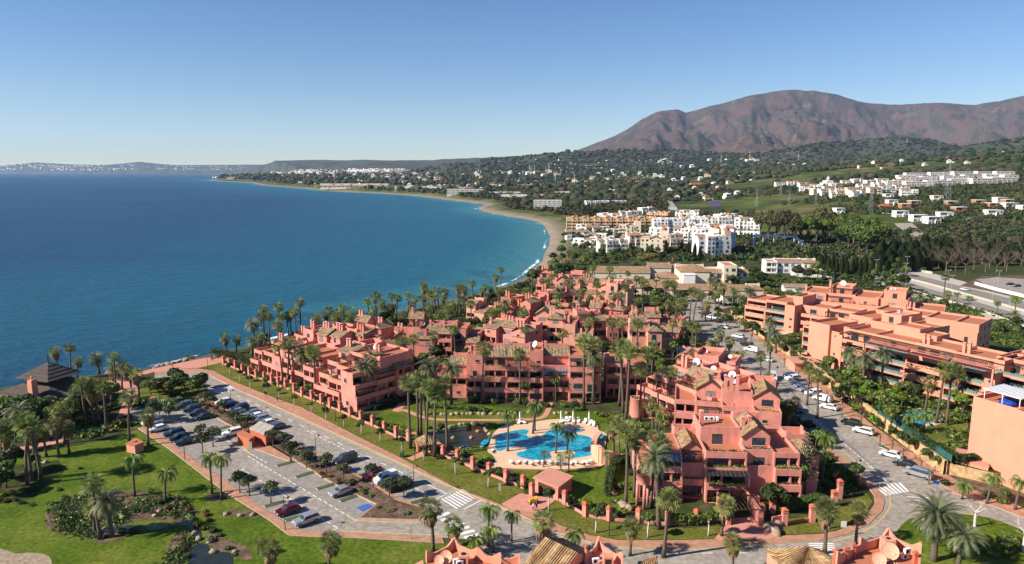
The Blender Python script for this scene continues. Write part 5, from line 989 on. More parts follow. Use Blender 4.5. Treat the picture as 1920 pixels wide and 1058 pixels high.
# rooftop 2 with scrolled parapets right of it
T=fore('salmon rooftop with scrolled parapets and white fan unit, right of the large tiled roof',W(1130,1050,10)); mb=MB(); Z=10.
pts=[W(1096,1046,Z)[:2],W(1122,1020,Z)[:2],W(1168,1050,Z)[:2],W(1170,1110,Z)[:2],W(1096,1110,Z)[:2]]; pr=[(p[0]-T.location.x,p[1]-T.location.y) for p in pts]; mb.prism(pr,-1,Z-.6)
for i in range(4): scroll(mb,pr[i+1],pr[i],Z-.6,.9,.28,1.0)
mb.prism([rel(T,W(a,b,8))[:2] for a,b in [(1195,1062),(1232,1050),(1236,1100),(1195,1100)]],-1,8.4)
mb.build('walls',[M['coral']],T); x,y,_=rel(T,W(1117,1050,Z)); aircon(T,x,y,Z-.58,.2); q=MB(); x,y,_=rel(T,W(1140,1052,Z)); q.box(x-.7,x+.7,y-.6,y+.6,Z-.6,Z+.9); q.box(x-.5,x+.4,y-.62,y-.601,Z-.2,Z+.6,1); q.build('chimney',[M['coral'],M['black']],T)
q=MB(); x,y,_=rel(T,W(1099,1033,Z)); q.cyl(x,y,Z-1,Z+.9,.28,10); q.build('chimney',[M['brickred']],T)
e=[rel(T,W(a,b,8.6)) for a,b in [(1190,1075),(1234,1070),(1232,1049),(1196,1060)]]; barrel(T,[(v[0],v[1],8.5+(.7 if j>1 else 0)) for j,v in enumerate(e)])
# rooftop 3, bottom right, scrolled parapet around coral dishes
T=fore('salmon rooftop enclosure with two large coral dishes and scrolled parapet, bottom right',W(1640,1040,10)); mb=MB(); Z=10.
pts=[W(1566,1052,Z)[:2],W(1610,1025,Z)[:2],W(1664,1007,Z)[:2],W(1727,1036,Z)[:2],W(1722,1110,Z)[:2],W(1566,1115,Z)[:2]]; pr=[(p[0]-T.location.x,p[1]-T.location.y) for p in pts]; mb.prism(pr,-1,Z-.8)
for i in range(5): scroll(mb,pr[i+1],pr[i],Z-.8,1.3,.3,1.1,both=i!=0)
mb.build('walls',[M['coral']],T); q=MB(); q.add([(p[0],p[1],Z-.78) for p in pr],[tuple(range(len(pr)))]); q.build('terrace_floor',[M['terra']],T)
for (a,b,r,zz) in ((1667,1040,1.25,-.9),(1648,1050,.95,-1.1)): x,y,_=rel(T,W(a,b,Z)); dish(T,x,y,Z+zz,r,-.35,'peach')
x,y,_=rel(T,W(1697,1040,Z)); aircon(T,x,y,Z-.7,.3); aircon(T,x+.2,y-.1,Z+.2,.3)
q=MB(); x,y,_=rel(T,W(1664,1024,Z)); q.box(x-.8,x+.8,y-.8,y+.8,Z-.8,Z+1.2); q.box(x-.55,x+.2,y-.82,y-.801,Z+.1,Z+.95,1); q.cyl(x,y,Z+1.21,Z+1.3,.3,8,1); q.build('chimney',[M['coral'],M['black']],T)
for a,b in ((1567,1046),(1585,1042),(1600,1034),(1716,1050)):
    q=MB(); x,y,_=rel(T,W(a,b,Z)); q.taper(x,y,Z-1,Z+.9,.3,.26); q.taper(x,y,Z+.9,Z+1.15,.36,.36); q.taper(x,y,Z+1.15,Z+1.4,.22,.18); q.build('chimney',[M['brickred']],T)
ap=wz(1517,1026,9.6); T2=T; cr=[wz(1450,1052,7.8),wz(1560,1058,7.8)]; A_=L3=None
def LL(v): return (v.x-T.location.x,v.y-T.location.y,v.z)
T=fore('low salmon house with pale barrel tiled hipped roof, left of the dish enclosure',W(1510,1050,8))
c0=ap+Vector((-5.6,2.6,-1.9)); c1=ap+Vector((-4.2,-7,-1.9)); c2=ap+Vector((4.4,-6.4,-1.9)); c3=ap+Vector((3.4,1.9,-1.9)); 
barrel(T,[LL(c1),LL(c2),LL(ap+Vector((.1,-.1,0))),LL(ap-Vector((.1,.1,0)))]); barrel(T,[LL(c0),LL(c1),LL(ap),LL(ap+Vector((0,.1,0)))]); barrel(T,[LL(c2),LL(c3),LL(ap),LL(ap+Vector((0,.1,0)))]); barrel(T,[LL(c3),LL(c0),LL(ap),LL(ap)],'tileold')
mb=MB(); mb.prism([LL(ap+(c-ap)*.93)[:2] for c in (c0,c1,c2,c3)],-1,7.75); mb.build('walls',[M['coral']],T)
T=fore('small pale tiled lean-to roof at the right corner of the dish enclosure',W(1690,1060,9)); a=wz(1675,1062,9.4)
barrel(T,[LL(a+Vector((-1.6,-5,-1))),LL(a+Vector((4.2,-6.5,-1))),LL(a+Vector((3.4,-2.6,.4))),LL(a+Vector((0,0,.6)))]); mb=MB(); mb.prism([LL(a+Vector(v))[:2] for v in ((-1.4,-4.6,0),(4,-6,0),(3.2,-2.6,0),(0,-.2,0))],-1,8.3); mb.build('walls',[M['coral']],T)
# --- coral flats on the terrace, right
def org2(px,py): return W(px,py,TZ)[:2]
FG='coral apartment flats on the right'
NT=block('nearest flats at the right edge with a blank peach wall and white framed roof terrace',org2(1797,856),-66,26,[
 (1.8,'ggggg',{'top':'F','off':3.5,'pp':.2,'sb':[0,0,0,0,1],'dep':9}),(9,'NNNNN',{'top':'F','sb':[0]*5,'dz':-.3,'pp':.9,'dep':10}),(14,'NNNNN',{'top':'F','sb':[0]*5,'pp':.4}),(12,'SWWWW',{'top':'F','off':1.5,'sb':[0]*5})],wall='coral',seed=61,greens=.1,group=None,sidewin=False,fh=3.3)
q=MB(); [q.box(x,x+.12,y,y+.12,16.2,18.9) for x in (3.2,6.8,10.2) for y in (1.2,7.8)]; q.box(3.,10.6,1.,8.2,18.9,19.05); [q.box(3.+i*.62,3.08+i*.62,.9,8.3,19.052,19.16) for i in range(13)]; q.build('roof_frame',[M['whitemetal']],NT)
q=MB(); q.box(3.3,10.2,7.81,7.9,16.3,18.8); q.build('glazed_screen',[M['curtain']],NT); q=MB(); q.lathe([(1.6,0),(1.7,.5),(1.3,1.0),(.5,1.35),(.01,1.4)],10,(6.8,3.6,16.24)); q.build('pool_cover',[mat('blue_tarpaulin',(.01,.05,.32),.5,.2,2)],NT)
q=MB(); q.box(11,16,3,20,16.9,19.8); parapet(q,11,16,3,20,19.8,.7); q.box(17,36,5,24,16.9,20.2); parapet(q,17,36,5,24,20.2,.9); q.build('roof_room',[M['coral']],NT); dish(NT,10.2,9.2,16.3,.9,.6,'ochre')
block('long coral flats with alternating coral and green glass balcony bands',org2(1558,692),-60,16,[
 (2,'SSSSS',{'sb':[0,0,0,0,5],'top':'F'}),(8,'LLLLP',{'sb':[0,0,0,.6,5],'top':'F','ph':1.45,'nocol':1,'dz':-.3}),(13,'ggggP',{'sb':[.2,.2,.2,1,5],'top':'F','gl':1,'nocol':1,'dz':-.3}),(11,'LLLLP',{'sb':[0,0,0,.6,5],'top':'F','ph':1.45,'nocol':1,'ch':2,'dz':-.1}),(10,'ggggP',{'sb':[.2,.2,.2,1,5],'top':'F','gl':1,'nocol':1,'ch':2,'dz':-.3}),(2.5,'SSSSS',{'sb':[0,0,0,1,5],'top':'F','off':-.6})],wall='coral',seed=62,fh=3.05,greens=.6,beam=.12,sidewin=False)
LFB=(W(1562,700,TZ)[0],W(1562,700,TZ)[1]); LT=thing('pergola_row','long coral roof pergola with dark awnings over the top balconies of the long flats','pergola',(LFB[0],LFB[1],TZ),R(-60))
for a_,b_ in ((10.5,22.5),(23.5,33.5),(34.5,44)): pergola(LT,a_,b_,-.1,2.6,12.75,m='coral',step=.75,post=False); q=MB(); q.add([(a_,-.6,12.1),(b_,-.6,12.1),(b_,1.4,12.5),(a_,1.4,12.5),(a_,-.6,12.0),(b_,-.6,12.0),(b_,1.4,12.4),(a_,1.4,12.4)],[(0,1,2,3),(7,6,5,4),(0,4,5,1),(3,2,6,7)]); q.build('awning',[M['red_metal']],LT)
q=MB(); q.box(0,2,.2,.4,0,12.6); q.box(44.,44.4,0,.4,0,12.7); q.build('end_post',[M['coral']],LT)
block('coral flats at the right edge with solar panel roof, behind the long banded block',(W(1562,700,TZ)[0]+42*math.cos(R(-60))+5,W(1562,700,TZ)[1]+42*math.sin(R(-60))+6),-60,18,[
 (10,'ggggP',{'sb':[0,0,0,0,5],'top':'F','gl':1,'nocol':1}),(12,'LLLLP',{'sb':[0,0,0,0,5],'top':'F','ph':1.4,'nocol':1}),(12,'LLLLP',{'sb':[0,0,0,0,5],'top':'F','nocol':1})],wall='coral',seed=63,fh=3.05,sidewin=False)
block('tall blank coral tower wall with stacked side balconies, left end of the long flats',org2(1513,668),-63,14,[
 (8,'NNNNN',{'top':'F','sb':[0]*5,'pp':.9,'dz':-1.4}),(3,'SSSS',{'top':'F','sb':[0]*4,'off':1,'dz':0})],wall='coral',seed=64,fh=3.1,sidewin=False,greens=0)
q_=org2(1513,668); bt=Vector((math.cos(R(-63)),math.sin(R(-63)))); bn_=Vector((-bt.y,bt.x))
o_=Vector(q_)+bn_*1.0-bt*3.2
block('stack of four green glass balconies on the left side of the coral tower',(o_.x,o_.y),-63,8,[(3.2,'gggg',{'top':'F','pp':.3,'sb':[0]*4})],wall='coral',seed=65,greens=.3,sidewin=False)
block('coral block with a round porthole window, roof room and pergola, behind the tower wall',tuple(Vector(q_)+bn_*14+bt*3),-63,16,[
 (9,'SSSSW',{'sb':[0,0,0,0,2],'top':'F','pp':1.}),(9,'SSSSS',{'sb':[0,0,0,0,0],'top':'B','ac':1}),(8,'SSSSP',{'sb':[0,0,0,0,4],'top':'F','ch':1})],wall='coral',seed=66,fh=3.1)
block('coral stair tower with white flat lids rising behind the long flats',tuple(Vector(W(1562,700,TZ)[:2])+Vector((.5,-.866))*8+Vector((.866,.5))*17),-60,7,[(8,'NNNNNN',{'top':'F','pp':.4,'sb':[0]*6,'dz':-1}),(5,'NNNNNN',{'top':'F','pp':.4,'sb':[0]*6,'dz':-2.2})],wall='coral',seed=67,fh=3.1,sidewin=False)
block('coral flats with green glass balconies at the far end of the parked car road',org2(1395,606),-50,16,[
 (9,'LLLL',{'sb':[0,0,0,1.5],'top':'F','ph':1.4,'nocol':1}),(9,'gggg',{'sb':[0,0,0,.5],'top':'F','gl':1,'nocol':1,'dz':.8}),(4,'SSSSS',{'top':'F','off':-1,'sb':[0,0,0,0,6]}),(10,'LLLW',{'sb':[0,0,0,3],'top':'F','off':2,'ph':1.2}),(10,'LLLP',{'sb':[0,0,0,4],'top':'F','off':2})],wall='coral',seed=68,fh=3.1)
block('large coral block of stepped roofs with satellite dishes, beside the highway',tuple(Vector(org2(1395,606))+Vector((math.cos(R(-50)),math.sin(R(-50))))*16+Vector((.77,.64))*15),-34,20,[
 (9,'SSSSW',{'sb':[0,0,0,0,3],'top':'F','ch':1}),(10,'SSSSP',{'sb':[0,0,0,0,4],'top':'B','ch':1,'d':1,'dr':1.5}),(9,'SSSSS',{'sb':[0,0,0,0,2],'top':'F','wavy':1}),(10,'SSSSW',{'sb':[0,0,0,0,3],'top':'B','ac':2}),(12,'SSSS',{'sb':[0,0,0,0],'top':'F','ch':2})],wall='coral',seed=69,fh=3.1)
block('coral block with sawtooth side terraces between the tower wall and the highway',tuple(Vector(q_)+bn_*32+bt*0),-48,16,[
 (8,'SSSSW',{'sb':[0,0,0,0,3],'top':'F'}),(9,'SSSSP',{'sb':[0,0,0,0,4],'top':'F','ch':1}),(9,'SSSSS',{'sb':[0,0,0,0,2],'top':'F'}),(7,'WWWWS',{'sb':[0,0,0,0,1],'top':'F'})],wall='coral',seed=70,fh=3.)
# ---------------- white hotels and the far coast ----------------
WFR[0]='metal'
def wb(label,px,py,deg,bays,depth=14,wall='white',fh=3.2,seed=0,tile='tilepale',z=None,name='apartment_block',cat='apartment building',group=None,under=6,**k):
    p=P(px,py) if z is None else W(px,py,z)
    return block(label,p[:2],deg,depth,bays,fh=fh,wall=wall,seed=seed,z0=p[2],tile=tile,name=name,cat=cat,group=group,under=under,greens=k.pop('greens',.0),**k)
def dome(T,x,y,z,r=2.6):
    mb=MB(); mb.box(x-r*1.05,x+r*1.05,y-r*1.05,y+r*1.05,z,z+3.2); mb.build('turret',[M['cream']],T); mb=MB(); mb.lathe([(r*math.cos(a),r*1.05*math.sin(a)) for a in [i*math.pi/2/6 for i in range(7)]],14,(x,y,z+3.2)); mb.cyl(x,y,z+3.2+r*.9,z+3.2+r*1.5,.12,5); mb.build('dome',[M['tilered'] if 0 else DOME],T,True)
DOME=mat('copper_red_dome',(.40,.13,.06),.6,.15,1)
def rb(n,w,chars,rn,tops='FFR',**o):
    out=[]
    for i in range(n): out.append((w*rn.uniform(.85,1.15),''.join(rn.choice(c) for c in chars),dict(top=rn.choice(tops),sb=[0]*(len(chars)-1)+[rn.choice([0,1.5,3])],off=rn.choice([0,0,1,-1]),rh=1.6,**o)))
    return out
rn=RNG(91)
T=wb('large white hotel block with red domes and tiled tower, rightmost of the white hotels',1310,484,8,rb(3,7,['S','W','W','W','W'],rn,'FR')+rb(1,6,['W']*5,rn,'F'),14,seed=91,wall='white'); dome(T,24,6,17)
T=wb('long white hotel wing in shade with bay windows, beside the blue footbridge',1345,482,58,[(6,c,{'top':t,'off':o,'sb':[0]*len(c),'rh':1.8}) for c,t,o in [('WWWWW','F',0),('WWWWW','R',-1),('WWWWW','F',0),('WWWWW','F',-1.2),('WWWWW','R',0),('WWWWW','F',-1),('WWWWW','F',0),('WWWWWS','H',-1),('WWWW','F',0)]],15,seed=92,wall='white'); dome(T,20,7,17)
T=wb('white hotel house with a gabled front and red domed turret, above the golden pine',1200,478,-12,[(7,'WWWW',{'top':'F','sb':[0,0,1,2]}),(9,'WWWW',{'top':'C','rh':2,'sb':[0,0,0,1],'rd':12}),(5,'WWWWS',{'top':'F','sb':[0]*5})],14,seed=93,wall='cream'); dome(T,18,6,16)
T=wb('cream hotel house with pointed gables, left of the gabled front',1160,448,-8,[(7,'LLLW',{'top':'F','sb':[0,0,1,3]}),(8,'WWWW',{'top':'C','rh':2,'rd':9,'sb':[0]*4}),(6,'WWWWS',{'top':'F','sb':[0]*5})],13,seed=94,wall='cream'); dome(T,18,6,14)
T=wb('white hotel range with dark balconies and central red dome',1225,440,-4,rb(8,7,['L','L','L','W','W'],rn,'FFR'),14,seed=95); dome(T,30,6,15)
T=wb('white stepped hotel range on the right with small roof terraces',1300,430,0,rb(7,7,['L','L','W','W'],rn,'FFR'),14,seed=96); dome(T,40,6,12)
wb('white terrace cluster between the two domed ranges',1262,455,-20,rb(5,7,['L','L','W','W'],rn,'FFR'),14,seed=97)
for i,(a,b,n) in enumerate([(1062,447,4),(1072,462,4),(1105,452,4),(1140,443,4),(1100,438,4),(1080,432,3),(1140,458,3),(1165,436,3)]):
    wb('small white beach village house, '+ordw(i+1)+' of the group below the ochre flats',a,b,rn.choice([-15,5,-25]),rb(n,6,['W','LW'],rn,'FFR')[:n],9,seed=100+i,group='white beach village houses',name='beach_house',cat='house')
T=wb('long ochre flats with rows of small gables and dark square balconies, above the beach',1062,432,-3,[(6.2,'LLL'+'W',{'top':('C' if i%2 else 'F'),'rh':1.6,'sb':[0,0,0,.5],'off':(0,-.8)[i%2],'dz':(0,.5)[i%2]}) for i in range(17)],13,seed=110,wall='ochre',fh=3.4,tile='tilered')
wb('ochre gabled house at the right end of the long ochre flats',1212,412,-30,[(7,'LLW',{'top':'C','rh':1.8})]*4,12,seed=111,wall='ochre',tile='tilered')
wb('white layered apartment block with long terraces above the curving beach',1000,394,-4,[(8,'LLLLL',{'top':'F','sb':[0,1,2,3,5]})]*6,18,seed=112,fh=3.2)
wb('white stepped houses among pines behind the ochre flats',1100,388,8,rb(9,8,['L','L','W'],rn,'FF'),16,seed=113)
wb('white beachfront block of terraces at the middle of the bay',838,366,-6,[(12,'LLL',{'top':'F','sb':[0,1,2]})]*8,24,seed=114,fh=5)
wb('white beach villas in trees at the left of the bay',740,357,-4,rb(12,12,['L','W'],rn,'FFR'),20,seed=115,fh=6)
wb('second white group of beach villas further along the bay',600,352,-2,rb(16,16,['L','W'],rn,'FFR'),24,seed=116,fh=7,wall='cream')
wb('cream resort with tiled roofs on the far headland',425,335,0,rb(13,16,['L','W'],rn,'RRF'),30,seed=117,fh=5,wall='cream',tile='tilered')
for i,(a,b,c_,n_) in enumerate([(1118,428,5,4),(1165,424,5,4),(1330,448,4,4),(1375,440,5,4),(1290,446,4,4),(1215,462,5,3),(1245,470,4,3),(1180,470,4,3),(1125,474,3,4),(1350,425,4,5),(1265,415,4,5),(1205,409,4,4)]):
    wb('cream and white hotel village wing, %s of the filling blocks'%ordw(i+1),a,b,rn.choice([-20,-5,10,30]),rb(n_,6,['W','L','W','W','W'][:c_],rn,'FRHF'),11,seed=400+i,wall=rn.choice(['cream','white','white']),group='white hotel village wings')
for i,(a,b,c,w_) in enumerate([(940,372,6,10),(905,366,8,12),(1000,372,8,10),(860,356,8,12),(1040,366,8,9),(1150,362,8,9)]): wb('white low houses behind the beach trees, '+ordw(i+1)+' group of six',a,b,-5,rb(c,w_,['L','W'],rn,'FFR'),14,seed=120+i,fh=4,group='white low houses behind the bay')
# hotel with patterned pale tile roofs
T=wb('cream hotel hall with a pyramid tile roof, centre of the low tiled hotel',1238,545,-4,[(11,'SS',{'top':'H','rh':2.,'off':6,'sb':[0,0],'dep':22,'rd':16}),(16,'SSS',{'top':'H','rh':3.2,'dz':1.,'off':3,'rd':16,'sb':[0]*3,'dep':22}),(8,'SWW',{'top':'R','rh':1.5,'off':6,'sb':[0]*3}),(7,'SWWW',{'top':'F','off':4,'sb':[0]*4,'dz':.5}),(7,'WWW',{'top':'R','rh':1.4,'off':7,'sb':[0]*3})],20,seed=130,wall='cream',z=0,name='hotel',cat='hotel')
q=MB(); q.box(12,18.5,-1.5,2.9,-.5,9); q.box(11.8,18.7,-1.7,3.0,9,9.4); q.build('lift_tower',[M['white']],T)
wb('long low cream wall building under a patterned tile roof, facing the camera',1243,556,-6,[(44,'S',{'top':'R','rh':2.2,'rd':9,'off':0}),(7,'S',{'top':'H','rh':1.8,'rd':8,'off':-1,'dz':.6})],10,seed=131,wall='cream',z=0,fh=4.2)
wb('low hotel wing with broad patterned tile roof behind the salmon terraces',1125,551,-6,[(40,'S',{'top':'R','rh':3,'rd':13,'off':0})],14,seed=132,wall='cream',z=0,fh=4.2)
wb('low hotel wing with striped tile roof near the beach trees',1108,522,-4,[(36,'S',{'top':'R','rh':3,'rd':12})],12,seed=133,wall='cream',z=0,fh=4)
wb('small cream hotel wing with hipped roof beside the golden pine',1215,520,-6,[(14,'SS',{'top':'R','rh':2,'rd':9}),(10,'SS',{'top':'H','rh':2,'rd':9,'off':2})],11,seed=134,wall='cream',z=0)
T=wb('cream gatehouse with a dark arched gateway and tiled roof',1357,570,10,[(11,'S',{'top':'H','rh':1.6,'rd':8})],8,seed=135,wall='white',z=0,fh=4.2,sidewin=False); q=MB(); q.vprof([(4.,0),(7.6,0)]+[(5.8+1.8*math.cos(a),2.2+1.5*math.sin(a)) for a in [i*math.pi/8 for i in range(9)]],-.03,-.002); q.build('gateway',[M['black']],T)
wb('small cream pavilion with hipped tile roof beside the umbrella pine',1352,545,6,[(12,'S',{'top':'H','rh':1.5,'rd':8})],9,seed=136,wall='cream',z=0,fh=3.6)
wb('white villa block with solar panels on the roof and an octagonal wing',1435,512,-8,[(7,'LL',{'top':'F','off':-1}),(16,'WW',{'top':'R','rh':1.6,'rd':9,'off':1}),(10,'WW',{'top':'H','rh':2,'rd':9})],12,seed=137,wall='white',z=0,fh=3.6)
wb('low tiled white house in front of the solar villa',1490,520,-8,[(16,'S',{'top':'H','rh':1.8,'rd':9}),(8,'S',{'top':'F','off':1})],10,seed=138,wall='white',z=0,fh=3.6)
wb('white wall and house corner behind the coral flats',1470,548,-8,[(12,'S',{'top':'R','rh':1.2})],6,seed=139,wall='white',z=0)
# white hillside development
T=wb('white domed church tower building, highest of the hillside village',1543,352,0,[(5,'SS',{'top':'F'}),(12,'SSS',{'top':'F','off':-1}),(5,'SS',{'top':'F'})],14,seed=140,fh=4,name='church',cat='church'); q=MB(); q.lathe([(2.4,0),(2.4,4),(2.7,4.2)],12,(11,6,12)); q.lathe([(2.4*math.cos(a),3.*math.sin(a)) for a in [i*math.pi/12 for i in range(7)]],12,(11,6,16.2)); q.cyl(11,6,19,21.5,.12,5); q.build('dome',[M['white']],T,True)
k=0
for (a,b) in [(1455,352),(1478,350),(1500,353),(1520,357),(1545,362),(1568,366),(1590,366),(1500,361),(1525,367),(1580,350),(1600,347),(1625,350),(1610,358),(1640,355),(1662,352),(1630,366),(1655,364),(1680,361),(1600,372),(1560,372),(1680,349),(1690,370),(1560,356),(1540,368),(1645,347)]:
    k+=1; wb('white hillside village house with tiled top, '+ordw(k)+' of the group below the church',a,b,rn.choice([-12,0,8]),rb(3,6.5,['W','L','W'],rn,'FRR'),11,seed=150+k,wall=rn.choice(['white','white','cream']),group='white hillside village houses',name='village_house',cat='house',sidewin=False)
k=0
for (a,b,n) in [(1665,352,5),(1700,354,6),(1740,352,6),(1785,349,5),(1825,348,5),(1862,346,5),(1690,344,5),(1730,342,5),(1770,342,5),(1810,340,5),(1850,339,5),(1885,341,3),(1700,335,5),(1745,334,5),(1790,333,5),(1835,333,4),(1870,333,4),(1685,340,4)]:
    k+=1; wb('stark white modern terraced apartments, '+ordw(k)+' of the long hillside row',a,b,rn.choice([-4,0,4]),[(8,''.join(rn.choice('LL') for _ in range(3)),{'top':'F','sb':[0,1.5,3]})]*n,14,seed=180+k,group='white modern hillside apartments',sidewin=False,fh=3.4)
# unfinished box villas
k=0
for (a,b,w_,m) in [(1680,408,12,'white'),(1712,416,13,'white'),(1740,420,12,'white'),(1762,411,12,'white'),(1690,394,9,'rawbrick'),(1708,388,10,'rawbrick'),(1777,389,10,'rawbrick'),(1792,401,11,'rawbrick'),(1829,387,10,'rawbrick'),(1855,393,10,'rawbrick'),(1852,407,13,'white'),(1885,393,13,'white'),(1916,398,10,'white'),(1666,386,10,'white'),(1568,402,9,'white'),(1660,374,9,'white'),(1750,378,10,'cream'),(1885,386,8,'rawbrick'),(1870,382,10,'cream')]:
    k+=1; p=P(a,b); lab=('bare brick two storey box villa, ' if m=='rawbrick' else 'plain pale two storey box villa, ')+ordw(k)+' on the right slope'
    T=block(lab,p[:2],rn.choice([-3,0,5]),9,[(w_*.6,'WL',{'top':'F','pp':.25}),(w_*.5,'LW',{'top':'F','pp':.25,'off':-.8})],fh=3.3,wall=m,seed=300+k,z0=p[2],name='villa',cat='villa',greens=0,under=5,group='box villas on the right slope'); q=MB(); q.box(-.4,w_*1.1+.4,-1.2,9.3,6.601+.25,6.95+.25); q.build('roof',[M['white']],T)
T=wb('villa with an orange hipped roof on the right slope',1650,392,0,[(16,'W',{'top':'H','rh':3,'rd':10})],11,seed=330,wall='cream',tile='tilered',name='villa',cat='villa',under=4)
T=wb('yellow farm building with orange roof far inland',1296,352,0,[(30,'L',{'top':'R','rh':4})],20,seed=331,wall='ochre',tile='tilered',fh=8,name='farmhouse',cat='house',under=10)
T=wb('long pale greenhouse shed behind the bay',970,351,0,[(190,'S',{'top':'R','rh':2,'rd':30})],30,seed=332,wall='white',fh=8,tile='tilepale',name='greenhouse',cat='greenhouse',under=15,sidewin=False)
wb('grey industrial shed beyond the bay trees',730,326,0,[(300,'S',{'top':'F'})],60,seed=333,wall='concrete',fh=40,name='shed',cat='shed',under=30,sidewin=False)
wb('single white house with blue roof edge beside the field',1350,412,0,[(18,'L',{'top':'F'}),(10,'W',{'top':'F'})],10,seed=334,fh=3.8,name='pavilion',cat='house')
wb('white villa on the far hill crest, right side',1875,288,0,[(20,'SS',{'top':'F'}),(12,'SSS',{'top':'H','rh':2}),(18,'SS',{'top':'F'})],14,seed=335,fh=4,name='villa',cat='villa',under=12)
wb('brilliant white quarry like villa complex below the mountain',1400,303,0,[(30,'SS',{'top':'F','off':0}),(30,'SSS',{'top':'F','off':2}),(25,'SS',{'top':'F'})],40,seed=336,fh=7,name='villa',cat='villa',under=40,sidewin=False)
wb('row of white villas high on the inland ridge',1235,304,0,[(20,'S',{'top':'F'}),(14,'SS',{'top':'F'}),(20,'S',{'top':'F'})],30,seed=337,fh=9,name='villa',cat='villa',under=40,sidewin=False)
# scattered inland villas, each its own house
k=0; sp=[]
while k<120:
    a=rn.uniform(620,1915); b=rn.uniform(300,378) if a>1150 else rn.uniform(322,362)
    if a>1440 and b>318 and a<1910: continue
    p=P(a,b)
    if p is None or p[1]>7000 or any(abs(a-c)<7 and abs(b-d)<4 for c,d in sp): continue
    if cdist(np.array([p[0]]),np.array([p[1]]))[0]<90: continue
    sp.append((a,b)); k+=1
sp.sort()
_vm=[]
for j in range(5):
    m=['white','cream','white','cream','cream'][j]; q=MB(); q.box(-7,7,-5,5,-4,3.4); q.box(-7,1,-5,3,3.4,6.6) if j%2==0 else None; q.box(-5,-3,-5.02,-5.001,.9,2.4,1); q.box(-1,2.5,-5.02,-5.001,.2,2.4,1); q.box(4,5.5,-5.02,-5.001,.9,2.4,1); q.box(-5.5,-1,-5.02,-5.001,4,5.8,1) if j%2==0 else None
    w_=q.mesh('walls',[M[m],M['glass']]); q=MB(); z=6.6 if j%2==0 else 3.4; x1=1 if j%2==0 else 7
    q.tile([(-7.5,-5.5,z),(x1+.5,-5.5,z),(x1-3.5,-1,z+1.7),(-3.5,-1,z+1.7)],(1,0,0)); q.tile([(x1+.5,-5.5,z),(x1+.5,3.5 if j%2==0 else 5.5,z),(x1-3.5,-1,z+1.7)],(0,1,0)); q.tile([(x1+.5,3.5 if j%2==0 else 5.5,z),(-7.5,3.5 if j%2==0 else 5.5,z),(-3.5,-1,z+1.7),(x1-3.5,-1,z+1.7)],(1,0,0)); q.tile([(-7.5,3.5 if j%2==0 else 5.5,z),(-7.5,-5.5,z),(-3.5,-1,z+1.7)],(0,1,0))
    ASSET['V%d'%j]=('country_house',[('walls',w_),('roof',q.mesh('roof',[M['tile'] if j in(1,3) else M['white']] if j!=4 else [M['tilered']]))])
for i,(a,b) in enumerate(sp):
    p=P(a,b); j=rn.randrange(5); s=min(3.2,max(1.,p[1]/1700)); put('V%d'%j,p,rn.uniform(-.5,.5),'small %s country house in the wooded plain, %s from the left of its group'%('pale','%s'%ordw(i+1)) if i<99 else 'small pale country house on the right hillside, %s from the left of its group'%ordw(i-98),'house','country houses scattered inland',s*rn.uniform(.8,1.2))
# far towns, too many to count
def scatter_boxes(name,label,regs,n,s0,seed,hs=(.5,1.2)):
    rs=np.random.RandomState(seed); V=[];Fc=[];mi=[]
    for (x0,x1,y0,y1,frac,sc) in regs:
        c=int(n*frac); Q=PB(rs.uniform(x0,x1,c*2),rs.uniform(y0,y1,c*2)); Q=Q[~np.isnan(Q[:,0])]; Q=Q[(Q[:,1]<29000)&(cdist(Q[:,0],Q[:,1])>30)][:c]
        for x,y,z in Q:
            L=s0*sc*rs.uniform(.6,1.6)*y/1000; D=s0*sc*y/1000; h=s0*sc*rs.uniform(*hs)*y/1000; k=len(V)
            V+=[(x-L,y-D,z-h),(x+L,y-D,z-h),(x+L,y+D,z-h),(x-L,y+D,z-h),(x-L,y-D,z+h),(x+L,y-D,z+h),(x+L,y+D,z+h),(x-L,y+D,z+h)]; Fc+=[(k,k+1,k+5,k+4),(k+1,k+2,k+6,k+5),(k+2,k+3,k+7,k+6),(k+3,k,k+4,k+7),(k+4,k+5,k+6,k+7)]; m=rs.choice(4,p=[.6,.2,.1,.1]); mi+=[m]*4+[m if m!=1 else 3]
    c=420; xx=rs.uniform(-20,470,c); yy=rs.uniform(20300,23500,c); 
    for a,y in zip(xx,yy):
        if fbm(np.array([a/35.]),np.array([y/900.]),3,5)[0]<.42: continue
        x=(a-960)/F*y; z=float(hz(np.array([x]),np.array([y]))[0]); L=rs.uniform(12,30); D=14; h=rs.uniform(5,13); k=len(V)
        V+=[(x-L,y-D,z-h),(x+L,y-D,z-h),(x+L,y+D,z-h),(x-L,y+D,z-h),(x-L,y-D,z+h),(x+L,y-D,z+h),(x+L,y+D,z+h),(x-L,y+D,z+h)]; Fc+=[(k,k+1,k+5,k+4),(k+1,k+2,k+6,k+5),(k+2,k+3,k+7,k+6),(k+3,k,k+4,k+7),(k+4,k+5,k+6,k+7)]; mi+=[rs.choice([0,0,1])]*5
    o=link(name,npmesh(name,V,Fc,[M['white'],M['cream'],M['ochre'],DOME],mi)); tag(o,label,'town'); o['kind']='stuff'; return o
scatter_boxes('distant_town','pale haze of distant town houses along the far coast and inland plain',[(0,200,318.5,325,.18,.5),(60,420,317.5,326,.45,.45),(400,600,318,333,.3,.7),(560,700,318,345,.12,.9),(650,760,317,323,.1,.9),(700,1000,320,350,.12,.8),(900,1300,300,345,.12,.7)],2200,1.1,5)
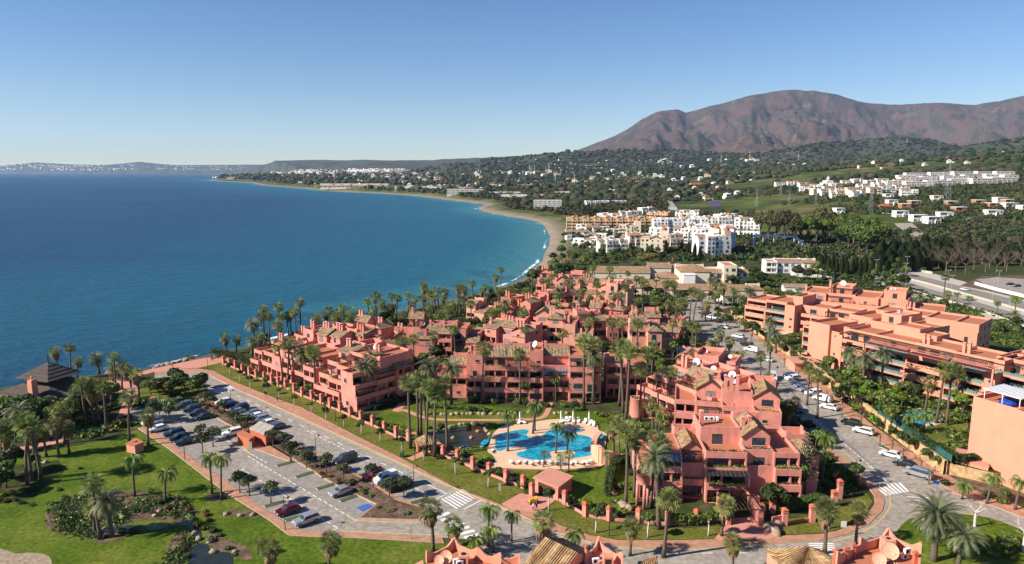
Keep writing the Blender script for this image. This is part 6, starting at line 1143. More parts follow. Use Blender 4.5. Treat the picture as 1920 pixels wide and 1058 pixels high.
# ---------------- woodland, too many trees to count ----------------
def ico():
    t=(1+5**.5)/2; v=[(-1,t,0),(1,t,0),(-1,-t,0),(1,-t,0),(0,-1,t),(0,1,t),(0,-1,-t),(0,1,-t),(t,0,-1),(t,0,1),(-t,0,-1),(-t,0,1)]; f=[(0,11,5),(0,5,1),(0,1,7),(0,7,10),(0,10,11),(1,5,9),(5,11,4),(11,10,2),(10,7,6),(7,1,8),(3,9,4),(3,4,2),(3,2,6),(3,6,8),(3,8,9),(4,9,5),(2,4,11),(6,2,10),(8,6,7),(9,8,1)]
    v=[Vector(a).normalized() for a in v]; c={}; F2=[]
    def mid_(a,b):
        k=(min(a,b),max(a,b))
        if k not in c: v.append(((v[a]+v[b])/2).normalized()); c[k]=len(v)-1
        return c[k]
    for a,b,d in f: x,y,z=mid_(a,b),mid_(b,d),mid_(d,a); F2+=[(a,x,z),(b,y,x),(d,z,y),(x,y,z)]
    return np.array([tuple(a) for a in v]),np.array(F2)
IV,IF=ico()
def woods(name,label,n,pred,y0,y1,x0,x1,r0,seed,mats,grow=.0,hf=.9,leafy=0):
    rs=np.random.RandomState(seed); px=rs.uniform(x0,x1,n*6); y=np.exp(rs.uniform(math.log(y0),math.log(y1),n*6)); u=(px-960)/F; x=u*(y*CP+65*SP); z=hz(x,y); d=cdist(x,y); r=r0*(1+grow*np.clip((y-800)/1000,0,None))*rs.uniform(.45,1.25,n*6)*(1+(.25 if leafy else .7)*(rs.rand(n*6)>.85))
    den=fbm(x/180,y/180,4,seed)+.35*(fbm(x/700,y/700,3,seed+5)-.5); ok=(d>55)&(den>pred)&(rs.rand(n*6)<np.clip((den-pred)*13+.05,0,1)); idx=np.nonzero(ok)[0][:n]
    x,y,z,r=x[idx],y[idx],z[idx],r[idx]; m=len(idx)
    if leafy:
        K=leafy; d_=rs.normal(size=(m,K,3)); d_/=np.linalg.norm(d_,axis=2)[...,None]; d_[...,2]=np.abs(d_[...,2])*1.0-.15; rad=(.72+.4*rs.rand(m,K))*(1+.35*np.sin(d_[...,0]*4+x[:,None])*np.cos(d_[...,1]*4+y[:,None])); p=d_*(rad*r[:,None])[...,None]*np.array([1,1,hf]); p+=np.stack([x,y,z+r*.3],1)[:,None]; nr=d_+rs.normal(size=d_.shape)*.5
        a_=np.cross(nr,rs.normal(size=nr.shape)); a_/=np.linalg.norm(a_,axis=2)[...,None]; b_=np.cross(nr,a_); b_/=np.linalg.norm(b_,axis=2)[...,None]; q_=(r[:,None]*(.22+.22*rs.rand(m,K)))[...,None]; V=np.stack([p-a_*q_,p-b_*q_,p+a_*q_,p+b_*q_],2).reshape(-1,3); N=m*K
        o=link(name,npmesh(name,V,np.arange(4*N).reshape(N,4),mats,np.repeat(rs.choice(len(mats),m),K))); tag(o,label,'woodland'); o['kind']='stuff'; return o
    J=1+.35*(rs.rand(m,len(IV),1)-.4); V=IV[None]*J*r[:,None,None]*np.array([1,1,hf]); V+=np.stack([x,y,z+r*.55],1)[:,None]; Fc=(IF[None]+np.arange(m)[:,None,None]*len(IV)).reshape(-1,3)
    mi=np.repeat(rs.choice(len(mats),m),len(IF)); o=link(name,npmesh(name,V.reshape(-1,3),Fc,mats,mi)); tag(o,label,'woodland'); o['kind']='stuff'; return o
wm=[mat('far_wood_dark',(.011,.021,.008),.9,.35,.08),mat('far_wood_green',(.024,.040,.011),.9,.35,.08),mat('far_wood_olive',(.042,.047,.018),.9,.35,.08),mat('far_wood_brown',(.055,.045,.022),.9,.3,.08)]
wl=[leafmat('wood_leaf_%d'%i,a,b,.25,.15,.8) for i,(a,b) in enumerate([((.012,.024,.006),(.035,.05,.014)),((.025,.045,.01),(.06,.085,.02)),((.04,.045,.015),(.09,.09,.035)),((.05,.04,.018),(.10,.08,.04))])]
woods('distant_woodland','dark green woodland spread over the plain behind the bay',14500,.44,1200,7000,400,2350,4.0,71,wm,.36,.75)
woods('scrub_woodland','mixed green scrub and trees on the middle slopes',9500,.40,500,1400,1130,2350,2.7,72,wl,.25,1.,leafy=46)
woods('bay_woodland','tree belt behind the curving beach',2600,.30,620,2400,860,1250,3.8,73,wl,.25,1.1,leafy=46)
woods('foothill_scrub','dark scrub on the foothills under the mountain',10500,.30,3000,6600,900,2250,4.2,74,wm[:1],.3,.35)
def drape(label,pts,w,m,lift=.35):        # road laid over the slopes
    q=[P(a,b) for a,b in smooth(pts,6,False)]; L_=[];R_=[]; mb=MB()
    for i,p in enumerate(q):
        a=Vector(q[max(0,i-1)][:2]); b=Vector(q[min(len(q)-1,i+1)][:2]); d=(b-a).normalized(); n=Vector((-d.y,d.x))*w/2
        for s in (-1,-.33,.33,1):
            x,y=p[0]+n.x*s,p[1]+n.y*s; mb.v.append((x,y,float(hz(np.array([x]),np.array([y]))[0])+lift+.6*(y/1000)))
    for i in range(len(q)-1):
        for j in range(3): k=i*4+j; mb.f.append((k,k+1,k+5,k+4)); mb.m.append(0)
    o=mb.build(label,[m]); 
    if o.data.polygons[0].normal.z<0: o.data.flip_normals()
    return struct(o)
drape('hillside_road',[(1693,420),(1704,430),(1718,442),(1742,450)],16,M['asphalt']); drape('hillside_road',[(1810,412),(1850,416),(1882,428),(1925,442)],11,M['asphalt'])
drape('hillside_road',[(1640,400),(1700,404),(1790,410),(1850,408),(1920,404)],6,M['concrete']); drape('valley_road',[(1262,394),(1252,378),(1246,362),(1250,350)],14,M['asphalt'])
drape('dirt_track',[(1500,402),(1560,396),(1640,398)],5,M['soil']); drape('dirt_track',[(1490,320),(1560,322),(1640,318),(1760,312),(1850,306)],7,M['soil']); drape('dirt_track',[(1505,290),(1520,282),(1535,277),(1560,268)],16,M['soil'])
# individual mid-ground trees
def grove(label,cat,group,keys,spots,s0,s1,seed):
    rn=RNG(seed); spots=sorted(spots)
    for i,q in enumerate(spots):
        a,b=q[:2]; p=W(a,b,TZ) if len(q)>2 else (P(a,b) if b<480 else W(a,b)); sc=rn.uniform(s0,s1)
        put(rn.choice(keys),p,rn.uniform(0,6.28),label%ordw(i+1) if '%s' in label else label,cat,group,sc)
def area(x0,x1,y0,y1,n,seed,f=None):
    rn=RNG(seed); o=[]; t=0
    while len(o)<n and t<n*80:
        t+=1; a,b=rn.uniform(x0,x1),rn.uniform(y0,y1)
        if (f is None or f(a,b)) and all((a-c[0])**2+((b-c[1])*2.2)**2>(11+(b-400)*.06)**2 for c in o): o.append((a,b))
    return o
grove('broad olive green eucalyptus in the grove behind the footbridge, %s from the left','tree','eucalyptus grove',['E0','E0','E1'],[(1425,447),(1440,452),(1455,455),(1470,458),(1485,452),(1500,455),(1515,462),(1530,458),(1545,460),(1490,463),(1460,446),(1555,452),(1535,450)],1.3,1.7,1)
grove('tall dark spreading tree beside the eucalyptus grove, %s from the left','tree','dark spreading trees',['E1'],[(1590,472),(1610,478),(1632,470),(1600,462),(1625,484),(1645,478),(1580,460)],1.4,1.75,2)
grove('dark conifer in the dense belt by the highway, %s from the left','tree','conifer belt',['C1'],area(1650,1925,455,500,52,3,lambda a,b:b>480-(a-1650)*.02 and b<505-(a-1650)*.0) + area(1640,1780,480,512,24,4),1.2,1.8,3)
grove('bare brown leafless tree by the highway, %s from the left','tree','leafless trees',['K0'],area(1740,1925,478,512,34,5),1.8,2.6,4)
grove('slim dark cypress in the row behind the coral roofs, %s from the left','tree','cypress row',['C0'],[(1540,515),(1552,518),(1560,512),(1568,520),(1578,514),(1588,520),(1598,516),(1604,512),(1612,522),(1622,518),(1634,524),(1648,520),(1526,498),(1518,502),(1660,526),(1546,508),(1585,508)],.95,1.25,5)
grove('slim cypress between the white hotel buildings, %s from the left','tree','hotel cypresses',['C0'],[(1278,475),(1290,482),(1302,488),(1296,470),(1312,492),(1248,480)],.9,1.3,6)
grove('umbrella pine right of the low tiled hotel, %s from the left','tree','umbrella pines',['U0'],[(1375,545),(1400,548),(1422,540),(1388,530),(1412,528)],.8,1.05,7)
ASSET['UG']=('umbrella_pine',[(a,b) for a,b in ASSET['U0'][1]]); mu=ASSET['U0'][1][1][1].copy(); mu.materials[0]=leafmat('golden_pine_needles',(.10,.10,.012),(.26,.21,.035)); ASSET['UG'][1][1]=('crown',mu)
grove('golden green umbrella pine in front of the white hotel, %s from the left','tree','golden pines',['UG'],[(1205,506),(1222,502)],.95,1.1,8)
bay=lambda a,b: a>1032+(505-b)*.45 and not(1120<a<1420 and b>512) and not(1190<a<1440 and b>490)
grove('leafy garden tree in the park between beach and white hotel, %s from the left','tree','hotel park trees',['M0','M1','M1','T1'],area(1035,1240,440,520,78,9,bay),.75,1.2,9)
grove('dark shore tree where the salmon village meets the beach, %s from the left','tree','shore trees',['M1','T0'],[(985,545),(998,540),(1010,535),(1020,528),(1032,522),(1045,525),(1058,520),(1070,518),(1030,535),(1050,535),(1080,524),(1093,520),(975,552),(1015,520)],.9,1.3,10)
grove('roadside tree near the highway bridge, %s from the left','tree','bridge trees',['M0','M1'],area(1400,1520,470,500,8,11)+area(1340,1420,500,525,5,12),.6,1.,12)
grove('tree on the highway embankment, %s from the left','tree','embankment trees',['G0','G2','M1'],area(1690,1915,560,650,30,13,lambda a,b:566+(a-1700)*.26<b<610+(a-1700)*.27),.5,.85,13)
grove('dense garden tree between the cypress row and the highway, %s from the left','tree','trees behind the coral roofs',['M1','M0','G2'],area(1490,1700,500,548,44,77,lambda a,b:b>505+(a-1490)*.0 and b<530+(a-1490)*.12),.7,1.15,24)
grove('tree along the upper street by the hotel wall, %s from the left','tree','upper street trees',['G0','G2','G0'],area(1215,1400,545,600,30,14,lambda a,b:b<575 or a<1275 or a>1365),.8,1.2,14)
# gardens inside and around the salmon village
occ=lambda a,b: True
grove('round garden tree between the salmon houses, %s from the left','tree','village garden trees',['G0','G1','G2','G0'],[(700,640),(712,650),(722,660),(730,668),(742,672),(752,668),(820,680),(850,668),(870,690),(905,750),(855,640),(1000,705),(1140,700),(1150,720),(1160,690),(1130,665),(1215,680),(1225,690),(1240,700),(1200,700),(925,640),(940,650),(950,645),(1040,650),(1060,645),(735,690),(720,700),(705,690),(630,655),(640,665),(1120,680),(1085,750),(985,752),(1240,680),(1262,670),(1250,655),(1272,660),(795,690),(810,705),(770,700),(780,735),(800,745),(850,740),(1180,700),(1185,730),(880,620),(960,615),(1090,600),(1030,610),(1270,640),(1285,650)],.7,1.15,15)
grove('leafy tree in the coral flats garden, %s from the left','tree','coral flats garden trees',['G0','G1','G2','G1','T1'],[(a,b,1) for a,b in [(1345,605),(1362,612),(1380,600),(1395,618),(1410,630),(1345,592),(1428,595),(1410,606),(1500,670),(1512,660),(1528,655),(1540,668),(1512,640),(1548,650),(1575,735),(1590,745),(1605,740),(1620,755),(1635,765),(1650,775),(1660,790),(1668,760),(1680,745),(1645,745),(1610,725),(1590,728),(1565,720),(1555,700),(1700,740),(1715,750),(1690,765),(1800,740),(1790,760),(1805,775),(1765,740),(1745,730),(1720,725),(1655,730),(1670,805),(1775,720),(1820,730),(1840,722),(1850,735),(1625,745),(1600,760),(1580,755)]],.7,1.15,16)
grove('clipped round dark tree in the hedge island of the turning circle, %s from the left','tree','hedge island trees',['T0','T1','T0'],[(283,742),(297,738),(310,735),(325,742),(340,728),(348,738),(362,742),(372,736),(380,728),(330,722),(318,745),(300,746)],.75,.95,17)
grove('broad leafy tree in the dark palm grove, %s from the left','tree','palm grove trees',['T1','G0','T0','G2'],[(10,790),(30,795),(50,792),(70,796),(88,792),(105,790),(125,788),(20,800),(45,805),(80,800),(112,805),(150,795),(140,800),(10,815),(30,830),(160,785),(95,812),(118,815),(60,820),(210,768),(0,900),(12,915),(25,890),(0,930)],1.0,1.5,18)
lot=[(286,785),(300,790),(318,792),(380,850),(400,838),(378,828),(468,930),(450,925),(508,945),(453,815),(437,800),(466,812),(532,848),(545,868),(575,878),(612,888),(645,908),(700,912),(512,840),(400,770),(420,776),(387,766),(730,935),(757,932)]
grove('grey green olive tree in the car park, %s from the left','tree','car park olive trees',['O0','O1'],lot,.95,1.25,19)
grove('round clipped street tree with a limewashed trunk by the avenue pavement, %s from the left','tree','avenue street trees',['L0','L1'],[(431,705),(450,717),(469,728),(500,741),(524,749),(552,761),(584,775),(611,787),(645,801),(678,815),(713,828),(753,847),(794,864),(854,890),(916,914)],.85,1.15,20)
grove('round street tree on the lower verge by the bottom road, %s from the left','tree','lower verge street trees',['L1','L0'],[(1029,958),(1117,999),(1215,1008),(1328,1005),(1553,992)],1.15,1.4,21)
grove('leafless pollarded tree beside the parked cars, %s from the left','tree','pollarded trees by the parked cars',['P0'],[(1578,783),(1614,803),(1649,837),(1692,865),(1726,888),(1741,908),(1555,762),(1520,735),(1496,714),(1408,640),(1385,625),(1360,602),(1672,850)],1.,1.25,22)
grove('bare white trunked tree by the roundabout, %s from the left','tree','roundabout bare trees',['P1'],[(1729,996),(1827,989),(1918,1035)],1.,1.3,23)
put('N0',W(1508,935),1,'tall layered conifer with a bare lower trunk beside the crossroads','tree')
put('G2',W(1448,960),1,'single dark bushy tree right of the lowest salmon house','tree',None,1.1)
put('T1',W(1888,1035),2,'low spreading green tree on the roundabout lawn','tree',None,.8,.45)
put('G0',W(68+0,880),2,'small olive tree on the dirt bed of the stream garden','tree',None,.6)
# planting between the houses, kept clear of their walls
def free(x,y,m=1.8):
    for ox,oy,th,w_,d_ in FOOT:
        dx,dy=x-ox,y-oy; u=dx*math.cos(th)+dy*math.sin(th); v=-dx*math.sin(th)+dy*math.cos(th)
        if -m<u<w_+m and -m-2<v<d_+m: return False
    return True
VIL=[(-88,226),(-32,192),(0,202),(70,200),(74,300),(80,335),(50,400),(20,405),(-15,345),(-60,300),(-95,250)]
def fillpts(poly_,n,seed,m,gap):
    rn=RNG(seed); xs=[p[0] for p in poly_]; ys=[p[1] for p in poly_]; o=[]; t=0; pa=np.array(poly_)
    while len(o)<n and t<n*60:
        t+=1; x,y=rn.uniform(min(xs),max(xs)),rn.uniform(min(ys),max(ys))
        if inside(np.array([x]),np.array([y]),pa)[0] and free(x,y,m) and all((x-a)**2+(y-b)**2>gap*gap for a,b in o): o.append((x,y))
    return sorted(o,key=lambda p:PX(*p))
rn=RNG(55)
for i,(x,y) in enumerate(fillpts(VIL,88,1,1.0,4.2)):
    v=rn.randrange(6); base=FANH[v]; h=rn.uniform(8,13.5); w=1.15*rn.uniform(.9,1.15); T=put('F%d'%v,(x,y,0),rn.uniform(0,6.28),'fan palm rising between the salmon houses, %s from the left'%ordw(i+1),'palm tree','palms between the salmon houses',w,h/base)
    for c in T.children:
        if c.name.split('.')[0] in('crown','dead_fronds'): r=w/(h/base); c.scale=(1,1,r); c.location=(0,0,base*(1-r))
for i,(x,y) in enumerate(fillpts(VIL,78,2,2.2,5.0)): put(rn.choice(['G0','G1','G2','G0','G2']),(x,y,0),rn.uniform(0,6.28),'leafy tree filling the gaps between salmon houses, %s from the left'%ordw(i+1),'tree','trees between the salmon houses',rn.uniform(.8,1.25))
C3P=[(24,128),(60,124),(74,135),(77,190),(70,200),(30,180),(27,150)]
for i,(x,y) in enumerate(fillpts(C3P,22,3,1.2,3.5)): put(rn.choice(['G0','G1','G2','F3','Q1']),(x,y,0),rn.uniform(0,6.28),'garden tree around the lower salmon blocks, %s from the left'%ordw(i+1),'tree','trees around the lower salmon blocks',rn.uniform(.6,.9))
def ground_cover(label,poly_,n,seed,z,hmax,m=.8,sz=.3,free_=True):
    rs=np.random.RandomState(seed); pa=np.array(poly_,float); lo,hi=pa.min(0),pa.max(0); p=lo+(hi-lo)*rs.rand(n*4,2); p=p[inside(p[:,0],p[:,1],pa)]; p=p[fbm(p[:,0]/7,p[:,1]/7,3,seed)>.45]
    if free_: p=p[np.array([free(a,b,m) for a,b in p])]
    p=p[:n]; K=7; hh=hmax*np.clip(fbm(p[:,0]/3,p[:,1]/3,3,seed+1)*2-.5,.15,1.2); c=np.repeat(np.column_stack([p,np.zeros(len(p))]),K,0)+rs.normal(size=(len(p)*K,3))*np.array([.5,.5,0]); c[:,2]=z+np.repeat(hh,K)*rs.rand(len(c)); N=len(c)
    a=rs.normal(size=(N,3)); a/=np.linalg.norm(a,axis=1)[:,None]; b=np.cross(a,rs.normal(size=(N,3))); b/=np.linalg.norm(b,axis=1)[:,None]; q=sz*(.5+rs.rand(N))[:,None]; V=np.stack([c-a*q,c-b*q,c+a*q,c+b*q],1).reshape(-1,3)
    o=link('ground_cover',npmesh('ground_cover',V,np.arange(4*N).reshape(N,4),[M['leafdark'],M['leafmid'],M['leaflime']],np.repeat(rs.choice(3,len(p),p=[.45,.4,.15]),K))); tag(o,label,'ground cover'); o['kind']='stuff'; return o
ground_cover('low mixed planting between the salmon houses',VIL,7000,1,0,1.8)
ground_cover('low planting around the lower salmon blocks',C3P,1500,2,0,1.4)
ground_cover('low planting on the terrace of the coral flats',[(97,150),(101,300),(112,325),(200,325),(205,250),(215,172),(160,152),(125,140)],6000,3,TZ,1.6)
ground_cover('rough shrubs on the strip between the coral flats and the highway',[(205,250),(222,300),(224,410),(150,430),(100,330),(200,331)],4500,4,0,1.5,.8,.45)
ground_cover('seafront planting between the beach and the salmon houses',[(-108,232),(-98,246),(-70,290),(-25,345),(12,410),(22,430),(2,380),(-32,328),(-60,298),(-88,258),(-92,232)],2600,5,0,1.3)
def bed(l): return [W(a,b)[:2] for a,b in l]
ground_cover('low mixed planting in the stream garden bed',bed([(90,960),(130,935),(170,925),(212,925),(255,918),(305,925),(350,940),(372,962),(350,974),(290,972),(235,978),(220,990),(165,1010),(110,1000)]),620,7,0,.9,free_=False,sz=.22)
ground_cover('low mixed planting in the beds beside the lower pond',bed([(325,1010),(345,1000),(360,1010),(345,1050),(330,1075),(310,1060)])+[],120,8,0,.8,free_=False,sz=.2)
ground_cover('dark understorey of the palm grove at the left edge',[(-150,185),(-128,160),(-104,160),(-94,178),(-88,185),(-100,195),(-120,178)],2200,6,0,1.8,free_=False)
# shrubs and hedges
def shrubs(label,group,keys,spots,s0,s1,seed,zs=1.): 
    rn=RNG(seed)
    for i,q in enumerate(sorted(spots)): 
        z=q[2] if len(q)>2 else 0; s=rn.uniform(s0,s1); put(rn.choice(keys),W(q[0],q[1],z),rn.uniform(0,6),label%ordw(i+1),'shrub',group,s,s*zs)
def alongpx(pts,step,jit,seed):
    rn=RNG(seed); o=[]
    for a,b in zip(pts[:-1],pts[1:]):
        A=Vector(W(*a)[:2]);B=Vector(W(*b)[:2]); n=max(1,int((B-A).length/step))
        for i in range(n):
            p=A.lerp(B,(i+rn.random())/n); x=p.x+rn.uniform(-jit,jit); y=p.y+rn.uniform(-jit,jit); zc=y*CP+H*SP; o.append((960+F*x/zc,529+F*(H*CP-y*SP)/zc))
    return o
shrubs('shrub behind the pillar fence along the avenue, %s from the left','avenue fence shrubs',['B0','B1','B0','B2'],alongpx([(435,684),(560,738),(660,778),(760,812)],3.,.7,1)+alongpx([(850,850),(990,912)],2.2,.6,2)+alongpx([(1060,935),(1140,965),(1250,985)],2.3,.6,3)+[],1.,1.5,31)
shrubs('shrub in the pool garden, %s from the left','pool garden shrubs',['B0','B1','B2','B4'],alongpx([(790,765),(860,768),(940,775),(1010,770)],3,.8,5)+alongpx([(1070,765),(1140,785),(1165,800),(1180,830)],3.,1.2,6)+alongpx([(800,805),(850,800),(900,800)],2.5,1,7)+alongpx([(1005,890),(1065,892)],1.5,.5,8)+alongpx([(860,868),(930,868)],2,.8,9)+[(915,865),(1150,905),(1145,895),(1160,915),(1135,920),(1150,940),(1140,930),(1190,870)],.7,1.3,32)
shrubs('shrub of the stream garden in the left foreground, %s from the left','stream garden shrubs',['B0','B1','B4','B2','B3','B0'],[(110,920),(120,935),(95,945),(105,955),(118,965),(108,972),(125,978),(135,988),(115,985),(150,990),(40,945),(15,942),(60,948),(30,940),(65,918),(150,880),(160,895),(215,925),(225,940),(270,957),(255,960),(285,965),(300,960),(325,965),(320,955),(340,948),(333,940),(215,972),(228,1000),(240,1005),(250,998),(262,1000),(330,950),(355,955),(385,968),(392,978),(385,993),(400,998),(410,1005),(430,1030),(440,1042),(395,1015),(345,1035),(352,1045),(335,1030),(348,1060),(385,960),(370,985),(360,975),(300,945),(313,940),(282,950),(200,1008),(180,1008),(0,940),(8,930),(20,925)],.5,1.05,33,.8)
shrubs('low shrub in the car park bed, %s from the left','car park shrubs',['B3','B3','B1','B0'],alongpx([(512,830),(560,856)],1.5,.6,10)+alongpx([(570,862),(600,885),(640,908)],1.3,.7,11)+alongpx([(655,905),(700,935)],1.5,.7,12)+alongpx([(700,955),(780,965)],1.8,1,13)+alongpx([(375,756),(420,775),(465,802)],1.5,.8,14),.6,1.,34,.8)
shrubs('shrub on the bank above the golden stone wall, %s from the left','stone wall shrubs',['B0','B1','B2','B0'],[(a+9,b-8,2.6) for a,b in alongpx([(1385,608),(1500,690),(1600,782),(1690,832),(1760,880)],3.2,1.,15)],.9,1.5,35)
shrubs('shrub on the bank right of the crossroads, %s from the left','right bank shrubs',['B0','B1','B0'],alongpx([(1755,905),(1800,915),(1900,945)],2.6,1.6,16)+alongpx([(1790,890),(1900,925)],2.8,1.6,17),.9,1.4,36)
shrubs('undergrowth shrub among the village palms, %s from the left','village undergrowth',['B0','B1','B2','B0'],alongpx([(430,668),(470,678),(520,700),(590,735)],3.8,1.2,18)+alongpx([(690,765),(790,740),(860,752),(1100,765)],3.8,1.5,19)+alongpx([(1200,800),(1195,880),(1190,930)],3.2,1.5,20)+alongpx([(1450,905),(1540,930),(1600,900)],3.2,1.5,21)+alongpx([(1440,760),(1500,820),(1560,870)],3.6,1.2,22),1.,1.7,37)
shrubs('round clipped bush beside the nearest coral flats, %s from the left','clipped bushes',['B1'],[(1803,843,2.6),(1888,868,2.6)],1.6,2.1,38)
def hedge(label,pts,w,h,leaf,px=True,z=0,seed=0):
    P_=[Vector(W(a,b,z)[:2]) for a,b in pts] if px else [Vector(p) for p in pts]; rs=np.random.RandomState(seed); A=[]
    for a,b in zip(P_[:-1],P_[1:]):
        L=(b-a).length; n=int(L*w*h*55)+20; t=rs.rand(n); d=(b-a)/L; nn_=np.array([-d.y,d.x]); s=(rs.rand(n)-.5)*w; hh=h*(rs.rand(n)**.45); base=np.array([[a.x,a.y]])+np.outer(t*L,[d.x,d.y])+np.outer(s,nn_); A.append(np.column_stack([base,z+hh]))
    p=np.vstack(A); c=p.mean(0); c[2]=z; p=p-c; n=len(p); a=rs.normal(size=(n,3)); a/=np.linalg.norm(a,axis=1)[:,None]; b=np.cross(a,rs.normal(size=(n,3))); b/=np.linalg.norm(b,axis=1)[:,None]; q=.17; V=np.stack([p-a*q,p-b*q,p+a*q,p+b*q],1).reshape(-1,3)
    o=link('hedge',npmesh('hedge',V,np.arange(4*n).reshape(n,4),[leaf])); o.location=c; return tag(o,label,'hedge')
hedge('long clipped hedge on the seafront at the left end of the pillar fence',[(400,664),(440,672),(480,688)],2.2,2.,M['leafdark'],seed=1)
hedge('dark hedge beside the winding garden path',[(700,770),(745,757),(790,745)],1.8,1.5,M['leafdark'],seed=2)
hedge('clipped hedge below the poolside block lawn',[(812,765),(870,768),(915,770)],1.5,1.,M['leafmid'],seed=3)
hedge('tall hedge curving down from the round pool wall',[(1180,868),(1160,872),(1150,885),(1142,905),(1140,930)],1.6,2.,M['leafdark'],seed=4)
hedge('tall dense hedge behind the fence of the lowest salmon house',[(1258,985),(1300,985),(1345,982)],1.3,2.2,M['leafmid'],seed=5)
hedge('hedge right of the timber entrance portal',[(1455,962),(1500,955),(1540,945)],2.,2.2,M['leafmid'],seed=6)
hedge('clipped dark hedge above the green mesh fence',[(1700,812),(1745,845),(1800,872),(1830,870)],1.8,2.2,M['leafdark'],z=TZ,seed=7)
hedge('dark hedge on the restaurant lawn',[(155,783),(200,770),(228,762)],1.8,1.6,M['leafdark'],seed=8)
hedge('circular low hedge on the roundabout lawn',[(1830,1030),(1850,1046),(1885,1040),(1898,1022),(1890,1008)],2.,1.1,M['leafmid'],seed=9)
hedge('low red shrub hedge beside the restaurant path',[(213,796),(232,790),(248,784)],1.8,1.2,M['leafred'],seed=10)
hedge('low hedge between seafront and pillar fence',[(350,672),(365,674)],1.2,1.,M['leafmid'],seed=11)
# ---------------- cars ----------------
PAINT={}
def paint(n,c,metal=.3):
    if n not in PAINT:
        m=mat(n+'_car_paint',c,.25,.03,2,metal=metal,spec=.6); m.node_tree.nodes['Principled BSDF'].inputs['Coat Weight'].default_value=.6; PAINT[n]=m
    return PAINT[n]
CC={'white':(.75,.75,.74),'black':(.012,.012,.015),'grey':(.12,.125,.13),'silver':(.42,.43,.44),'dark blue':(.015,.025,.06),'blue':(.03,.08,.2),'red':(.35,.012,.015),'deep red':(.16,.01,.02),'dark grey':(.04,.045,.05),'silver blue':(.2,.26,.33)}
PROF={'car':(4.3,1.76,[(0,.35),(0,.72),(.15,.86),(1.15,.98),(1.85,1.42),(3.3,1.46),(4.0,1.08),(4.25,.95),(4.3,.4)],[(1.28,.99),(1.92,1.37),(3.25,1.41),(3.85,1.05)]),
 'suv':(4.5,1.85,[(0,.4),(0,.85),(.15,1.),(1.2,1.1),(1.8,1.62),(4.0,1.68),(4.4,1.15),(4.5,.5)],[(1.32,1.12),(1.88,1.56),(3.95,1.62),(4.25,1.16)]),
 'van':(4.9,1.9,[(0,.4),(0,.9),(.2,1.05),(.95,1.2),(1.6,1.88),(4.75,1.92),(4.88,1.6),(4.9,.45)],[(1.05,1.22),(1.62,1.78),(2.7,1.8),(2.7,1.22)]),
 'minibus':(5.1,1.95,[(0,.4),(0,.95),(.2,1.1),(.9,1.2),(1.6,1.9),(4.95,1.95),(5.05,1.2),(5.1,.45)],[(1.02,1.22),(1.62,1.8),(4.8,1.84),(4.9,1.22)])}
_cm={}
def carmesh(kind,col):
    if (kind,col) in _cm: return _cm[(kind,col)]
    L,Wd,pf,gl=PROF[kind]; h=Wd/2; xs=lambda p:(p[0]-L/2)
    mb=MB(); n=len(pf)      # body sections: full width below the waist, narrower roof
    def wd(z): return h-max(0,(z-1.0))*.28
    ring=[]
    for sgn in (-1,1): ring.append([(xs(p),sgn*(wd(p[1])-(.08 if p[0]<.2 or p[0]>L-.15 else 0)),p[1]) for p in pf])
    A,B=ring; mid_=[(xs(p),0,p[1]+(.02 if p[1]>1.2 else 0)) for p in pf]
    mb.add(A+B+mid_,[tuple(range(n)),tuple(range(2*n-1,n-1,-1))]+[(i,i+2*n,i+1+2*n,i+1) for i in range(n-1)]+[(i+2*n,i+n,i+1+n,i+1+2*n) for i in range(n-1)]+[(n-1,3*n-1,2*n-1,n,2*n,0)])
    body=mb.mesh('body',[paint(col,CC[col],.0 if col in('white','red','black') else .5)]); g=MB()
    for sgn in (-1,1):
        q=[(xs(p),sgn*(wd(p[1])+.012),p[1]) for p in gl]; g.add(q,[(0,1,2,3) if sgn<0 else (3,2,1,0)])
    # windscreen and rear window
    i=[k for k in range(n) if pf[k][1]>1.35][0]; a,b=pf[i-1],pf[i]; wz_=lambda p,s,e:(xs(p)+e*-.015,s*(wd(p[1])-.12),p[1]+.012)
    m1=(a[0]+.1*(b[0]-a[0]),a[1]+.1*(b[1]-a[1])); m2=(a[0]+.92*(b[0]-a[0]),a[1]+.92*(b[1]-a[1])); g.add([wz_(m1,-1,1),wz_(m2,-1,1),wz_(m2,1,1),wz_(m1,1,1)],[(0,3,2,1)])
    if kind!='van':
        j=[k for k in range(n) if pf[k][1]>1.35][-1]; a,b=pf[j],pf[j+1]; m1=(a[0]+.1*(b[0]-a[0]),a[1]+.1*(b[1]-a[1])); m2=(a[0]+.85*(b[0]-a[0]),a[1]+.85*(b[1]-a[1])); g.add([wz_(m1,-1,-1),wz_(m2,-1,-1),wz_(m2,1,-1),wz_(m1,1,-1)],[(0,3,2,1)])
    glass=g.mesh('windows',[M['glass']]); wh=MB(); wh.tube([(0,-.11,0),(0,.11,0)],.33,12); wh.tube([(0,-.13,0),(0,.13,0)],.19,8,1); wheel=wh.mesh('wheel',[M['rubber'],M['metal']])
    hl=MB(); hl.box(-.04,.04,-.18,.18,-.07,.07); head=hl.mesh('headlight',[M['whitemetal']]); tl=MB(); tl.box(-.03,.03,-.12,.12,-.12,.12); tail=tl.mesh('tail_light',[paint('red',CC['red'])])
    _cm[(kind,col)]=(body,glass,wheel,head,tail,L,Wd); return _cm[(kind,col)]
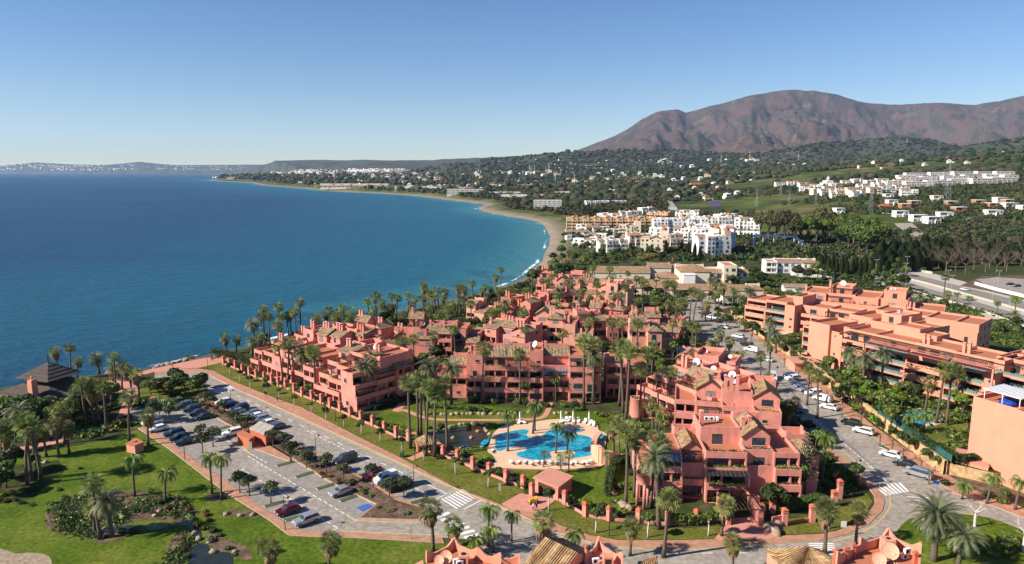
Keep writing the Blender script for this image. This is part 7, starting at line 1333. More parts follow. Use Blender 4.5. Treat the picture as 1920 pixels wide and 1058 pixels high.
def car(kind,col,pos,ang,label,group=None):
    body,glass,wheel,head,tail,L,Wd=carmesh(kind,col); T=thing('parked_'+('van' if kind in('van','minibus') else 'car'),label,'van' if kind in('van','minibus') else 'car',(pos[0],pos[1],pos[2]),ang,group,1.08)
    link('body',body,T); link('windows',glass,T)
    for sx in (-1,1):
        for sy in (-1,1): o=link('wheel',wheel,T); o.location=(sx*L*.31-(.02 if sx>0 else .05),sy*(Wd/2-.1),.33)
    for sy in (-1,1): o=link('headlight',head,T); o.location=(-L/2-.0,sy*(Wd/2-.32),.7); o=link('tail_light',tail,T); o.location=(L/2-.02,sy*(Wd/2-.24),.85)
    return T
def ang_px(a,b): A=W(*a);B=W(*b); return math.atan2(B[1]-A[1],B[0]-A[0])
LA=ang_px((554,896),(587,886)); RA=ang_px((1598,795),(1640,806)); RA2=ang_px((1480,708),(1510,706))
g='cars in the seafront car park'
CARS=[('suv','white',286,796,LA,'white car under the trees at the car park left edge, farther one'),('car','white',297,808,LA,'white car under the trees at the car park left edge, nearer one'),
('suv','black',327,817,LA,'black car, first of three parked below the olive tree on the left'),('car','black',336,824,LA,'black car, middle of three parked below the olive tree on the left'),('car','black',347,832,LA,'black car, last of three parked below the olive tree on the left'),
('suv','grey',346,764,LA,'grey car at the top end of the upper car row'),('suv','black',360,771,LA,'black car second from the top of the upper car row'),('car','black',371,778,LA,'black car third from the top of the upper car row'),('car','dark blue',383,785,LA,'dark blue car at the lower end of the upper car row'),
('car','white',421,757,LA,'white roofed car nearest the turning circle beside the avenue'),('car','dark blue',431,763,LA,'dark blue car beside the white one nearest the turning circle'),('suv','dark blue',450,769,LA,'large dark blue car in the avenue row behind an olive tree'),('car','silver',443,776,LA,'silver car half hidden by an olive tree beside the large dark blue one'),
('car','silver blue',474,779,LA,'pale blue car in the avenue row left of the white cars'),('car','white',480,785,LA,'white car hidden between the pale blue and silver cars of the avenue row'),('suv','silver',488,791,LA,'silver estate in the avenue row above the kiosk'),('car','white',501,798,LA,'white low car in the avenue row above the kiosk'),('car','grey',518,804,LA,'grey car at the lower end of the avenue row beside the kiosk'),
('suv','white',437,816,LA,'white small car tucked left of the salmon kiosk'),('van','dark grey',648,867,LA,'dark grey van alone beside the avenue'),('suv','red',702,895,LA,'red small van parked beside the avenue'),('van','white',723,903,LA,'white van between the red one and the dark skip'),('suv','black',736,911,LA,'black car squeezed between the white van and the skip'),
('car','silver',639,927,LA,'silver car alone in the lower car park row'),('car','deep red',540,962,LA,'deep red car beside the brick pavement at the bottom of the car park'),('suv','silver',575,981,LA,'silver white small car at the bottom corner of the car park'),
('van','dark grey',1323,592,RA,'dark van at the top of the road of parked cars'),('van','white',1335,598,RA,'white van beside the dark van at the top of the road'),('car','black',1342,604,RA,'black car below the white van at the top of the road'),('suv','white',1356,616,RA,'white car alone below the stone wall, upper road'),
('suv','white',1384,634,RA,'white car uppermost of four behind the feather palms'),('car','grey',1388,641,RA,'grey car second of four behind the feather palms'),('suv','black',1400,649,RA,'black car third of four behind the feather palms'),('van','white',1409,659,RA,'white van lowest of four behind the feather palms'),
('car','white',1437,677,RA,'white car beside the brick forecourt of the gate'),('van','white',1450,711,ang_px((1450,716),(1446,700)),'white van driving up the middle of the road'),('car','blue',1481,707,RA2,'blue car at the top of the long row by the wall'),('suv','white',1487,713,RA2,'white car second in the long row by the wall'),('suv','silver',1497,720,RA2,'silver people carrier third in the long row by the wall'),('car','silver blue',1503,727,RA2,'pale blue car fourth in the long row by the wall'),('car','silver',1511,734,RA2,'silver car fifth in the long row by the wall'),('suv','white',1525,741,RA2,'white car sixth in the long row by the wall'),('van','white',1542,752,RA,'large white van seventh in the long row by the wall'),('car','white',1554,767,RA,'white car at the lower end of the long row'),
('suv','black',1596,798,RA,'black car alone between two brick tree pits'),('suv','white',1619,813,RA,'white car below the lone black car by the wall'),('car','white',1670,857,RA,'white hatchback in the lowest parked group by the wall'),('car','black',1696,875,RA,'black saloon in the lowest parked group by the wall'),('minibus','silver',1721,893,RA,'silver minibus nearest the crossroads'),('car','dark grey',1498,772,ang_px((1500,776),(1494,764)),'dark car driving beside the salmon block'),
('suv','white',1808,545,ang_px((1800,541),(1818,546)),'white car driving on the highway'),('car','black',1893,535,0.1,'dark car in the small car park beyond the highway, right'),('car','dark grey',1906,538,0.2,'dark grey car in the small car park beyond the highway, far right')]
for k,c,a,b,an,l in CARS: car(k,c,W(a,b,.05),an,l,None)
# ---------------- street furniture, walls, pool things ----------------
def lamp(label,px,py,h=5.5,z=0,g=None,arm=True,hw=False):
    T=thing('street_lamp',label,'street lamp',W(px,py,z) if py>475 else P(px,py),R(0),g); mb=MB(); mb.tube([(0,0,0),(0,0,h)],[.09,.05],6)
    if hw: mb.tube([(-1.1,0,h),(1.1,0,h)],.05,4)
    elif arm: mb.tube([(0,0,h),(.15,0,h+.45),(.5,0,h+.55),(.8,0,h+.2)],.04,5)
    mb.build('pole',[M['concrete'] if hw else M['black']],T)
    for x in ((-1.1,1.1) if hw else (.8 if arm else 0,)):
        q=MB(); q.lathe([(.05,.25),(.3,.05),(.32,-.05),(.01,-.08)],8,(x,0,h+(.0 if arm else .1))) if not hw else q.box(x-.45,x+.45,-.15,.15,h,h+.14); q.build('lamp_head',[M['whitemetal'] if hw else M['black']],T)
for i,(a,b) in enumerate([(347,864),(620,1-0+0) if 0 else (593,862),(434,770),(629,790),(778,862),(814,962) if 0 else (776,924),(535,995),(1142,1006),(1500,905) if 0 else (1602,913),(390,694),(398,678),(1455,745),(1262,830) if 0 else (1186,880),(1548,1000) if 0 else (1470,690)]): lamp('dark street lamp with a curved arm, %s counting from the left'%ordw(sorted([347,593,434,629,778,776,535,1142,1602,390,398,1455,1186,1470]).index(a)+1),a,b,5.8 if b<960 else 6.5,g='dark street lamps')
hl_=[(1699,513),(1696,528),(1775,543),(1782,555),(1860,562),(1870,545),(1892,578),(1577,505),(1610,512),(1641,520)]
for i,(a,b) in enumerate(sorted(hl_)): lamp('tall double armed highway lamp, %s from the left'%ordw(i+1),a,b,11,g='highway lamps',hw=True)
for i,(a,b) in enumerate([(1440,462),(1470,468),(1502,474),(1515,482),(1540,488)]): lamp('double armed lamp by the footbridge, %s from the left'%ordw(i+1),a,b,10,g='footbridge lamps',hw=True)
# pillars of the garden fence with low walls between
pm=MB(); pm.taper(0,0,0,2.3,.42,.42,0); pm.box(-.5,.5,-.5,.5,2.3,2.48,1); pm.box(-.4,.4,-.4,.4,2.481,2.75,1); pm.taper(0,0,2.75,3.05,.52,.15,1); pm_=pm.mesh('pillar',[M['pink'],M['brickred']])
PIL=[(420,684),(431,688),(442,692),(455,699),(468,704),(481,709),(496,714),(510,719),(522,724),(536,729),(552,736),(567,744),(585,750),(603,757),(619,765),(638,772),(657,781),(677,790),(699,799),(721,810),(743,820),(766,826),(831,857),(858,866),(887,879),(917,891),(949,904),(981,915),(997,930),(1042,936),(1059,945),(1097,968),(1142,976),(1197,980),(1252,985),(1305,982)]
LS=lambda a,b: 0
pr_=None
for i,(a,b) in enumerate(PIL):
    x,y,z=W(a,b); o=link('fence_pillar',pm_); o.location=(x,y,0); o.rotation_euler=(0,0,R(-41)); tag(o,'salmon fence pillar with a red cap along the garden edge, %s from the left'%ordw(i+1),'pillar','garden fence pillars')
    if pr_ and not (pr_[0] in (766,997,981)): 
        q=MB(); A=Vector(pr_[1]);B=Vector((x,y)); d=(B-A); L=d.length; d/=L; A2=d*.5; q.prism([tuple(v) for v in (lambda n:[A2+n,d*(L-.5)+n,d*(L-.5)-n,A2-n])(Vector((-d.y,d.x))*.13)],-.2,.55); 
        for s in np.arange(.6,L-.5,.35): p=d*s; q.box(p.x-.02,p.x+.02,p.y-.02,p.y+.02,.55,1.7,1)
        p0=d*.5;p1=d*(L-.5); q.tube([(p0.x,p0.y,1.65),(p1.x,p1.y,1.65)],.03,4,1); o=q.build('garden_fence',[M['pink'],M['black']]); o.location=(A.x,A.y,0); tag(o,'low salmon wall with dark railings, %s panel from the left of the garden fence'%ordw(i),'fence','garden fence panels')
    pr_=(a,(x,y))
for i,(a,b,hh) in enumerate([(1428,968,2.3),(1448,962,2.3),(1470,985,3.),(1522,978,3.),(1573,935,3.6),(1563,950,3.),(1566,900,2.6)]):
    x,y,z=W(a,b); o=link('fence_pillar',pm_); o.location=(x,y,0); o.scale=(1.1,1.1,hh/2.6); tag(o,'salmon pillar near the crossroads garden, %s from the left'%ordw(i+1),'pillar','crossroads pillars')
q=MB(); a=W(1455,990);b=W(1470,985); q.prism([(0,0),(b[0]-a[0],b[1]-a[1]),(b[0]-a[0],b[1]-a[1]+.3),(0,.3)],0,1.9); o=q.build('garden_wall',[M['pink']]); o.location=(W(1447,988)[0],W(1447,988)[1],0); o.scale=(1.6,1,1); tag(o,'solid salmon wall right of the entrance portal','wall')
q=MB(); a=W(1475,985);b=W(1518,978); q.prism([(0,0),(b[0]-a[0],b[1]-a[1]),(b[0]-a[0],b[1]-a[1]+.25),(0,.25)],0,.6); o=q.build('garden_wall',[M['brickred']]); o.location=(a[0],a[1],0); tag(o,'low red planter wall between two crossroads pillars','wall')
# entrance portal
T=thing('entrance_portal','timber pergola entrance portal on salmon piers over a pink drive','portal',W(1388,975)); x0,y0=T.location.x,T.location.y
q=MB(); pr4=[W(1365,985),W(1425,985),W(1362,962),W(1418,960)]
for p in pr4: q.box(p[0]-x0-.4,p[0]-x0+.4,p[1]-y0-.35,p[1]-y0+.35,-.1,3.2)
q.build('pier',[M['pink']],T); xa,xb=pr4[0][0]-x0-.6,pr4[1][0]-x0+.6; ya,yb=pr4[0][1]-y0-.6,pr4[2][1]-y0+.6; pergola(T,xa,xb,ya,yb,3.45,step=.7,post=False)
q=MB(); q.box(xa+.5,xa+.8,ya+1.,yb+2,-.1,3.1); q.build('side_wall',[M['pink']],T); q=MB(); q.box(xb-.8,xb-.5,ya+1,yb+2,-.1,3.1); q.build('side_wall',[M['pink']],T); q=MB(); q.box(xa+.8,xb-.8,yb+1.4,yb+1.5,0,2.9); q.build('gate',[M['black']],T)
# garage with a flat pink roof
T=thing('garage','square salmon garage with a flat pink roof and brown double door','garage',W(1035,935)); 
q=MB(); c=[W(1003,922),W(1046,940),W(1072,920),W(1030,905)]; cc=[(p[0]-T.location.x,p[1]-T.location.y) for p in c]; q.prism(cc,-.2,2.9); q.build('walls',[M['pink']],T); q=MB(); m_=(sum(p[0] for p in cc)/4,sum(p[1] for p in cc)/4); q.prism([(m_[0]+(p[0]-m_[0])*1.12,m_[1]+(p[1]-m_[1])*1.12) for p in cc],2.9,3.2); q.build('roof',[M['pinkpath']],T)
q=MB(); d=Vector(cc[1])-Vector(cc[0]); n=Vector((d.y,-d.x)).normalized()*.06; a=Vector(cc[0])+d*.15; b=Vector(cc[0])+d*.8; q.prism([tuple(a),tuple(b),tuple(b+n),tuple(a+n)],0,2.5); q.build('door',[M['wood']],T)
# round gatehouse with tiled roof
T=thing('gatehouse','small octagonal salmon gatehouse with a pale tiled roof on the avenue','gatehouse',W(800,845)); q=MB()
for k_ in range(6): a=k_*math.pi/3+.3; q.cyl(2.1*math.cos(a),2.1*math.sin(a),0,2.6,.32,6)
q.lathe([(2.3,2.4),(2.3,2.7)],8); q.build('pillars',[M['pink']],T); q=MB(); n=8
for k_ in range(n): a,b=2*math.pi*k_/n,2*math.pi*(k_+1)/n; A=(3.1*math.cos(a),3.1*math.sin(a),2.5);B=(3.1*math.cos(b),3.1*math.sin(b),2.5); e=(Vector(B)-Vector(A)).normalized(); q.tile([A,B,(0,0,4.2)],tuple(e))
q.lathe([(3.1,2.45),(.01,2.44)],8,m=1); q.build('roof',[M['tile'],M['wood']],T)
# kiosk in the car park
T=thing('kiosk','square orange red utility kiosk with three flat grey roof slabs in the car park','kiosk',W(486,824)); c=[W(470,826),W(499,838),W(519,824) if 0 else W(516,822),W(488,812)]; cc=[(p[0]-T.location.x,p[1]-T.location.y) for p in c]; q=MB(); q.prism(cc,-.2,3.0); q.build('walls',[M['brickred']],T)
a,b,cx,d=[Vector(v) for v in cc]
for k_ in range(3): q=MB(); q.prism([tuple(a.lerp(b,k_/3+.01)+(d-a)*-.05),tuple(a.lerp(b,(k_+1)/3-.01)+(d-a)*-.05),tuple(d.lerp(cx,(k_+1)/3-.01)),tuple(d.lerp(cx,k_/3+.01))],3.0,3.18-.0); q.build('roof_slab',[M['concrete']],T)
T=thing('kiosk','low orange red side annex of the utility kiosk with a metal door','kiosk',W(461,832)); c=[W(446,831),W(468,842),W(478,836),W(456,825)]; cc=[(p[0]-T.location.x,p[1]-T.location.y) for p in c]; q=MB(); q.prism(cc,-.2,2.3); q.build('walls',[M['brickred']],T); q=MB(); m_=(sum(p[0] for p in cc)/4,sum(p[1] for p in cc)/4); q.prism([(m_[0]+(p[0]-m_[0])*1.08,m_[1]+(p[1]-m_[1])*1.08) for p in cc],2.3,2.5); q.build('roof',[M['terra']],T); q=MB(); q.box(cc[1][0]-.1,cc[1][0]+.7,cc[1][1]-.3,cc[1][1]-.2,0,1.9); q.build('door',[M['concrete']],T)
T=thing('utility_hut','small orange brick hut with a flat lid on the big lawn','hut',W(253,845)); c=[W(238,848),W(254,852),W(270,845),W(256,838)]; cc=[(p[0]-T.location.x,p[1]-T.location.y) for p in c]; q=MB(); q.prism(cc,-.2,2.0); q.build('walls',[M['coral']],T); q=MB(); q.prism([(p[0]*1.1,p[1]*1.1) for p in cc],2.0,2.2); q.box(-.4,.4,-.4,.4,2.201,2.4); q.build('roof',[M['terra']],T)
# thatched restaurant
T=thing('restaurant','seafront restaurant with a two tier grey thatched pyramid roof and salmon chimney','restaurant',W(75,765),R(-18))
def pyr(mb,x,y,z0,z1,a,b,m=0,lay=5):
    for i in range(lay):
        t0,t1=i/lay,(i+1)/lay; mb.taper(x,y,z0+(z1-z0)*t0,z0+(z1-z0)*t1,a*(1-t0)+.05+.25,max(.05,a*(1-t1)+.05),m,b*(1-t0)+.3,max(.05,b*(1-t1)+.05))
q=MB(); pyr(q,1,3,4.2,9.2,11.5,9.5); q.build('lower_thatch',[M['thatch']],T); q=MB(); pyr(q,1,3,8.8,12.4,6.,5.2); q.cyl(1,3,12.3,14.6,.18,6); q.build('upper_thatch',[M['thatch']],T)
q=MB(); q.taper(5,-5,0,9.8,.9,.8); q.box(4.3,5.7,-5.7,-4.3,9.8,10.1); q.cyl(5,-5,10.1,11.,.3,8); q.build('chimney',[M['coral']],T)
q=MB(); q.box(-9,11,-6,11,-1,4.3); q.box(-14,14,-14,-6.5,-1,3.2); parapet(q,-14,14,-14,-6.5,3.2,1.1,wavy=1); q.box(-8,-3,-12,-7,3.2,5.4); q.box(2,10,-12,-7.5,3.2,5.); q.box(14,22,-11,-5,-1,2.6); parapet(q,14,22,-11,-5,2.6,.9); q.build('walls',[M['coral']],T)
for xx in (-10,-6,-1,4,9): window(T,xx,-14,.3,2.,2.2)
hedge('dense mound of creeper in front of the restaurant',[(50,796),(90,792),(130,786),(150,780)],4,2.4,M['leafolive'],seed=44)
# low sign letters and totem at the car park entrance
fc_=bpy.data.curves.new('lettering','FONT'); fc_.body='TIKITANO'; fc_.size=2.1; fc_.extrude=.12; fc_.space_character=1.3; to=bpy.data.objects.new('tmp',fc_); COL.objects.link(to)
dg=bpy.context.evaluated_depsgraph_get(); lm=bpy.data.meshes.new_from_object(to.evaluated_get(dg)); bpy.data.objects.remove(to); lm.materials.clear(); lm.materials.append(M['white'])
o=link('sign_letters',lm); p=W(297,758); q2=W(340,748); o.location=(p[0],p[1],.2); a_=math.atan2(q2[1]-p[1],q2[0]-p[0]); w_=max(v.co.x for v in lm.vertices); o.rotation_euler=(R(80),0,a_); s_=math.hypot(q2[0]-p[0],q2[1]-p[1])/w_; o.scale=(s_,max(.55,s_),1); tag(o,'free standing white capital letters at the car park entrance','sign letters')
T=thing('totem_sign','small salmon block with white squares at the left end of the white letters','sign',W(286,760),a_); q=MB(); q.box(-1,1,-.3,.3,0,2.2); q.build('panel',[M['coral']],T); q=MB(); [q.box(x,x+.6,-.33,-.301,z,z+.6) for x in (-.75,.15) for z in (.35,1.25)]; q.build('symbol',[M['white']],T)
# golden stone wall along the terrace
wl=[(99.9,305),(98.9,228),(95.5,178),(94.9,158),(93.9,139.5)]; rn=RNG(4); pts=[]
for a,b in zip(wl[:-1],wl[1:]):
    n=int(math.dist(a,b)/3)
    for i in range(n): t=i/n; pts.append((a[0]+(b[0]-a[0])*t+rn.uniform(-.12,.12),a[1]+(b[1]-a[1])*t))
pts.append(wl[-1]); q=MB(); hs=[3.0+.5*vnoise(np.array([i*.7]),np.array([0.]))[0]+rn.uniform(0,.15) for i in range(len(pts))]
for i in range(len(pts)-1):
    (x0,y0),(x1,y1)=pts[i],pts[i+1]; q.add([(x0-.5,y0,-.1),(x1-.5,y1,-.1),(x1-.35,y1,hs[i+1]),(x0-.35,y0,hs[i]),(x0+.3,y0,-.1),(x1+.3,y1,-.1),(x1+.3,y1,hs[i+1]),(x0+.3,y0,hs[i])],[(0,1,2,3)[::-1],(4,5,6,7),(3,2,6,7)[::-1]])
o=q.build('stone_wall',[M['stone']]); tag(o,'long golden rough stone retaining wall beside the parked cars','wall')
T=thing('mesh_fence','green mesh fence on top of the golden stone wall','fence',(94.6,139,3.3)); q=MB(); q.box(0,.05,0,30,0,1.5); q.build('mesh_panel',[mat('green_mesh',(.02,.10,.08),.8,.2,2)],T); q=MB(); [q.box(-.03,.08,y-.04,y+.04,-.3,1.6) for y in np.arange(0,30.1,3)]; q.build('posts',[M['metal']],T)
T=thing('mesh_fence','short green mesh fence at the right edge below the peach wall','fence',(*W(1870,870,TZ)[:2],TZ)); q=MB(); q.prism([(0,0),(8,-10),(8.05,-9.95),(.05,.05)],.2,1.9); q.build('mesh_panel',[mat('green_mesh2',(.02,.12,.09),.8,.2,2)],T)
for lab,pp_,hh,m_ in [('salmon retaining wall below the nearest coral flats',[(1790,868),(1850,880),(1850,905),(1795,890)],3.4,'coral'),('coral garden wall with ramp at the right edge',[(1868,878),(1925,890),(1925,925),(1880,905)],4.0,'coral')]:
    c=[W(a,b)[:2] for a,b in pp_]; o=thing('retaining_wall',lab,'wall',(*c[0],0)); q=MB(); q.prism([(p[0]-c[0][0],p[1]-c[0][1]) for p in c],-.2,hh); q.build('walls',[M[m_]],o); q=MB(); q.prism([((p[0]-c[0][0])*1.02,(p[1]-c[0][1])*1.02) for p in c],hh,hh+.2); q.build('coping',[M['pinkpath']],o)
# gate lodge of the coral flats on the parked car road
T=thing('gate_lodge','flat roofed salmon gate lodge of the coral flats beside the stone wall','lodge',W(1486,692)); q=MB(); q.box(-1,7,-4,3,-.2,3.0); q.build('walls',[M['coral']],T); q=MB(); q.box(-1.6,7.6,-4.6,3.6,3.0,3.35); q.build('roof',[M['pinkpath']],T); window(T,2,-4,.9,2,1.4)
# round tower corner of the right salmon block
T=thing('corner_tower','round salmon corner tower where the shaded wing meets the sunlit terraces','tower',W(1194,780)); q=MB(); q.lathe([(2.1,-.2),(1.9,5.2),(1.95,5.25),(1.6,5.25),(1.6,4.9),(.01,4.9)],20); q.build('walls',[M['pink']],T,True); planter(T,-1.2,1.2,0,4.9,RNG(3))
T=thing('corner_tower','round salmon porch tower with a bush on top at the lowest salmon house','tower',W(1205,950)); q=MB(); q.lathe([(1.25,5.),(1.5,7.2),(1.55,7.2),(.01,7.1)],16); [q.cyl(1.2*math.cos(a),1.2*math.sin(a),0,5.1,.3,8) for a in (.5,2.6,4.7)]; q.build('walls',[M['pink']],T,True); planter(T,-.9,.9,0,7.1,RNG(5),h=1.4,dpt=.9)
# pool: rounded wall with arch, loungers, parasols
T=thing('pool_wall','curving pink pool wall with an arched opening and raised basin','wall',W(1150,862)); q=MB()
def curvewall(mb,pts,z,t=.6):
    n=len(pts); P_=[Vector(W(a,b)[:2])-Vector(T.location[:2]) for a,b in pts]
    for i in range(n-1):
        d=(P_[i+1]-P_[i]).normalized(); nn_=Vector((-d.y,d.x))*t/2; a,b=P_[i],P_[i+1]
        mb.add([(a.x+nn_.x,a.y+nn_.y,-.1),(b.x+nn_.x,b.y+nn_.y,-.1),(b.x-nn_.x,b.y-nn_.y,-.1),(a.x-nn_.x,a.y-nn_.y,-.1),(a.x+nn_.x,a.y+nn_.y,z[i]),(b.x+nn_.x,b.y+nn_.y,z[i+1]),(b.x-nn_.x,b.y-nn_.y,z[i+1]),(a.x-nn_.x,a.y-nn_.y,z[i])],[(4,5,6,7),(0,1,5,4)[::-1],(2,3,7,6)[::-1],(0,4,7,3)[::-1],(1,2,6,5)[::-1]])
curvewall(q,smooth([(1112,852),(1118,862),(1125,870),(1135,872),(1148,871),(1158,868),(1175,866),(1186,864)],2,False),[2.2,2.9,3.6,4.,4.,3.7,3.4,3.3,3.1,2.7,2.2,1.9,1.6,1.3,1.1],.9); curvewall(q,smooth([(1112,852),(1114,840),(1118,828),(1125,820)],2,False),[2.2,2.0,1.8,1.6,1.4,1.4,1.3],1.2); q.build('walls',[M['coral'] if 0 else M['peach']],T)
q=MB(); p=Vector(W(1133,868)[:2])-Vector(T.location[:2]); q.vprof([(p.x-.6,0),(p.x+.6,0)]+[(p.x+.6*math.cos(a),1.3+.7*math.sin(a)) for a in [i*math.pi/8 for i in range(9)]],p.y-1.25,p.y-1.1); q.build('archway',[M['brickred']],T)
q=MB(); q.box(0,1.8,.0,1.2,0,.35); q.box(0,.7,0,1.2,.35,.36)
lg=MB(); lg.box(-.95,.35,-.32,.32,.28,.36); lg.add([(.35,-.32,.36),(.35,.32,.36),(.95,.32,.78),(.95,-.32,.78),(.35,-.32,.29),(.35,.32,.29),(.97,.32,.70),(.97,-.32,.70)],[(0,1,2,3)[::-1],(4,5,6,7),(0,3,7,4),(1,5,6,2),(2,6,7,3)]); lseat=lg.mesh('seat',[M['white']]); l4=MB(); l4.box(-.03,.03,-.03,.03,0,.28); lleg=l4.mesh('leg',[M['white']])
LG=c900([(375,700),(455,700),(530,700),(610,715),(680,700),(750,700),(840,705),(905,710),(980,705),(1085,715),(1150,700),(1220,710),(1280,700),(1330,690),(985,205),(1030,190),(1065,190),(1120,205),(1180,200),(1260,210),(1320,230),(1360,245),(470,215),(520,212),(350,225),(140,562),(300,215)])
rn=RNG(8); cnt=[0,0]
for a,b in sorted(LG):
    f=b>840; cnt[f]+=1; T=thing('sun_lounger','white sun lounger on the %s side of the pool, %s from the left'%(('near' if f else 'far'),ordw(cnt[f])),'sun lounger',W(a,b,.3),(math.pi/2*-1 if f else math.pi/2)+rn.uniform(-.5,.5),'pool sun loungers',1.15); link('seat',lseat,T)
    for x in (-.85,.75):
        for y in (-.27,.27): o=link('leg',lleg,T); o.location=(x,y,0)
for i,(a,b) in enumerate(c900([(972,195),(1117,195),(1308,205),(478,205)])):
    T=thing('closed_parasol','closed white parasol standing by the far loungers, %s from the left'%ordw([2,3,4,1][i]),'parasol',W(a,b,.3),0,'closed pool parasols'); q=MB(); q.cyl(0,0,0,2.9,.04,6); q.cyl(0,0,0,.12,.35,10); q.build('pole',[M['whitemetal']],T); q=MB(); q.lathe([(.05,3.),(.16,2.7),(.24,1.2),(.2,.7),(.05,.68)],8); q.build('canopy',[M['white']],T)
for i,(a,b) in enumerate(c900([(820,690),(990,690)])):
    T=thing('garden_arch','round metal garden arch behind the near loungers, %s one'%['left','right'][i],'arch',W(a,b,.3)); q=MB()
    for y in (0,.6): q.tube([(-.6,y,0),(-.6,y,1.6)]+[(-.6*math.cos(t),y,1.6+.6*math.sin(t)) for t in [k_*math.pi/8 for k_ in range(9)]]+[(.6,y,0)],.04,4)
    q.build('hoop',[M['metal']],T)
# boulders: each rock its own thing
def boulder(label,px,py,s,seed,z=0,m='rock',g='boulders'):
    rs=np.random.RandomState(seed); V=IV*(1+.45*(rs.rand(len(IV),1)-.5))*np.array([1,.8,.65])*s; o=link('boulder',npmesh('boulder',V,IF,[M[m]])); o.location=(*W(px,py,z)[:2],z+s*.25); o.rotation_euler=(0,0,rs.rand()*6); return tag(o,label,'rock',g)
def boulders(lab,spots,s0,s1,seed,z=0,g=None):
    rn=RNG(seed)
    for i,(a,b) in enumerate(sorted(spots)): boulder(lab%ordw(i+1),a,b,rn.uniform(s0,s1),seed*100+i,z,g=g)
boulders('rock of the garden rock wall above the pool path, %s from the left',alongpx([(778,776),(830,778),(880,777),(950,777),(1005,773)],1.3,.25,41)+alongpx([(1035,776),(1075,776)],1.3,.2,42),.55,.9,1,g='garden rock wall')
boulders('pale rock on the edge of the dark rock pond, %s from the left',alongpx([(805,812),(830,806),(865,796),(905,797),(920,818)],1.,.3,43)+alongpx([(862,842),(905,838)],1.2,.3,44)+[(884,822),(896,810),(850,822)],.4,.8,2,g='pond rocks')
boulders('pale sea defence boulder below the promenade, %s from the left',alongpx([(290,692),(335,680),(352,676)],1.4,.6,45),.8,1.3,3,z=-.5,g='sea defence boulders')
boulders('golden rock beside the hedge right of the pool, %s from the left',alongpx([(1148,912),(1150,935),(1165,950),(1190,955)],1.2,.4,46),.6,1.1,4,g='golden rocks')
boulders('large golden rock right of the entrance portal, %s one',[(1445,990),(1452,1000),(1458,984)],1.,1.5,5,g='portal rocks')
boulders('small stone of the stream garden, %s from the left',[(110,975),(150,935),(160,930),(70,865),(85,868),(300,960),(290,968),(230,972),(424,965),(450,968),(474,966),(365,1000),(372,1012),(392,1018),(440,1036),(400,1036)],.35,.8,6,g='stream garden stones')
# dark planter skip with glass screen
T=thing('skip','dark green open waste skip with a tall grey screen beside the white van','skip',W(748,916),LA); q=MB(); q.box(-2.6,2.6,-1.1,-.95,0,1.5); q.box(-2.6,2.6,.95,1.1,0,1.5); q.box(-2.6,-2.45,-.95,.95,0,1.5); q.box(2.45,2.6,-.95,.95,0,1.5); q.box(-2.45,2.45,-.95,.95,0,.2); q.build('body',[mat('dark_green_steel',(.02,.03,.02),.6,.1,2)],T); q=MB(); q.box(2.0,2.1,-1.,1.6,1.0,3.2); q.build('screen',[M['curtain']],T); planter(T,-2.2,1.5,0,.7,RNG(9),h=1.,dpt=.8)
# signs
def sign(label,px,py,h,w,hh,col,z=0,text=None):
    T=thing('road_sign',label,'road sign',W(px,py,z)); q=MB(); q.cyl(0,0,0,h,.045,6); q.build('pole',[M['metal']],T); q=MB(); q.box(-w/2,w/2,-.09,-.05,h-hh,h); q.build('panel',[col],T); return T
bluep=mat('blue_sign',(.03,.09,.35),.5,.05,2)
sign('white backed road sign on a pole beside the avenue crossing',798,932,2.6,.9,.7,M['concrete']); sign('tall white sign on a pole at the corner of the bottom road',1580,1006,3.0,1.,1.2,M['white']); sign('white sign at the crossing of the parked car road',1626,904,2.4,.9,.6,M['white']); sign('blue and white crossing sign, left of the pair beside the minibus',1750,924,2.7,.7,.7,bluep); sign('blue and white crossing sign, right of the pair beside the minibus',1756,926,2.8,.7,.7,bluep); sign('blue parking sign by the brick forecourt of the gate',1457,700,2.4,.7,.7,bluep); sign('sign on the avenue pavement opposite the pillar gate',499,750,2.6,.7,.9,M['black']); sign('grey post sign on the verge near the garage',937,932,3.,.5,1.6,M['concrete']); sign('sign post at the end of the lower car park pavement',771,1012,2.8,.5,.5,M['concrete'])
T=thing('litter_bin','green litter bin on the avenue pavement near the gatehouse','bin',W(754,856,.14)); q=MB(); q.taper(0,0,0,1.,.38,.45); q.taper(0,0,1.,1.15,.48,.3); q.build('body',[mat('bin_green',(.02,.12,.05),.5,.1,2)],T)
T=thing('litter_bin','orange red bin beside the crossroads pavement','bin',W(1611,908,.14)); q=MB(); q.cyl(0,0,0,1.1,.38,10); q.cyl(0,0,1.1,1.25,.3,10); q.build('body',[DOME],T)
# yellow utility vehicle on the garage drive
T=thing('ride_on_mower','small yellow ride-on machine on the brick drive by the garage','machine',W(1000,944,.16),.4); q=MB(); q.box(-.9,.9,-.45,.45,.35,.75); q.box(-.9,-.1,-.35,.35,.75,1.05); q.box(.25,.75,-.3,.3,.75,.95); q.box(.65,.8,-.3,.3,.95,1.35); q.build('body',[paint('yellow',(.6,.36,.02),0)],T)
for x in (-.65,.65):
    for y in (-.5,.5): w_=MB(); w_.tube([(x,y-.1,.32),(x,y+.1,.32)],.32,10); w_.build('wheel',[M['rubber']],T)
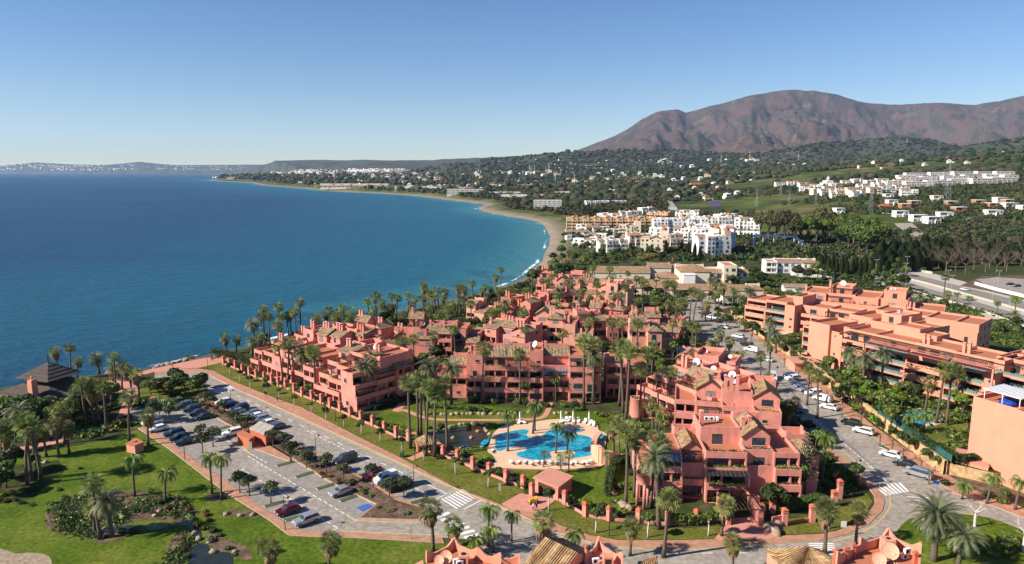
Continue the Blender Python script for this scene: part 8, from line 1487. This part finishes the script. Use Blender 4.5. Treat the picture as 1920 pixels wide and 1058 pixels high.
# people: one skinned body each
def person(label,px,py,z=.15,ang=0,cl='cloth1'):
    me=bpy.data.meshes.new('person'); J=[(0,0,.95),(0,0,1.2),(0,0,1.42),(0,.0,1.52),(0,-.01,1.62),(0,-.01,1.75),(.19,0,1.4),(.25,.02,1.12),(.26,-.08,.88),(-.19,0,1.4),(-.25,.02,1.12),(-.26,-.08,.88),(.1,0,.9),(.11,-.12,.5),(.11,.0,.08),(.11,-.14,.04),(-.1,0,.9),(-.11,.06,.5),(-.11,.2,.09),(-.11,.06,.05)]
    E_=[(0,1),(1,2),(2,3),(3,4),(4,5),(2,6),(6,7),(7,8),(2,9),(9,10),(10,11),(0,12),(12,13),(13,14),(14,15),(0,16),(16,17),(17,18),(18,19)]
    Rr=[.15,.14,.16,.06,.10,.08,.075,.05,.035,.075,.05,.035,.1,.075,.045,.04,.1,.075,.045,.04]
    me.from_pydata(J,E_,[]); o=bpy.data.objects.new('person',me); COL.objects.link(o); md=o.modifiers.new('s','SKIN')
    for i,r in enumerate(Rr): me.skin_vertices[0].data[i].radius=(r,r*.8)
    me.skin_vertices[0].data[0].use_root=True; o.modifiers.new('u','SUBSURF').levels=1; dg=bpy.context.evaluated_depsgraph_get(); m2=bpy.data.meshes.new_from_object(o.evaluated_get(dg)); bpy.data.objects.remove(o)
    m2.materials.clear(); m2.materials.append(M[cl]); m2.materials.append(M['skin']); m2.materials.append(M['black'])
    for p in m2.polygons:
        c=p.center; p.material_index=1 if c.z>1.5 or (c.z<.92 and abs(c.x)>.2) else (2 if c.z<.9 else 0)
    T=link('person',m2); T.location=W(px,py,z); T.rotation_euler=(0,0,ang); return tag(T,label,'person')
person('person in pale clothes standing on the brick drive by the garage',1000,958,cl='cloth2'); person('person in dark clothes beside the pale clothed one on the brick drive',1006,957,ang=.8); person('person in dark clothes walking along the avenue pavement',521,754,ang=1.); person('distant person in dark clothes on the seafront promenade',324,690,ang=2,z=.05)
# blue footbridge
def P3(px,py,h): x,y,z=P(px,py); return (x,y,z+h)
T=thing('footbridge','blue footbridge over the road with sloping ramps on white posts','bridge',P(1450,462)); ox,oy,oz=T.location; bl=mat('blue_steel',(.03,.06,.20),.5,.1,2)
q=MB(); seg_=[P3(1412,468,1),P3(1410,457,7),P3(1490,460,7),P3(1512,468,1)]; sg=[Vector((a-ox,b-oy,c-oz)) for a,b,c in seg_]
for a,b in zip(sg[:-1],sg[1:]):
    d=(b-a).normalized(); s=Vector((-d.y,d.x,0)).normalized()*1.1; u=Vector((0,0,1.2)); q.add([tuple(v) for v in (a-s,b-s,b-s+u,a-s+u,a+s,b+s,b+s+u,a+s+u)],[(0,1,2,3),(4,5,6,7),(0,1,5,4)])
q.build('deck',[bl],T); q=MB()
for a,b,hh in ((1412,459,7),(1450,461,7),(1488,462,7),(1497,464,5.5),(1504,466,4),(1430,460,7)): p=P(a,b); q.box(p[0]-ox-.25,p[0]-ox+.25,p[1]-oy-.25,p[1]-oy+.25,p[2]-oz-1,p[2]-oz+hh)
q.build('posts',[M['white']],T)
def board(label,px,py,w,h,hz_,m): p=P(px,py); T=thing('billboard',label,'billboard',p); q=MB(); q.box(-w/2,w/2,-.2,.2,hz_,hz_+h); q.build('panel',[m],T); q=MB(); q.cyl(0,.3,-2,hz_+h*.5,.3,8); q.build('post',[M['metal']],T)
board('large purple billboard in the field beyond the white hotels',1341,393,16,7,5,mat('purple_panel',(.20,.13,.30),.6,.2,.3)); board('small white billboard left of the purple one',1263,398,9,4,3,M['white'])
def pylon(label,px,py,h,m='metal'):
    p=P(px,py); T=thing('pylon',label,'pylon',p); q=MB(); w=h*.07
    for sx,sy in ((-1,-1),(1,-1),(1,1),(-1,1)): q.tube([(sx*w,sy*w,-2),(sx*w*.15,sy*w*.15,h)],h*.0022+.04,4)
    for i in range(7):
        t=i/7; a=w*(1-.85*t); b=w*(1-.85*(t+1/7)); z0,z1=h*t,h*(t+1/7)
        for s in (-1,1): q.tube([(-a,s*a,z0),(b,s*b,z1)],h*.0012+.03,3); q.tube([(s*a,-a,z0),(s*b,b,z1)],h*.0012+.03,3)
    q.build('lattice',[M[m]],T); q=MB()
    for z in (.72,.84,.95): q.box(-h*.13,h*.13,-.15,.15,h*z,h*z+.4)
    q.build('cross_arms',[M[m]],T)
for i,(a,b,h) in enumerate([(1463,366,26),(1632,398,30),(1775,380,45),(1479,385,20),(1529,385,22),(1601,374,18),(1418,388,26)]): pylon('lattice power pylon in the fields, %s from the left'%ordw(sorted([1463,1632,1775,1479,1529,1601,1418]).index(a)+1),a,b,h)
for i,(a,b,h) in enumerate([(993,330,60),(996,330,50),(1002,329,55),(1023,326,45),(1029,325,60),(1041,342,35),(1077,342,35),(1406,295,45),(1497,300,35),(1352,304,45),(1700,270,40)]): pylon('distant mast on the inland ridge, %s from the left'%ordw(sorted([993,996,1002,1023,1029,1041,1077,1406,1497,1352,1700]).index(a)+1),a,b,h,'whitemetal')
# highway barrier walls
for lab,pp_,hh in [('white concrete wall on the far side of the highway',[(1692,506),(1712,508),(1745,513),(1748,514)],1.4),('white boundary wall beyond the highway at the right',[(1828,534),(1870,546),(1920,558),(1990,576)],1.7),('low concrete median barrier of the highway',[(1696,522),(1740,533),(1830,558),(1920,584),(1990,602)],.9),('concrete kerb barrier on the near side of the highway',[(1695,541),(1745,557),(1830,580),(1900,606),(1990,640)],.9)]:
    q=MB(); c=[W(a,b)[:2] for a,b in pp_]; q.prism([(p[0]-c[0][0],p[1]-c[0][1]) for p in ribbon(c,.6)],-.2,hh); o=q.build('barrier_wall',[M['white'] if 'boundary' in lab else M['concrete']]); o.location=(*c[0],0); tag(o,lab,'wall')
# red parasol and canopy on the promenade, solar frame in the village
T=thing('parasol','orange red parasol on the seafront promenade among the palms','parasol',W(206,712)); q=MB(); q.cyl(0,0,0,2.4,.04,6); q.build('pole',[M['whitemetal']],T); q=MB(); q.lathe([(.03,2.9),(1.4,2.35),(1.4,2.3),(.03,2.8)],10); q.build('canopy',[paint('orange',(.6,.06,.02),0)],T)
T=thing('solar_array','two dark solar panels tilted on a frame above the salmon roofs','solar panels',(*W(1290,650,11)[:2],9.2),R(25)); q=MB()
for x in (-3.4,.1): q.add([(x,-1.5,0),(x+3.3,-1.5,0),(x+3.3,1.5,1.6),(x,1.5,1.6),(x,-1.5,-.08),(x+3.3,-1.5,-.08),(x+3.3,1.5,1.52),(x,1.5,1.52)],[(0,1,2,3),(7,6,5,4),(0,4,5,1)])
q.build('panels',[M['blueglass']],T); q=MB(); [q.cyl(x,y,-9.5,0 if y<0 else 1.4,.07,5) for x in (-3,3) for y in (-1.3,1.3)]; q.build('frame',[M['metal']],T)
for i,(a,b,c_) in enumerate([(1728,858,0)]): pass
# ---------------- haze ----------------
hb=MB(); hb.box(-45000,45000,-400,34500,-16,2300); ho=hb.build('haze',[None]); ho.data.materials.clear()
hm=bpy.data.materials.new('haze'); hm.use_nodes=True; t=hm.node_tree; t.nodes.clear(); pv=t.nodes.new('ShaderNodeVolumePrincipled'); mo=t.nodes.new('ShaderNodeOutputMaterial'); pv.inputs['Color'].default_value=(.55,.74,1.,1); pv.inputs['Density'].default_value=HAZE; t.links.new(pv.outputs[0],mo.inputs['Volume']); ho.data.materials.append(hm); ho['kind']='stuff'; tag(ho,'pale blue air between the camera and the mountains','haze')
